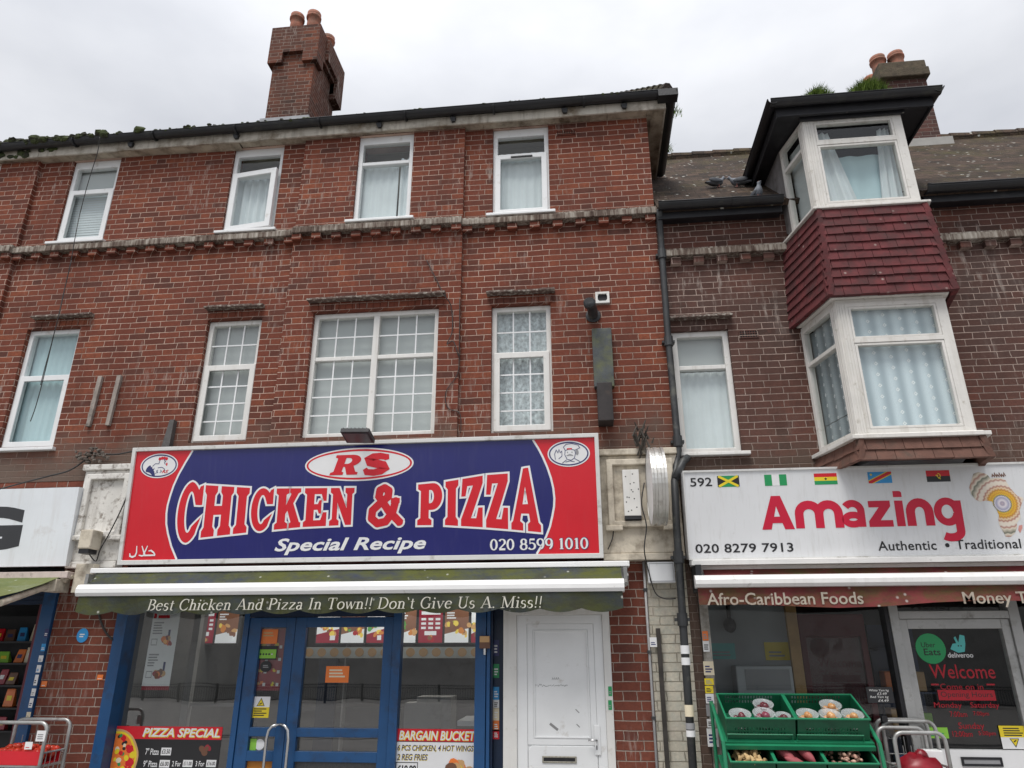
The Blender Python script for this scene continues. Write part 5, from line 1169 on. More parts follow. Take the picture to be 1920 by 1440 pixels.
for k in range(14): oval(m, a.x+.12+k*(b.x-a.x-.2)/13, at(800,1223,1.57).z, .05, .045, -1.5775, 14)
m.build('dish_pictures', S_TAN, strip)
# offers stuck to the glass
YP = YG-.004
def P2(px_, py_): q = at(px_, py_, YP); return q.x, q.z
def pizza(m):
    x0, z1 = P2(207,1361); x1 = P2(418,1362)[0]; z0 = .62; zr = P2(300,1386)[1]
    x0 = -4.235; m.m = BK; rect(m, x0, x1, z0, zr, .0); m.m = RE; rect(m, x0, x1, zr, z1, .0005)
    cx, cz = P2(205,1424); rx = P2(260,1424)[0]-cx; cx = max(cx, x0)
    r_ = .245
    def half(rd, d, col, wob=0): m.m = col; m.poly([(x0+.001,-d,cz-rd)]+[(x0+.001+max(0,rd*(1+wob*sin(9*a))*cos(a)),-d,cz+rd*(1+wob*sin(7*a))*sin(a)) for a in [R(-90+180*k/24) for k in range(25)]]+[(x0+.001,-d,cz+rd)])
    half(r_, .001, TA, .01); half(r_*.93, .0014, YE, .02); half(r_*.86, .0018, OR, .03)
    for k in range(46):
        a, q = R(random.uniform(-88,88)), r_*.82*math.sqrt(random.random()); m.m = random.choice((RE, RE, RE, CRM, CRM, BK, GN, YE)); s_ = .013 if m.m == BK else random.uniform(.012,.03)
        if q*cos(a) > s_*1.3: oval(m, x0+q*cos(a), cz+q*sin(a), s_*1.2, s_, .0022+.00003*k, 9, random.uniform(0,3))
    ax, az_ = P2(267,1381); bx, bz = P2(414,1366); m.m = YE; txt(m, 'PIZZA SPECIAL', (ax+.006, bx+.006, az_-.006, bz-.006), .0012, .03, .2); m.m = WH; txt(m, 'PIZZA SPECIAL', (ax, bx, az_, bz), .002, .02, .2)
    for s_, p0, p1 in (('7" Pizza', (272,1415), (299,1403)), ('9" Pizza', (268,1438), (296,1426)), ('2 For', (322,1437), (340,1427)), ('3 For', (366,1437), (384,1427))): a, b = P2(*p0), P2(*p1); m.m = WH; txt(m, s_, (a[0], b[0], a[1], b[1]), .001, .01)
    for s_, p0, p1 in (('£3.50', (301,1416), (322,1402)), ('£6.00', (298,1439), (319,1425)), ('£11.00', (342,1438), (362,1425)), ('£16.00', (386,1438), (406,1425))):
        a, b = P2(*p0), P2(*p1); m.m = WH; rect(m, a[0], b[0], a[1], b[1], .001); m.m = BK; txt(m, s_, (a[0]+.008, b[0]-.008, a[1]+.012, b[1]-.012), .0016, .02)
    a, b = P2(365,1418), P2(408,1392); m.m = MA; food(m, (a[0]+b[0])/2, (a[1]+b[1])/2, .07, .0008, 6, (BN, BN, MA))
poster('poster', 'pizza special poster with half a pizza and prices, on the left shop window', 'poster', YP, pizza)
def bucket(m):
    x0, z1 = P2(735,1366); x1 = xb0-.002; zr = P2(800,1390)[1]; z0 = .55
    m.m = WH; rect(m, x0, x1, z0, zr-.006, 0); m.m = BK; rect(m, x0, x1, zr-.006, zr, .0003); m.m = RE; rect(m, x0, x1, zr, z1, .0005)
    a, b = P2(748,1387), P2(889,1371); m.m = YE; txt(m, 'BARGAIN BUCKET', (a[0]+.005, x1-.001, a[1]-.005, b[1]-.005), .001, .03, .18); m.m = WH; txt(m, 'BARGAIN BUCKET', (a[0], x1-.006, a[1], b[1]), .0018, .015, .18)
    for s_, p0, p1 in (('6 PCS CHICKEN, 4 HOT WINGS', (745,1409), (888,1398)), ('2 REG FRIES', (744,1425), (802,1414))):
        a, b = P2(*p0), P2(*p1); m.m = YE; txt(m, s_, (a[0]+.003, min(b[0],x1-.01)+.003, a[1]-.003, b[1]-.003), .0006, .03, .18); m.m = NA; txt(m, s_, (a[0], min(b[0],x1-.01), a[1], b[1]), .0012, .012, .18)
    a, b = P2(742,1452), P2(783,1430); m.m = BK; stroke(m, [(a[0],a[1]),(b[0],a[1]),(b[0],b[1]),(a[0],b[1])], .006, .0006, True); txt(m, '£10.00', (a[0]+.01, b[0]-.01, a[1]+.02, b[1]-.02), .001, .04)
    a, b = P2(835,1440), P2(886,1418); food(m, (a[0]+b[0])/2, a[1]-.03, .12, .0008, 16, (TA, OR, TA, BN, YE))
poster('poster', 'bargain bucket poster in red and white on the right shop window', 'poster', YP, bucket)
def menu_a(m):
    (x0, z0), (x1, z1) = P2(263,1294), P2(338,1146); w_, h = x1-x0, z1-z0
    m.m = WH; rect(m, x0, x1, z0, z1, 0); m.m = MA; rect(m, x0, x1, z0, z0+h*.05, .0006); m.m = RE; rect(m, x0+w_*.03, x0+w_*.14, z1-h*.09, z1-.005, .0006); lines(m, x0+w_*.2, x0+w_*.7, z1-h*.05, 1, h*.04, .0006, RE)
    for zt in (z1-h*.14, z1-h*.55):
        lines(m, x0+w_*.08, x0+w_*.45, zt, 5, h*.018, .0006, GY); m.m = GY; rect(m, x0+w_*.08, x0+w_*.3, zt-h*.3, zt-h*.215, .0006); m.m = WH; rect(m, x0+w_*.1, x0+w_*.28, zt-h*.29, zt-h*.225, .001)
        m.m = NA; rect(m, x0+w_*.66, x0+w_*.74, zt-h*.26, zt-h*.1, .0006); food(m, x0+w_*.62, zt-h*.24, w_*.24, .001, 14, (TA, BN, OR, MA))
poster('poster', 'tall white meal-deal poster with chicken pictures hanging in the left shop window', 'poster', YP+.01, menu_a)
def red_menu(m):
    (x0, z0), (x1, z1) = P2(470,1295), P2(534,1178); w_, h = x1-x0, z1-z0
    m.m = MA; rect(m, x0, x1, z0, z1, 0); m.m = PK; rect(m, x0, x0+w_*.5, z1-h*.28, z1, .0006)
    for k in range(4):
        for c in (0, 1): food(m, x0+w_*(.25+.48*c), z0+h*(.12+.2*k), w_*.13, .0008, 5); m.m = WH; rect(m, x0+w_*(.36+.48*c), x0+w_*(.46+.48*c), z0+h*(.07+.2*k), z0+h*(.12+.2*k), .002)
poster('poster', 'dark red menu poster behind the narrow left door leaf', 'poster', YG+.02, red_menu)
def sticker(name, label, cat, p0, p1, y, draw, group=None):
    a, b = at(*p0, y), at(*p1, y)
    def dr(m): draw(m, a.x, b.x, b.z, a.z)
    return poster(name, label, cat, y, dr, PRN, group)
def plain(col, tc=WH, n=3):
    def f(m, a, b, c, d): m.m = col; rect(m, a, b, c, d, 0); lines(m, a+(b-a)*.15, b-(b-a)*.15, d-(d-c)*.2, n, (d-c)*.1, .0006, tc)
    return f
sticker('sticker', 'brown square takeaway sticker at the top of the left door leaf', 'sticker', (490,1180), (519,1207), YG-.003, plain(OR, TA, 2))
def hyg(m, a, b, c, d):
    m.m = BK; rect(m, a, b, c, d, 0); m.m = LI; rect(m, a+.008, b-.008, c+.012, d-.03, .0006); m.m = BK
    for k in range(5): oval(m, a+(b-a)*(.2+.14*k), (c+d)/2-.012, .009, .009, .0012, 10)
    m.m = WH; oval(m, a+(b-a)*.76, (c+d)/2-.012, .007, .007, .0016, 10)
sticker('sticker', 'green and black food hygiene rating sticker on the left door leaf', 'sticker', (483,1211), (518,1237), YG-.003, hyg)
def disc(col, rim, inner):
    def f(m, a, b, c, d):
        m.m = rim; oval(m, (a+b)/2, (c+d)/2, (b-a)/2, (d-c)/2, 0, 28); m.m = col; oval(m, (a+b)/2, (c+d)/2, (b-a)*.46, (d-c)*.46, .0006, 28); lines(m, a+(b-a)*.25, b-(b-a)*.25, (c+d)/2+(d-c)*.12, 2, (d-c)*.08, .0012, inner)
    return f
sticker('sticker', 'round black sticker on the left door leaf below the hygiene rating', 'sticker', (489,1239), (508,1260), YG-.003, disc(BK, BK, GY))
def cctv(m, a, b, c, d):
    h = d-c; m.m = WH; rect(m, a, b, c+h*.5, d, 0); m.m = YE; rect(m, a, b, c, c+h*.5, .0003); x = (a+b)/2
    m.m = BK; m.poly([(x-h*.22,-.0006,c+h*.55),(x+h*.22,-.0006,c+h*.55),(x,-.0006,d-h*.05)]); m.m = YE; m.poly([(x-h*.17,-.001,c+h*.58),(x+h*.17,-.001,c+h*.58),(x,-.001,d-h*.12)])
    m.m = BK; stroke(m, [(x-h*.07,c+h*.63),(x+h*.05,c+h*.7)], h*.05, .0014); lines(m, a+(b-a)*.15, b-(b-a)*.12, c+h*.44, 4, h*.05, .0008, BK, 2)
sticker('warning_sign', 'yellow and white CCTV warning sign on the blue left door leaf', 'warning sign', (474,1306), (503,1346), YG-.003, cctv)
sticker('sticker', 'orange opening notice taped to the wide door', 'sticker', (612,1249), (653,1280), YG-.003, plain(OR, CRM, 3))
sticker('sticker', 'small green and white sticker low on the left door leaf', 'sticker', (470,1385), (494,1407), YG-.003, lambda m, a, b, c, d: (setattr(m, 'm', WH), oval(m, a+(b-a)*.68, (c+d)/2, (b-a)*.34, (d-c)*.48, 0, 20), setattr(m, 'm', LI), rect(m, a, a+(b-a)*.45, c, d, .0006)))

# ================================================================ the white front door
D_ = thing('front_door', 'white panelled upvc front door with letterbox beside the chicken shop', 'door', (-.31, 0, 0))
m = MB(); m.frame(-.768, .143, 0, 2.42, (.115,.062,.05,.42), -.02, .06); m.build('door_frame', UPVC_D, D_, bevel=.005)
m = MB(); m.box(-.652, .08, .012, .06, .04, 1.998); df = m.build('door_leaf', UPVC, D_, bevel=.004)
def W(px_, py_): q = at(px_, py_, .0); return q.x, q.z
m = MB(); m.frame(-.652, .08, .04, 1.998, (.085,.075,.1,.07), -.002, .0115); m.frame(-.566, .004, .99, 1.927, .05, .004, .0115)
m.frame(-.515, -.047, 1.04, 1.877, .012, -.001, .0115); m.build('panel_moulding', UPVC, df, bevel=.003)
m = MB(); z0 = .78; m.prism([(-.56,z0+.02),(-.53,z0-.02),(-.03,z0-.02),(.0,z0+.02),(.0,.955),(-.03,.985),(-.53,.985),(-.56,.955)], -.004, .0115); m.frame(-.53,-.03,.14,.72,.05,-.002,.0115); m.build('mid_rail', UPVC, df, bevel=.004)
(a, b), (c, d) = W(1017,1430), W(1081,1418)
m = MB(); m.frame(a, c, b, d, .012, -.012, -.0045); lb = m.build('letterbox', pm('stained_steel', (.4,.38,.32), .4, .25, 30, metal=.7, dirt=(.1,.07,.04), dsc=30), df, bevel=.002); m = MB(); m.box(a+.012, c-.012, -.006, -.0042, b+.012, d-.012); m.build('letterbox_flap', BLK, df)
(a, b), (c, d) = W(1116,1416), W(1125,1359)
m = MB(); m.box(a, c, -.014, -.0025, b, d); m.build('handle_plate', UPVC, df, bevel=.006); m = MB(); z = W(1118,1387)[1]; m.tube([(a+.017,-.014,z),(a+.017,-.05,z),(a-.01,-.055,z),(a-.05,-.052,z+.002)], .008, 8); m.build('lever_handle', STEEL, df, smooth=True)
m = MB(); z = W(1118,1401)[1]; m.box(a+.012, a+.02, -.0155, -.0142, z-.018, z+.014); m.build('keyhole', BLK, df)
m = MB(); 
x, z = W(998,1285); m.m = GY
for k in range(26): stroke(m, [(x+k*.0115,z+random.uniform(-.006,.006)),(x+.004+k*.0115,z+random.uniform(-.01,.01)),(x+.009+k*.0115,z+random.uniform(-.006,.004))], .0035, .0005)
x, z = W(1035,1273); 
for k in range(4): stroke(m, [(x+k*.016,z-.008),(x+.006+k*.016,z+.01),(x+.012+k*.016,z-.004)], .0035, .0005)
for p0, p1 in (((1031,1357),(1046,1369)), ((1079,1330),(1086,1337)), ((1081,1358),(1087,1364))): a, b = W(*p0), W(*p1); stroke(m, [a, b], .02 if p0[0] == 1031 else .007, .0005)
m.xf(lambda p: Vector((p.x, p.y+.0115, p.z))); m.build('scribbled_marks', [pm('tape_mark', (.5,.48,.44), .6)]*11+[sm('pencil', (.25,.25,.25))], df)
# stickers on the post beside it
for k, (py_, h, col) in enumerate(((1215,30,NA),(1258,26,GN),(1300,24,SK),(1320,16,WH),(1339,24,CRM),(1361,20,OR),(1377,18,RE))):
    sticker('sticker', ('dark blue torn sticker, topmost on the narrow panel left of the white door', 'green sticker under the dark blue one on the panel beside the white door', 'sky blue sticker in the middle of the panel beside the white door', 'small white sticker on the panel beside the white door', 'cream sticker above the orange one on the panel beside the white door', 'bright orange sticker on the panel beside the white door', 'red sticker, lowest on the panel beside the white door')[k], 'sticker', (925,py_+h/2), (936,py_-h/2), .094, plain(col, WH if col != WH else BK, 3), 'stickers on the panel left of the white door')
a, b = at(899,1216,-.06), at(919,1192,-.06)
t = thing('key_safe', 'small brown box with a cream label on the blue post', 'box', (a.x, -.035, a.z)); m = MB(); m.box(a.x, b.x, -.075, -.032, a.z, b.z); m.build('case', S_BRN, t, bevel=.006); m = MB(); m.box(a.x+.004, b.x-.004, -.079, -.0755, a.z+.05, b.z-.004); m.build('label_plate', S_TAN, t); m = MB(); m.tube([(a.x+.045,-.05,a.z),(a.x+.045,-.05,a.z-.05)], .012, 8); m.build('key_stub', STEEL, t)
a, b = at(1097,1, .0), 0
# green stickers on the white door frame edge
for k, (py_, lb) in enumerate(((1296,'upper green sticker on the right edge of the white door frame'), (1322,'lower green sticker on the right edge of the white door frame'))): sticker('sticker', lb, 'sticker', (1141,py_+9), (1147,py_-9), -.023, plain(GN, GY, 2), 'green stickers on the door frame')

# ================================================================ pipes, boxes and fittings on the walls
DP = pm('grey_downpipe', (.032,.034,.036), .5, .25, 6, .001, dirt=(.12,.12,.1), dsc=5)
t = thing('downpipe', 'dark downpipe running down the joint between the two brick buildings', 'pipe', (.84,-.06,3))
m = MB(); m.tube([(.848,-.16,5.93),(.85,-.08,5.86),(.846,-.06,5.5),(.835,-.06,4.6),(.838,-.06,3.95),(.84,-.06,3.42),(.80,-.09,3.25),(.765,-.19,3.1),(.75,-.2,2.7),(.735,-.2,1.8),(.712,-.2,.0)], .032, 12); m.build('pipe', DP, t, smooth=True)
for x, y, z in ((.846,-.06,5.46),(.836,-.06,4.5),(.84,-.06,3.5),(.744,-.2,2.45),(.735,-.2,1.95)): m = MB(); m.tube([(x,y,z-.05),(x,y,z+.05)], .043, 12); m.box(x-.06, x+.06, y+.0, y+.07, z-.012, z+.012); m.build('pipe_collar', DP, t, smooth=False)
m = MB(); q = at(1290,856,-.1); m.tube([(q.x,-.06,q.z),(q.x-.05,-.12,q.z-.05),(.772,-.19,3.12)], .034, 10); m.build('branch_pipe', DP, t, smooth=True)
for k, (py_, h, col, lb) in enumerate(((1218,16,WH,'white sticker wrapped round the downpipe, topmost of five'), (1240,14,WH,'grey-lettered white sticker second from the top on the downpipe'), (1333,22,CRM,'pale cream sticker in the middle of the downpipe'), (1362,12,GY,'grey sticker on the lower downpipe'), (1376,12,WH,'small white sticker, lowest on the downpipe'))):
    a, b = at(1279+k*1.5,py_+h/2,-.24), at(1292+k*2,py_-h/2,-.24); m = MB(); n = 8; xc = (a.x+b.x)/2
    for i in range(n): t0, t1 = -1.15+2.3*i/n, -1.15+2.3*(i+1)/n; m.poly([(xc+.0385*sin(t0),-.2-.0385*cos(t0),a.z),(xc+.0385*sin(t1),-.2-.0385*cos(t1),a.z),(xc+.0385*sin(t1),-.2-.0385*cos(t1),b.z),(xc+.0385*sin(t0),-.2-.0385*cos(t0),b.z)])
    o = m.build('sticker', PRN[col]); zc = (a.z+b.z)/2; xl = .712+(.735-.712)*zc/1.8; o.location.x = xl-xc; tag(o, lb, 'sticker', 'stickers round the downpipe')
t = thing('conduit', 'thin grey conduit clipped down the edge of the cream painted pier', 'conduit', (.46,-.03,1.5)); m = MB(); m.tube([(.462,-.035,2.45),(.462,-.035,0)], .011, 8); m.build('pipe', pm('grey_conduit', (.3,.3,.3), .5, .15, 8), t, smooth=True); m = MB()
for z in (2.2,1.7,1.2): m.box(.445,.479,-.05,-.0125,z-.012,z+.012)
m.build('clip', DP, t)
a, b = at(1251,1440,-.05), at(1253,1178,-.05); tag((lambda m: (m.box(a.x-.012,a.x+.022,-.06,-.0125,.3,b.z), m.build('batten', pm('black_wood', (.035,.03,.026), .8, .4, 9)))[1])(MB()), 'black wooden batten fixed upright to the cream painted pier', 'batten')
a, b = at(1216,1093,-.1), at(1264,1053,-.1)
t = thing('meter_box', 'white box with three grey marks on the cream painted pier', 'box', (a.x,-.1,a.z)); m = MB(); m.box(a.x, b.x, -.10, -.0125, a.z, b.z); m.build('case', UPVC, t, bevel=.005); m = MB(); m.frame(a.x+.012,b.x-.012,a.z+.012,b.z-.012,.004,-.1025,-.1005); m.build('lid_line', S_GREY, t)
a, b = at(1169,968,-.15), at(1197,881,-.15)
t = thing('metal_plate', 'drilled white metal plate on the right cream console', 'plate', (a.x,-.15,a.z)); m = MB(); m.box(a.x+.01, b.x, -.17, -.10, a.z, b.z); m.build('plate', UPVC_D, t, bevel=.004); m = MB()
for k in range(14): x, z = random.uniform(a.x+.02,b.x-.012), random.uniform(a.z+.03,b.z-.03); oval(m, x, z, .006, .006, .171, 8)
m.box(a.x+.01,b.x,-.165,-.11,a.z-.03,a.z-.002); m.build('bolt_holes', S_BLACK, t)
# the round projecting sign seen edge on
q0, q1 = at(1228,841,-.42), at(1236,985,-.42); zc = (q0.z+q1.z)/2; rr_ = (q0.z-q1.z)/2; xs = at(1230,900,-.42).x
t = thing('projecting_sign', 'round drum-shaped projecting sign with silver rim, seen edge on', 'sign', (xs,-.42,zc))
ALU = pm('ribbed_aluminium', (.62,.61,.58), .35, .15, 5, metal=.75, dirt=(.3,.27,.22), dsc=7, streak=.4)
pr = [(rr_*.96,-.062),(rr_,-.062),(rr_,-.045),(rr_*.975,-.04),(rr_*.975,-.02),(rr_,-.015),(rr_,.012),(rr_*.975,.017),(rr_*.975,.037),(rr_,.042),(rr_,.062),(rr_*.96,.062)]
m = MB(); m.lathe(pr, (xs,-.42,zc), 48, axis='x', cap=False); m.build('rim', ALU, t)
m = MB(); m.lathe([(.001,-.058),(rr_*.958,-.058)], (xs,-.42,zc), 48, axis='x', cap=False); m.lathe([(rr_*.958,.058),(.001,.058)], (xs,-.42,zc), 48, axis='x', cap=False); m.build('face', S_WHITE, t)
m = MB(); m.tube([(xs,-.12,zc+.1),(xs,-.42+rr_*.8,zc+.1)], .015, 8); m.tube([(xs,-.12,zc-.1),(xs,-.42+rr_*.8,zc-.1)], .015, 8); m.build('bracket', BLK, t)
# flue, vent, lightbox bracket, battens
t = thing('boiler_flue', 'short dark boiler flue bending out of the brick wall', 'flue', (.1,0,4.95)); q = at(1112,585,-.05); r_ = at(1105,567,-.26)
m = MB(); m.tube([(q.x,.01,q.z-.02),(q.x-.005,-.08,q.z-.0),(q.x-.02,-.15,q.z+.03),(r_.x,-.26,r_.z)], .05, 14, caps=False); m.tube([(r_.x+.004,-.225,r_.z-.01),(r_.x,-.27,r_.z+.002)], .058, 14); m.build('pipe', DP, t, smooth=True); m = MB(); m.lathe([(.075,0),(.075,.015),(.05,.02)], (q.x,.0,q.z-.02), 14, axis='y'); m.build('wall_collar', BLK, t); m = MB(); m.lathe([(.044,0),(.04,-.01)], (r_.x,-.272,r_.z+.003), 12, axis='y'); m.build('terminal', BLK, t)
a, b = at(1117,569,-.02), at(1142,547,-.02); t = thing('vent', 'square white wall vent with a round black hole beside the flue', 'vent', (a.x,0,a.z)); cx, cz = (a.x+b.x)/2, (a.z+b.z)/2
m = MB(); m.frame(a.x,b.x,a.z,b.z,.022,-.03,.005); n = 24; s_ = (b.x-a.x)/2-.022; hz2 = (b.z-a.z)/2-.022
for i in range(n):
    t0, t1 = 2*pi*i/n+pi/4, 2*pi*(i+1)/n+pi/4
    sq = lambda th: (max(-s_, min(s_, 1.5*s_*cos(th))), max(-hz2, min(hz2, 1.5*hz2*sin(th))))
    (xa, za), (xb, zb) = sq(t0), sq(t1); r2 = .05; m.poly([(cx+xa,-.026,cz+za),(cx+r2*cos(t0),-.026,cz+r2*sin(t0)),(cx+r2*cos(t1),-.026,cz+r2*sin(t1)),(cx+xb,-.026,cz+zb)][::-1])
m.build('cover', UPVC_D, t); m = MB(); m.lathe([(.05,0),(.05,-.03)], (cx,-.026,cz), 20, axis='y', cap=False); m.lathe([(.05,-.02),(.001,-.021)], (cx,-.026,cz), 20, axis='y', cap=False); m.build('duct', BLK, t)
a, b, c = at(1113,698,-.05), at(1146,616,-.05), at(1117,725,-.16); e = at(1152,790,-.16)
t = thing('sign_bracket', 'mossy dark steel plate with a black box at its foot, left from an old sign', 'bracket', (a.x,0,c.z)); m = MB(); m.box(a.x, b.x, -.075, .0, c.z+.03, b.z); m.build('plate', pm('algae_steel', (.06,.068,.07), .6, .3, 9, .002, dirt=(.12,.13,.05), dsc=4, damt=(.5,.72), specks=(16, .2, (.55,.55,.5))), t, bevel=.006); m = MB(); m.box(c.x+.01, e.x-.005, -.2, .0, e.z, c.z+.028); m.build('foot_box', pm('rusty_black', (.025,.02,.02), .7, .4, 9, dirt=(.06,.04,.03), dsc=6), t, bevel=.006)
BAT = pm('weathered_batten', (.3,.26,.23), .9, .25, 8, .004, dirt=(.1,.09,.08), dsc=9)
for (p0, p1, lb) in (((163,800),(191,706),'grey weathered batten, left of a pair beside the leftmost first-floor window'), ((198,798),(228,704),'grey weathered batten, right of a pair beside the leftmost first-floor window')):
    a, b = at(*p0,-.02), at(*p1,-.02); x = (a.x+b.x)/2; m = MB(); m.hexa([(x-.03,-.035,a.z),(x+.012,-.035,a.z),(x+.012,-.001,a.z),(x-.03,-.001,a.z)],[(x-.012,-.035,b.z),(x+.034,-.035,b.z),(x+.034,-.001,b.z),(x-.012,-.001,b.z)]); tag(m.build('batten', BAT, bevel=.003), lb, 'batten', 'pair of battens on the brick wall')
a, b = at(548,736,-.03), at(556,668,-.03); m = MB(); m.box(a.x,a.x+.045,-.035,-.001,a.z,b.z); tag(m.build('batten', BAT, bevel=.003), 'single grey batten left of the wide first-floor window', 'batten')
a, b = at(302,835,-.05), at(330,787,-.05); m = MB(); m.prism([(a.x,a.z-.1),(b.x-.02,a.z-.1),(b.x-.015,b.z),(a.x+.05,b.z)], -.06, 0); tag(m.build('slate', pm('slate', (.085,.08,.078), .7, .25, 9, dirt=(.2,.2,.18), dsc=8)), 'dark grey slate standing against the wall above the chicken shop sign', 'slate')
# floodlight on top of the sign
t = thing('floodlight', 'black LED floodlight over the top edge of the red and blue sign', 'floodlight', (-2.2,-.5,3.6)); q = at(671,817,-.52)
m = MB(); m.box(-.13,.13,-.10,.10,-.02,.02)
for k in range(7): m.box(-.118+.036*k,-.112+.036*k,-.09,.09,.02,.034)
rot = Matrix.Rotation(R(-14),3,'X') @ Matrix.Rotation(R(2),3,'Y'); m.xf(lambda p: q+rot @ p); m.build('housing', BLK, t, bevel=.006)
m = MB(); m.box(-.11,.11,-.08,.08,-.024,-.0205); m.xf(lambda p: q+rot @ p); m.build('lens', pm('grey_lens', (.05,.05,.055), .3), t); m = MB(); m.tube([(q.x,-.05,q.z+.02),(q.x,-.40,q.z+.045)], .014, 8); m.build('arm', BLK, t)
# camera-like box on the left console
q = at(160,1010,-.3); t = thing('sensor_box', 'stained cream box with a dark underside on the left console', 'box', (q.x,-.25,q.z)); m = MB(); m.box(q.x-.065,q.x+.06,-.3,-.15,q.z-.09,q.z+.085); m.build('case', CREAM, t, bevel=.012); m = MB(); m.box(q.x-.05,q.x+.045,-.29,-.17,q.z-.13,q.z-.0905); m.build('lens', BLK, t)
# cables
CAB = pm('black_cable', (.03,.028,.027), .6, .3, 9)
def cable(label, pts, r=.007, ys=-.03, name='cable'):
    P_ = [at(p[0], p[1], p[2] if len(p) > 2 else ys) for p in pts]; Q = []
    for i in range(len(P_)-1):                      # smooth through the points
        p0, p1, p2, p3 = P_[max(i-1,0)], P_[i], P_[i+1], P_[min(i+2,len(P_)-1)]
        for k in range(5):
            u = k/5; Q.append(.5*((2*p1)+(p2-p0)*u+(2*p0-5*p1+4*p2-p3)*u*u+(3*p1-p0-3*p2+p3)*u*u*u))
    Q.append(P_[-1]); m = MB(); m.tube(Q, r, 6); return tag(m.build(name, CAB, smooth=True), label, 'cable')
cable('long loose cable hanging from the moss-filled gutter past the leftmost windows', [(187,257,-.27),(183,285,-.22),(166,340,-.16),(150,400,-.14),(140,450,-.16),(133,490,-.14),(118,555,-.12),(108,600,-.13),(98,640,-.13),(86,690,-.12),(76,730,-.1),(66,765,-.1),(57,790,-.1)], .0045)
cable('second strand of cable ending in a knot over the leftmost first-floor window', [(134,488,-.15),(122,540,-.13),(112,585,-.14),(104,615,-.14),(95,650,-.13),(84,690,-.12),(76,722,-.11)], .004)
cable('ragged black cable sagging down the brickwork right of the wide window', [(800,488,-.07),(812,512,-.07),(826,540,-.07),(834,555,-.13),(846,575,-.07),(848,620,-.07),(838,645,-.08),(850,640,-.07),(860,668,-.07)], .005)
cable('thin cable stapled along the corner between the wide window and the tall window', [(862,560,-.06),(861,650,-.06),(858,700,-.06),(836,735,-.06),(840,765,-.06),(862,775,-.06),(864,812,-.06)], .004)
cable('dark cable trailing along the ledge above the left white sign', [(0,917,-.2),(40,906,-.15),(90,893,-.12),(130,882,-.1),(160,862,-.06),(172,850,-.05),(215,852,-.05),(250,846,-.1)], .008)
cable('grey cable looping across the left console to the sensor box', [(238,930,-.16),(225,960,-.17),(205,1000,-.17),(188,1030,-.17),(180,1052,-.17),(168,1040,-.2),(162,1030,-.22)], .006)
cable('black cable hanging from the round projecting sign down the pier', [(1208,905,-.2),(1203,945,-.2),(1212,985,-.2),(1208,1030,-.2),(1216,1070,-.13),(1228,1110,-.1),(1245,1122,-.1),(1267,1122,-.1)], .006)
cable('thin cable curling down beside the right end of the chicken shop sign', [(1143,885,-.12),(1147,950,-.12),(1150,1000,-.12),(1140,1030,-.13)], .005)
cable('black cable dropping from behind the awning onto the left brick pier', [(185,1150,-.02),(190,1168,-.02),(200,1188,-.02),(212,1200,-.03)], .009)
q = at(1200,832,-.08); m = MB()
for k in range(40): a = random.uniform(0,6.28); p = q+Vector((random.gauss(0,.035),random.gauss(-.05,.03),random.gauss(0,.07))); d = Vector((cos(a)*.4,random.uniform(-.6,.1),1+sin(a)*.4)).normalized()*random.uniform(.05,.12); m.tube([p,p+d], [.012,.004], 5)
tag(m.build('dead_plant', pm('dead_stems', (.07,.06,.05), .95, .4, 9)), 'tangle of dead stems above the round projecting sign', 'plant')
q = at(178,856,-.05); m = MB()
for k in range(60): p = q+Vector((random.gauss(0,.09),random.uniform(-.05,0),random.gauss(0,.035))); m.ball(p, (random.uniform(.01,.03),.015,random.uniform(.008,.02)), 6, 4, .3)
tag(m.build('debris', pm('nest_debris', (.12,.1,.085), .95, .5, 20)), 'clump of nest debris lodged on the ledge above the left console', 'debris')
# stickers on the left brick pier
a = at(154,1191,-.004); sticker('sticker', 'round blue and white sticker on the left brick pier', 'sticker', (141,1205), (168,1178), -.006, disc(SK, SK, WH))
sticker('sticker', 'small orange sticker on the left brick pier, close to the blue grocery frame', 'sticker', (76,1288), (89,1277), -.006, plain(OR, WH, 1), 'orange stickers on the pier'); sticker('sticker', 'small orange sticker on the left brick pier, close to the chicken shop window', 'sticker', (181,1275), (194,1265), -.006, plain(OR, WH, 1), 'orange stickers on the pier')
sticker('sticker', 'tiny white and purple leaflet stuck to the conduit on the cream pier', 'leaflet', (1219,1213), (1231,1195), -.05, plain(WH, NA, 2))
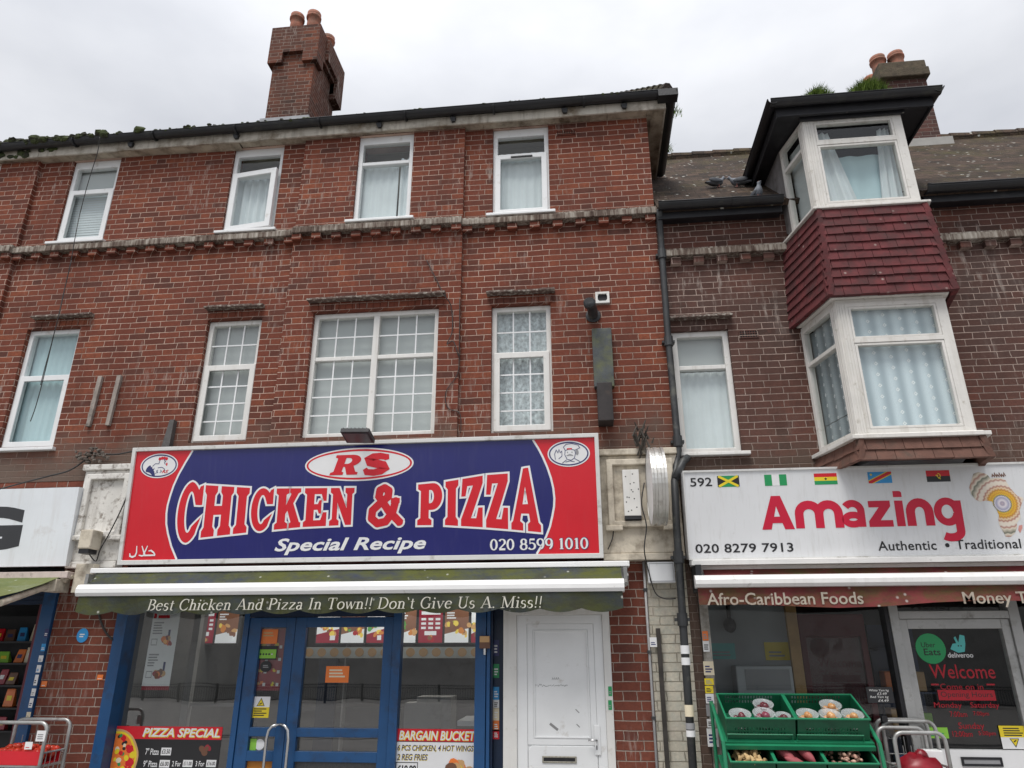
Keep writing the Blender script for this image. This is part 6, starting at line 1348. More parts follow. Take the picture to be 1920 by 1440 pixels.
# pigeons
PG = pm('pigeon_grey', (.16,.175,.2), .7, .25, 20, local=True); PGD = pm('pigeon_dark', (.05,.055,.065), .7, .3, 20, local=True); PGP = pm('pigeon_pink', (.4,.16,.13), .6)
def pigeon(label, loc, rz, lean, s=.8, headup=1.0):
    t = thing('pigeon', label, 'pigeon', (0,0,0), 'pigeons on the tiled roof')
    ax = [(-.19,.055),(-.15,.06),(-.10,.07),(-.05,.082),(0,.09),(.04,.1),(.07,.12),(.085,.145),(.095,.17),(.105,.182),(.12,.183),(.132,.178),(.15,.172)]
    rad = [(.022,.006),(.026,.012),(.036,.026),(.05,.044),(.058,.054),(.055,.054),(.042,.042),(.03,.03),(.025,.026),(.026,.027),(.02,.021),(.008,.008),(.002,.002)]
    m = MB(); n = 10; b = 0
    for (x, z), (ry, rz_) in zip(ax, rad):
        for q in range(n): th = 2*pi*q/n; m.v.append((x-(rz_*sin(th)*.25), ry*cos(th), z+rz_*sin(th)))
    for k in range(len(ax)-1):
        for q in range(n): m.f.append((k*n+q, k*n+(q+1) % n, (k+1)*n+(q+1) % n, (k+1)*n+q)); m.mi.append(0)
    m.build('body', PG, t, smooth=True)
    for s_ in (-1,1):
        m = MB(); m.ball((0,0,0), (.105,.012,.038), 10, 6); m.xf(lambda p: Vector((p.x-.05, p.y+s_*(.052-.12*abs(min(p.x,0))), p.z+.09-.12*p.x*(p.x<0)*-.3))); m.build('wing', PGD, t, smooth=True)
        m = MB(); m.tube([(.01,s_*.022,.05),(.012,s_*.022,.0)], .005, 6); m.tube([(.0,s_*.022,.003),(.035,s_*.022,.003)], .004, 5); m.build('leg', PGP, t)
        m = MB(); m.ball((.118,s_*.0215,.188), .0035, 6, 4); m.build('eye', S_ORG, t)
    t.location = loc; t.rotation_euler = (0, lean, rz); t.scale = (s,)*3
    return t
def roofp(px_, py_):
    d = AX*(px_-960)+AU*(720-py_)+AF*F_PX; k = (6.12+EYE.y-EYE.z)/(d.z-d.y); return EYE+d*k
pigeon('dark pigeon crouched on the mossy roof, furthest left of three', roofp(1346,352), R(20), 0)
pigeon('dark pigeon with outstretched tail on the mossy roof, between the other two', roofp(1384,351), R(165), 0)
g_ = at(1424,364,-.2); pigeon('pale grey pigeon perched on the gutter beside the oriel cheek', Vector((g_.x,-.2,5.965)), R(-60), R(-25))

# ================================================================ the grocery on the right
GS = thing('shopfront', 'grey aluminium grocery shopfront with wide window and glazed door', 'shopfront', (2.2,.05,0))
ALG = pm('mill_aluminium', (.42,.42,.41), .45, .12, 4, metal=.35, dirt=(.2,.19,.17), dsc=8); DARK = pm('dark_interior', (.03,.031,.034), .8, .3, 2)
YF = .02
def Xg(px_, py_, y=YF): return at(px_, py_, y).x
xw0, xw1 = .98, Xg(1672,1200); xd0, xd1 = Xg(1677,1170), Xg(1896,1170)
m = MB(); m.box(.905, .975, -.03, .1, 0, 2.42); m.build('side_post', pm('stained_post', (.4,.38,.34), .7, .2, 5, dirt=(.12,.1,.08), dsc=6, damt=(.45,.65), streak=.5), GS)
m = MB(); m.box(xw1-.03, xw1+.0, -.01, .1, 0, 2.42); m.build('black_mullion', BLK, GS)
m = MB(); m.box(xw1+.002, xd0+.03, -.02, .1, 0, 2.42); m.box(xd1-.02, xd1+.06, -.02, .1, 0, 2.42); zt = at(1780,1160,YF).z; m.box(xd0+.031, xd1-.021, -.019, .1, zt, zt+.06); m.build('door_frame', ALG, GS, bevel=.004)
m = MB(); m.box(.976, xw1-.031, .0, .09, 0, .5); m.build('stall_riser', BLK, GS)
m = MB(); m.poly([(.976,.05,.5),(xw1-.03,.05,.5),(xw1-.03,.05,2.42),(.976,.05,2.42)]); m.build('window_pane', GROCG, GS)
m = MB(); m.poly([(xd0+.05,.05,zt+.06),(xd1-.02,.05,zt+.06),(xd1-.02,.05,2.42),(xd0+.05,.05,2.42)]); m.build('fanlight_pane', GROCG, GS)
m = MB(); m.poly([(xd1+.06,.05,.5),(5.2,.05,.5),(5.2,.05,2.42),(xd1+.06,.05,2.42)]); m.build('window_pane', GROCG, GS)
m = MB(); da, db = xd0+.032, xd1-.022; zl = at(1790,1405,YF).z; zdt = zt-.003
m.box(da, da+.06, .0, .06, .02, zdt); m.box(db-.065, db, .0, .06, .02, zdt); m.box(da+.06, db-.065, .001, .059, zdt-.075, zdt); dg_ = m.build('door', ALG, GS, bevel=.004)
m = MB(); m.box(da+.06, db-.065, .001, .055, .02, zl); m.build('kick_panel', S_WHITE, dg_)
m = MB(); m.poly([(da+.06,.03,zl),(db-.065,.03,zl),(db-.065,.03,zdt-.075),(da+.06,.03,zdt-.075)]); m.build('glass_panel', GROCG, dg_)
a, b = at(1804,1436,-.0), at(1877,1420,-.0); m = MB(); m.frame(a.x,b.x,a.z,b.z,.016,-.012,-.0005); m.build('letterbox', BLK, dg_); m = MB(); m.box(a.x+.016,b.x-.016,-.008,-.0006,a.z+.016,b.z-.016); m.build('letterbox_flap', S_GREY, dg_)
# inside
m = MB(); y1 = 3.4
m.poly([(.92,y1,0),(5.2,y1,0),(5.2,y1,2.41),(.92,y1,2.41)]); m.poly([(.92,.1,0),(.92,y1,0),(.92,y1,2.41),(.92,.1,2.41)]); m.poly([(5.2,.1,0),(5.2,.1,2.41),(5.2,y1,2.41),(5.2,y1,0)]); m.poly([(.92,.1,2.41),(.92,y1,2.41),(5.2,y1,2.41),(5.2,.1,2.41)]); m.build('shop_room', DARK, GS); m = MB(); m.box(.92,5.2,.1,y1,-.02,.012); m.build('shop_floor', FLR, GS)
m = MB(); a, b = Xg(1310,1200,1.0), Xg(1488,1200,1.0); m.box(.93, b, 1.0, 1.05, .9, 2.40); m.build('partition', pm('pale_partition', (.40,.42,.44), .6, .12, 2), GS)
m = MB(); m.box(Xg(1480,1200,.8), Xg(1500,1200,.8), .8, .86, .5, 2.40); m.build('wooden_post', pm('pine', (.5,.3,.12), .6, .15, 7), GS)
m = MB(); m.box(1.75, 2.0, 1.6, 1.7, 2.38, 2.405); m.build('strip_light', lit('strip_light', (1,1,1), 6), GS)
def inside(name, label, cat, x0, x1, y0, y1, z0, z1, mt, bev=.02): m = MB(); m.box(x0,x1,y0,y1,z0,z1); return tag(m.build(name, mt, bevel=bev), label, cat)
m = MB(); q = at(1368,1168,.9); m.ball((q.x,.9,q.z-.02), (.06,.06,.07), 16, 10); m.tube([(q.x,.9,q.z),(q.x,.9,2.40)], .02, 8); tag(m.build('dome_camera', BLK, smooth=True), 'black dome camera hanging inside the grocery window', 'camera')
for (p0, p1, col, lb) in (((1330,1236),(1377,1206),TE,'pale blue notice on the partition inside the grocery window'), ((1436,1238),(1482,1204),YE,'pale yellow notice on the partition, beside the pine post')): sticker('notice', lb, 'notice', p0, p1, .995, plain(col, GY, 2))
a, b = at(1382,1300,.8), at(1482,1248,.8); t = thing('chest_freezer', 'grey-white chest behind the green stand inside the grocery window', 'freezer', (a.x,.8,.013)); m = MB(); m.box(a.x,b.x,.75,.97,.013,b.z); m.build('cabinet', pm('off_white_enamel', (.5,.52,.54), .4, .06, 4), t, bevel=.012); m = MB(); m.box(a.x+.08,b.x-.03,.742,.7495,a.z+.03,b.z-.03); m.build('grille', S_GREY, t)
t = thing('fridge', 'dark red drinks fridge seen through the grocery window', 'fridge', (2.3,1.7,.013)); m = MB(); m.frame(2.1,2.75,.02,2.05,(.06,.06,.1,.22),1.5,1.56); m.box(2.1,2.75,1.561,2.1,.013,2.05); m.build('cabinet', pm('dark_red_enamel', (.16,.012,.018), .35, .1, 4), t, bevel=.01); m = MB(); m.poly([(2.16,1.53,.13),(2.69,1.53,.13),(2.69,1.53,1.82),(2.16,1.53,1.82)]); m.build('glass_door', GROCG, t)
t = thing('shelf_unit', 'dark blue shelf unit deep inside the grocery', 'shelf', (3.0,1.8,.013)); m = MB(); m.box(2.85,3.3,1.75,2.2,.013,1.95); 
for z in (.5,.9,1.3,1.7): m.box(2.84,3.31,1.5,1.749,z,z+.02)
m.build('frame', pm('navy_metal', (.02,.035,.085), .5, .15, 4), t); 
for k in range(9): m = MB(); x = 2.88+.14*(k % 3); z = (.52,.92,1.32)[k//3]; m.box(x,x+.1,1.55,1.7,z,z+random.uniform(.16,.26)); tag(m.build('grocery_packet', random.choice((S_TAN,S_ORG,S_SKY,S_RED,S_LIME)), bevel=.008), 'grocery packet on the dark blue shelf unit inside the shop', 'packet', 'packets on the blue shelf unit')
# lettering and stickers on the door glass
def onglass(name, label, cat, draw, y=.027): return poster(name, label, cat, y, draw)
def Q(px_, py_): q = at(px_, py_, .027); return q.x, q.z
def uber(m):
    x, z = Q(1745,1216); a, b = Q(1722,1240), Q(1769,1193); rx = (b[0]-a[0])/2
    m.m = GN; oval(m, x, z, rx, rx, 0, 32); m.m = BK; c, d = Q(1732,1217), Q(1759,1205); txt(m, 'Uber', (x-rx*.6, x+rx*.35, z+rx*.08, z+rx*.42), .0006, .005); txt(m, 'Eats', (x-rx*.5, x+rx*.6, z-rx*.45, z-.0), .0006, .012)
onglass('sticker', 'round green food delivery sticker on the grocery door glass', 'sticker', uber)
def deliv(m):
    m.m = TE; pts = [(1782,1217),(1786,1207),(1793,1206),(1788,1196),(1791,1193),(1797,1205),(1799,1190),(1808,1192),(1810,1207),(1809,1222),(1797,1224)]
    put(m, fill2d([[Q(*p) for p in pts][::-1]]), 0); m.m = BK; 
    for p in ((1797,1211),(1802,1211)): oval(m, *Q(*p), .006, .006, .0006, 8)
    m.m = WH; a, b = Q(1778,1233), Q(1824,1226); txt(m, 'deliveroo', (a[0], b[0], a[1], b[1]+.01), .0006, .012)
onglass('sticker', 'teal and white delivery sticker with a small animal badge on the grocery door', 'sticker', deliv)
DRED = sm('door_red', (.4,.013,.025))
def hours(m):
    a, b = Q(1746,1272), Q(1862,1246); serif_w = txt
    txt(m, 'Welcome', (a[0], b[0], a[1]-.0, b[1]), .0004, .006); a, b = Q(1764,1293), Q(1842,1282); txt(m, 'Come on in', (a[0], b[0], a[1], b[1]), .0004)
    for p0, p1 in (((1746,1285),(1760,1283)), ((1850,1285),(1865,1283))): a, b = Q(*p0), Q(*p1); rect(m, a[0], b[0], a[1], b[1]+.004, .0004)
    a, b = Q(1761,1313), Q(1864,1294); rect(m, a[0], b[0], a[1], b[1], .0004)
    m.m = 1; txt(m, 'Opening Hours', (a[0]+.02, b[0]-.02, a[1]+.012, b[1]-.012), .001); m.m = 0
    for s_, p0, p1 in (('Monday', (1753,1330), (1802,1317)), ('Saturday', (1821,1330), (1872,1317)), ('7:00am', (1782,1344), (1812,1334)), ('7:00pm', (1826,1344), (1853,1334)), ('Sunday', (1799,1370), (1844,1355)), ('12:00am', (1787,1381), (1822,1371)), ('5:00pm', (1836,1381), (1866,1371))): a, b = Q(*p0), Q(*p1); txt(m, s_, (a[0], b[0], a[1], b[1]), .0004)
poster('door_lettering', 'red welcome and opening hours lettering on the grocery door glass', 'lettering', .027, hours, [DRED, S_BLACK])
sticker('warning_sign', 'yellow and white CCTV warning sign low on the grocery door', 'warning sign', (1881,1404), (1921,1361), .02, cctv)
sticker('sticker', 'lime green sticker behind the wire trolley on the grocery door', 'sticker', (1735,1384), (1776,1364), .02, plain(LI, GN, 2))
# torn stickers on the side post
for k, (py_, h, col, wd_) in enumerate(((1192,18,OR,9),(1212,20,WH,10),(1253,26,CRM,17),(1278,12,YE,16),(1293,14,YE,14),(1310,18,WH,14),(1332,22,GY,15),(1356,16,WH,14),(1383,34,WH,18))):
    sticker('sticker', ('orange sticker, highest on the grey post of the grocery', 'white sticker under the orange one on the grocery post', 'cream square sticker on the grocery post', 'yellow torn sticker on the grocery post', 'round-edged yellow sticker below the torn yellow one on the grocery post', 'white sticker above the grey one on the grocery post', 'grey sticker on the grocery post', 'small white sticker low on the grocery post', 'large white sticker with dark lines, lowest on the grocery post')[k], 'sticker', (1318+k*1.2,py_+h/2), (1318+k*1.2+wd_,py_-h/2), -.034, plain(col, (GY,BK,NA)[k % 3], 3), 'stickers on the grocery post')
# black price boards on a stick
CHALK = sm('chalk', (.7,.7,.68)); a, b = at(1628,1318,-.2), at(1672,1288,-.2)
t = thing('price_board', 'small black price board with white handwriting clipped above the trolley', 'price board', (a.x,-.2,a.z)); m = MB(); m.box(a.x,b.x,-.205,-.2,a.z,b.z); m.build('board', S_BLACK, t); m = MB()
for s_, u0, u1, v0, v1 in (('White Yam kg', .1,.85,.68,.86), ('£3.49', .38,.75,.5,.66), ('Red Yam kg', .1,.8,.27,.45), ('£4.49', .38,.78,.08,.23)): txt(m, s_, (a.x+(b.x-a.x)*u0, a.x+(b.x-a.x)*u1, a.z+(b.z-a.z)*v0, a.z+(b.z-a.z)*v1), 0, 0, .2)
m.xf(lambda p: Vector((p.x,p.y-.207,p.z))); m.build('handwriting', CHALK, t); m = MB(); q = at(1657,1345,-.2); m.tube([((a.x+b.x)/2+.02,-.198,a.z+.01),(q.x,-.2,q.z)], .005, 6); m.build('stick', BLK, t); m = MB(); m.box(q.x-.02,q.x+.02,-.22,-.18,q.z-.03,q.z+.01); m.build('clip', BLK, t)

# ---------------------------------------------------------------- green display stand, baskets and produce
GRN = pm('green_plastic', (.007,.095,.045), .4, .15, 6, dirt=(.006,.05,.028), dsc=9); GRNM = pm('green_metal', (.014,.19,.09), .4, .12, 6)
def tilted(o, e_y, e_z): return lambda p: Vector((o.x+p.x, o.y+e_y.y*p.y+e_z.y*p.z, o.z+e_y.z*p.y+e_z.z*p.z))
bk, fr = at(1350,1303,-.16), at(1362,1348,-.50)
ey = (Vector((0,bk.y,bk.z))-Vector((0,fr.y,fr.z))); LY = ey.length; ey.normalize(); ez = Vector((0,-ey.z,ey.y))
x0, x1, x2 = at(1362,1348,-.5).x, at(1493,1347,-.5).x, at(1630,1347,-.5).x
def basket(label, xa, xb, o, h=.15, ly=LY):
    W_ = xb-xa; t = thing('produce_basket', label, 'basket', (xa, o.y, o.z), 'green baskets on the display stand'); f = tilted(Vector((xa,o.y,o.z)), ey, ez); e = .006
    m = MB(); m.box(e,W_-e,e,ly-e,-h,-h+.006)
    slots = [(W_*.12+i*.022, W_*.12+i*.022+.01, z, z+.022) for i in range(int(W_*.76/.022)) for z in (-h+.03,-h+.065)]
    k = len(m.v); m.wall(0,W_,-h,0,0,e,slots); m.wall(0,W_,-h,0,ly-e,ly,[(s[0],s[1],s[2]+.06,s[3]+.06) for s in slots]); m.box(0,e,e,ly-e,-h,0); m.box(W_-e,W_,e,ly-e,-h,0)
    m.xf(f); m.build('tub', GRN, t)
    m = MB(); m.box(-.008,W_+.008,-.01,e,-.0,.012); m.box(-.008,W_+.008,ly-e,ly+.008,0,.012); m.box(-.008,e,e,ly-e,0,.012); m.box(W_-e,W_+.008,e,ly-e,0,.012); m.xf(f); m.build('rim', GRNM, t, bevel=.003)
    return f
of = Vector((0,fr.y,fr.z))
fA = basket('green basket with plum tubs, top left on the display stand', x0, x1-.008, of); fB = basket('green basket with onion tubs, top right on the display stand', x1+.008, x2, of)
sf = at(1380,1412,-.52); f2 = at(1370,1430,-.56); o2 = Vector((0,-.56,f2.z)); y0, y1_, y2, y3 = at(1371,1430,-.56).x, at(1456,1430,-.56).x, at(1551,1432,-.56).x, at(1648,1434,-.56).x
fC = basket('green basket of ginger root, lower left on the display stand', y0, y1_-.008, o2); fD = basket('green basket of pink sweet potatoes, lower middle on the display stand', y1_+.004, y2-.006, o2); fE = basket('green basket of shallots, lower right on the display stand', y2+.006, y3, o2)
t = thing('display_stand', 'green metal display stand with tilted shelves in front of the grocery window', 'display stand', ((x0+x2)/2,-.35,0))
for xx in (x0-.045, x2+.03): m = MB(); m.tube([(xx,-.12,0),(xx,-.12,bk.z-.05),(xx,-.20,bk.z-.08),(xx,-.54,fr.z-.15),(xx,-.58,f2.z-.16),(xx,-.62,0)], .014, 8); m.box(xx-.01,xx+.01,-.6,-.1,.2,.24); m.build('side_frame', GRNM, t)
m = MB(); f = tilted(Vector((x0-.03,of.y,of.z)), ey, ez); W_ = x2-x0+.05; m.box(0,W_,-.03,LY,-.172,-.156); m.box(0,W_,-.055,-.03,-.20,-.17); m.xf(f); m.build('shelf', GRNM, t)
m = MB(); W2_ = (x2-x0)/2
for a in (.03, W2_+.02): m.tube([(a,-.02,-.16),(a,-.02,-.105),(a+W2_-.04,-.02,-.105),(a+W2_-.04,-.02,-.16)], .005, 6)
m.xf(f); m.build('lip_rail', GRNM, t)
m = MB(); f = tilted(Vector((y0-.03,o2.y,o2.z)), ey, ez); W_ = y3-y0+.05; m.box(0,W_,-.03,LY,-.172,-.156); m.box(0,W_,-.055,-.03,-.20,-.17); m.xf(f); m.build('shelf', GRNM, t)
CLEAR = NT('clear_tub'); _t = CLEAR.n('ShaderNodeBsdfTransparent'); _g = CLEAR.n('ShaderNodeBsdfPrincipled'); _g.inputs['Base Color'].default_value = (.7,.74,.75,1); _g.inputs['Roughness'].default_value = .2; _m = CLEAR.n('ShaderNodeMixShader'); _m.inputs[0].default_value = .30; CLEAR.l(_t.outputs[0], _m.inputs[1]); CLEAR.l(_g.outputs[0], _m.inputs[2]); CLEAR.l(_m.outputs[0], CLEAR.out.inputs[0]); CLEAR = CLEAR.mat
def fruit(name, c1, c2, rough=.35): m = NT(name); v = m.n('ShaderNodeObjectInfo').outputs['Random']; return m.fin(m.mix(m.mr(m.noise(m.obj(), 22, 4), .35, .7), m.mix(v, c1, tuple(i*.6 for i in c1)), c2), rough)
PLUM = fruit('dark_plum', (.09,.012,.02), (.16,.03,.04)); REDON = fruit('red_onion', (.2,.025,.06), (.3,.08,.1)); ONION = fruit('brown_onion', (.55,.22,.06), (.6,.36,.16)); GING = fruit('ginger', (.6,.42,.2), (.45,.3,.14), .8); SHAL = fruit('shallot', (.45,.2,.16), (.6,.42,.3), .6); SWP = fruit('sweet_potato', (.4,.09,.1), (.3,.06,.07), .7); TOM = fruit('tomato', (.62,.06,.02), (.5,.03,.015)); REDP = fruit('red_bag', (.3,.008,.02), (.2,.006,.014), .4)
def dlathe(prof, n=14): m = MB(); m.lathe(prof, (0,0,0), n); return m
def ball_mesh(rx, ry, rz, tip=0): m = MB(); m.ball((0,0,0), (rx,ry,rz), 10, 8); m.xf(lambda p: Vector((p.x*(1-tip*max(0,p.z/rz)**2), p.y*(1-tip*max(0,p.z/rz)**2), p.z+(tip*.35*rz*max(0,p.z/rz)**3)))); return m
PROTO = {}
def item(kind, mat_, mk, label, cat, loc, group, rot=None):
    if kind not in PROTO: o = mk().build(kind, mat_, smooth=True); PROTO[kind] = o
    else: o = PROTO[kind].copy(); C.objects.link(o)
    o.location = loc; o.rotation_euler = rot or (random.uniform(0,6),random.uniform(0,6),random.uniform(0,6)); s_ = random.uniform(.88,1.1); o.scale = (s_,)*3
    return tag(o, label, cat, group)
def tub(label, f, px_, py_, dy, r_, kind, mat_, fl, cat, grp):
    base = f(Vector((px_, dy, -.098))); t = thing('plastic_tub', label, 'tub', base, 'clear tubs in the green baskets')
    m = MB(); m.lathe([(r_*.78,0),(r_*.8,.002),(r_*.97,.085),(r_*1.06,.086),(r_*1.06,.092),(r_*.96,.092),(r_*.77,.006)], (0,0,0), 22, cap=False); m.lathe([(.001,.003),(r_*.78,.003)], (0,0,0), 22, cap=False)
    rot = Matrix.Rotation(math.atan2(-ey.z, -ey.y)+pi+0.0, 3, 'X') if False else Matrix.Rotation(math.atan2(ey.z, ey.y), 3, 'X'); m.xf(lambda p: base+rot @ p); m.build('bowl', CLEAR, t, smooth=True)
    rr2 = .028 if kind != 'onion' else .026
    for k in range(8):
        a = k*2*pi/6+random.uniform(-.3,.3); q = (r_*.5 if k < 6 else r_*.2); z = .034+(.03 if k >= 6 else 0)+random.uniform(0,.008)
        item(kind, mat_, lambda: ball_mesh(rr2,rr2,rr2*.92,.15), fl, cat, base+rot @ Vector((q*cos(a), q*sin(a), z)), grp)
W_A, W_B = x1-.008-x0, x2-x1-.008; 
tub('clear tub of dark plums, left in the top left basket', fA, W_A*.24, 0, LY*.26, .078, 'plum', PLUM, 'dark plum in the leftmost clear tub', 'plum', 'plums in the leftmost tub')
tub('clear tub of red onions, middle of the top left basket', fA, W_A*.60, 0, LY*.3, .078, 'red_onion', REDON, 'small red onion in the middle tub of the top left basket', 'onion', 'red onions in the middle tub')
tub('empty-looking clear tub behind the red onions in the top left basket', fA, W_A*.66, 0, LY*.68, .074, 'plum', PLUM, 'dark plum in the tub behind the red onions', 'plum', 'plums in the rear tub')
tub('clear tub of dark plums in the right front corner of the top left basket', fA, W_A*.86, 0, LY*.2, .055, 'plum', PLUM, 'dark plum in the front corner tub of the top left basket', 'plum', 'plums in the corner tub')
for k, (u, v, lb, lf) in enumerate(((.2,.28,'clear tub of brown onions, left in the top right basket','brown onion in the left tub of the top right basket'), (.52,.27,'clear tub of brown onions, middle front of the top right basket','brown onion in the middle tub of the top right basket'), (.84,.28,'clear tub of brown onions, right in the top right basket','brown onion in the right tub of the top right basket'), (.62,.66,'clear tub at the back of the top right basket','brown onion in the back tub of the top right basket'))):
    tub(lb, fB, W_B*u, 0, LY*v, .076, 'onion', ONION, lf, 'onion', 'brown onions, tub '+('left','middle','right','rear')[k])
WC, WD, WE = y1_-.008-y0, y2-.006-y1_-.004, y3-y2-.006
def root(): m = MB(); m.tube([(-.035,0,0),(-.012,.006,.004),(.012,-.004,0),(.036,.004,.003)], [.009,.016,.013,.008], 7); m.tube([(0,0,0),(.008,.022,.008)], [.011,.007], 6); return m
for k in range(46): u, v = random.uniform(.14,.86), random.uniform(.08,.7); item('ginger_root', GING, root, 'knobbly ginger root in the lower left basket', 'ginger', fC(Vector((WC*u, LY*v, -.115+.12*(1-((u-.5)*2)**2)*random.uniform(.4,1)))), 'ginger roots in the lower left basket')
def spud(): m = MB(); m.tube([(-.10,0,0),(-.075,.004,.002),(-.03,0,.006),(.02,.004,.004),(.06,-.002,.002),(.1,0,-.004)], [.004,.02,.034,.036,.024,.005], 12); return m
for k, (u, v, z, rz_) in enumerate(((.3,.35,-.02,R(-40)), (.7,.35,-.01,R(-50)), (.5,.55,-.06,R(10)), (.25,.6,-.07,R(60)), (.75,.62,-.07,R(-20)), (.5,.2,-.06,R(5)))): item('sweet_potato', SWP, spud, 'pink sweet potato in the lower middle basket', 'sweet potato', fD(Vector((WD*u,LY*v,z))), 'sweet potatoes in the lower middle basket', (0,R(30),rz_))
for k in range(60): u, v = random.uniform(.12,.88), random.uniform(.06,.7); item('shallot', SHAL, lambda: ball_mesh(.013,.013,.018,.6), 'small shallot in the lower right basket', 'shallot', fE(Vector((WE*u, LY*v, -.11+.12*(1-((u-.5)*2)**2)*random.uniform(.3,1)))), 'shallots in the lower right basket')

# ---------------------------------------------------------------- roll cages
ZINC = pm('zinc_tube', (.36,.36,.35), .4, .2, 8, metal=.5, dirt=(.16,.14,.12), dsc=9)
def cage(name, label, xa, xb, ya, yb, zt, wires=True):
    t = thing(name, label, 'trolley', ((xa+xb)/2,(ya+yb)/2,0))
    for yy in (ya, yb):
        r_ = .06; m = MB(); pts = [(xa,yy,.15),(xa,yy,zt-r_)]+[(xa+r_-r_*cos(a),yy,zt-r_+r_*sin(a)) for a in [pi/2*i/5 for i in range(1,6)]]+[(xb-r_+r_*sin(a),yy,zt-r_+r_*cos(a)) for a in [pi/2*i/5 for i in range(6)]]+[(xb,yy,.15)]
        m.tube(pts, .0145, 9); m.build('hoop', ZINC, t, smooth=True)
    m = MB(); m.box(xa-.02,xb+.02,ya-.02,yb+.02,.12,.16); 
    for xx in (xa,xb): m.tube([(xx,ya,zt-.22),(xx,yb,zt-.22)], .008, 6); m.tube([(xx,ya,.6),(xx,yb,.6)], .008, 6)
    m.build('base_frame', ZINC, t); m = MB()
    for z in (zt-.24, zt-.33, zt-.42, .62, .45): m.tube([(xa,yb,z),(xb,yb,z)], .004, 5)
    for z in (zt-.42, .62): m.tube([(xa,ya,z),(xb,ya,z)], .005, 5)
    for k in range(1,6): m.tube([(xa+(xb-xa)*k/6,yb,.16),(xa+(xb-xa)*k/6,yb,zt-.12)], .003, 5)
    for k in range(1,5): 
        for xx in (xa,xb): m.tube([(xx,ya+(yb-ya)*k/5,.16),(xx,ya+(yb-ya)*k/5,zt-.22)], .003, 5)
    m.build('wire_mesh', ZINC, t)
    for xx in (xa,xb):
        for yy in (ya,yb): m = MB(); m.lathe([(.05,-.015),(.05,.015)], (xx,yy,.052), 14, axis='x'); m.tube([(xx,yy,.05),(xx,yy,.125)], .012, 6); m.build('castor', BLK, t)
    return t
a, b = at(-14,1352,-.55), at(90,1358,-.55); zt_ = at(60,1355,-.55).z
cage('roll_cage', 'grey roll cage of tomatoes standing before the left brick pier', a.x, b.x, -.55, -.28, zt_)
zt2 = at(50,1400,-.5).z; tr = thing('tray', 'red tray of loose tomatoes in the left roll cage', 'tray', ((a.x+b.x)/2,-.3,zt2-.1)); m = MB(); m.box(a.x+.03,b.x-.03,-.52,-.30,zt2-.13,zt2-.12); m.frame(a.x+.03,b.x-.03,zt2-.12,zt2-.02,.004,-.524,-.52); m.box(a.x+.03,b.x-.03,-.526,-.52,zt2-.13,zt2-.03); m.box(a.x+.03,b.x-.03,-.30,-.294,zt2-.13,zt2-.03); m.build('tub', S_RED, tr); m = MB(); m.box(a.x,b.x,-.54,-.29,zt2-.145,zt2-.132); m.build('wire_shelf', ZINC, tr)
for k in range(60):
    i, j = k % 12, k//12; item('tomato', TOM, lambda: ball_mesh(.03,.03,.026), 'loose red tomato in the tray of the left roll cage', 'tomato', (a.x+.06+(b.x-a.x-.12)*i/11+random.uniform(-.01,.01), -.485+.042*j+random.uniform(-.01,.01), zt2-.085+random.uniform(0,.05)+.02*(j > 1)), 'tomatoes in the red tray')
q, r2 = at(88,1390,-.57), at(101,1368,-.57); sticker('price_card', 'white price card hung on the right post of the left roll cage', 'price card', (66,1390), (87,1370), -.566, plain(WH, GY, 3)); sticker('price_card', 'white torn price card lying against the tomatoes', 'price card', (45,1405), (62,1391), -.535, plain(WH, RE, 1))
a, b = at(1675,1376,-.55), at(1770,1376,-.55); zt_ = at(1720,1374,-.55).z
cage('roll_cage', 'front grey wire roll cage beside the green display stand', a.x, b.x, -.55, -.22, zt_)
a2, b2 = at(1665,1352,-.14), at(1752,1352,-.14); cage('roll_cage', 'second wire roll cage close to the grocery door, behind the front one', a2.x-.06, b2.x-.02, -.18, -.04, at(1700,1352,-.16).z)
rg = thing('red_bag', 'crumpled red plastic bag lying in the front wire roll cage', 'bag', ((a.x+b.x)/2,-.4,.6)); m = MB(); q = at(1722,1432,-.42); m.ball((q.x,q.y,q.z-.05), (.16,.12,.12), 16, 12, .12); m.build('bag', REDP, rg, smooth=True); m = MB(); m.ball((q.x+.03,q.y+.0,q.z+.055), (.05,.04,.04), 10, 8, .2); m.build('knot', REDP, rg, smooth=True)
bx = at(1752,1420,-.3); m = MB(); m.box(bx.x-.07,bx.x+.05,-.34,-.25,.3,bx.z+.05); tag(m.build('carton', S_WHITE, bevel=.006), 'white printed carton standing in the front wire roll cage', 'carton')

# ================================================================ the grocery at the far left
LS = thing('shopfront', 'dark blue open shopfront of the left-hand grocery with shelves inside', 'shopfront', (-6.5,.05,0))
m = MB(); m.box(-5.115, -4.99, -.03, .4, 0, 2.25); m.build('post', BLU, LS, bevel=.004); m = MB(); m.box(-5.16, -5.117, .0, .4, 0, 2.2); m.build('inner_post', pm('maroon_paint', (.12,.012,.025), .5), LS)
m = MB(); zz = at(40,1148,.0).z
for k in range(7): m.box(-9,-5.117,-.02-.006*(k % 2),.05,2.40-.04*k-.038,2.40-.04*k)
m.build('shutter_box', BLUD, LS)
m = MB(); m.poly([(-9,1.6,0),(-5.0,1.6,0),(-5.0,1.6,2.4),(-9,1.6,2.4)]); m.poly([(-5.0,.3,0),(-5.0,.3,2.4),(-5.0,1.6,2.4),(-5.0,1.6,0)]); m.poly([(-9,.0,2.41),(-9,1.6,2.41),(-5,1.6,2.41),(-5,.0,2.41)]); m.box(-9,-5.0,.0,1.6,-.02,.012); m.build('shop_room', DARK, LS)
t = thing('shelf_unit', 'black shelf unit of snacks inside the left-hand grocery', 'shelf', (-5.8,.6,.013)); m = MB(); lv = [1.0,1.2,1.4,1.6,1.8]
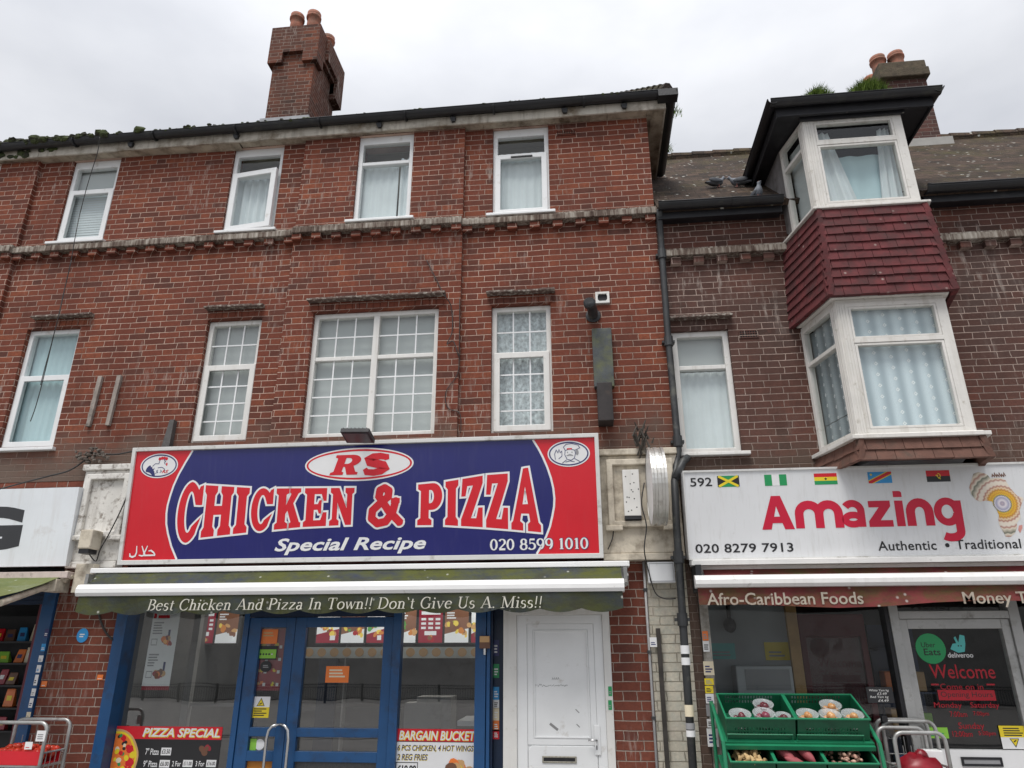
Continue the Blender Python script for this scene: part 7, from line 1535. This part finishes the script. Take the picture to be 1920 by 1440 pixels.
for z in lv: m.box(-7.2,-5.25,.45,.8,z-.015,z)
m.box(-5.25,-5.2,.42,.8,.013,2.05); m.box(-7.2,-5.25,.78,.82,.013,2.05); m.build('frame', BLK, t)
cols = (S_RED, S_MAR, S_TAN, S_LIME, S_YEL, S_ORG, S_GREY, S_SKY, S_BRN, S_GREEN, S_CREAM)
for r_, z in enumerate(lv):
    for k in range(9):
        x = -6.55+k*.14+random.uniform(-.02,.02); h = random.uniform(.09,.165); wd_ = random.uniform(.038,.062); y_ = random.uniform(.5,.56); tl = random.uniform(-.02,.02); m = MB()
        m.hexa([(x-wd_,y_,z+.002),(x+wd_,y_,z+.002),(x+wd_,y_+.06,z+.002),(x-wd_,y_+.06,z+.002)], [(x-wd_*.85+tl,y_+.025,z+h),(x+wd_*.85+tl,y_+.025,z+h),(x+wd_*.85+tl,y_+.034,z+h),(x-wd_*.85+tl,y_+.034,z+h)]); m.m = 1; m.poly([(x-wd_*.5,y_+.006,z+h*.35),(x+wd_*.5,y_+.006,z+h*.35),(x+wd_*.5+tl*.4,y_+.012,z+h*.62),(x-wd_*.5+tl*.4,y_+.012,z+h*.62)]); c = cols[random.randrange(11)] if r_ > 2 or random.random() < .45 else random.choice((S_GREY,S_BRN,S_BLACK,S_MAR))
        o = m.build('snack_packet', [c, random.choice((S_WHITE,S_TAN,S_YEL,S_NAVY))], bevel=.006); tag(o, 'snack packet standing on a black shelf of the left-hand grocery', 'packet', 'snack packets on the black shelves')
for k, (py_, h, lb) in enumerate(((1187,16,'faded sticker, highest on the blue post of the left grocery'), (1214,14,'white-blue sticker second from the top on the blue post'), (1235,12,'square white sticker on the blue post, third from the top'), (1254,14,'white sticker in the middle of the blue post'), (1275,20,'longer white sticker on the blue post'), (1298,14,'white sticker on the blue post, third from the bottom'), (1318,18,'white sticker on the blue post, second from the bottom'), (1342,14,'pale sticker, lowest on the blue post'))):
    xx = 89-(py_-1180)*.22; sticker('sticker', lb, 'sticker', (xx-6,py_+h/2), (xx+5,py_-h/2), -.034, plain((NA,SK,WH,WH,WH,WH,WH,CRM)[k], (WH,WH,GY,SK,BK,GY,NA,GY)[k], 2), 'stickers on the blue post')
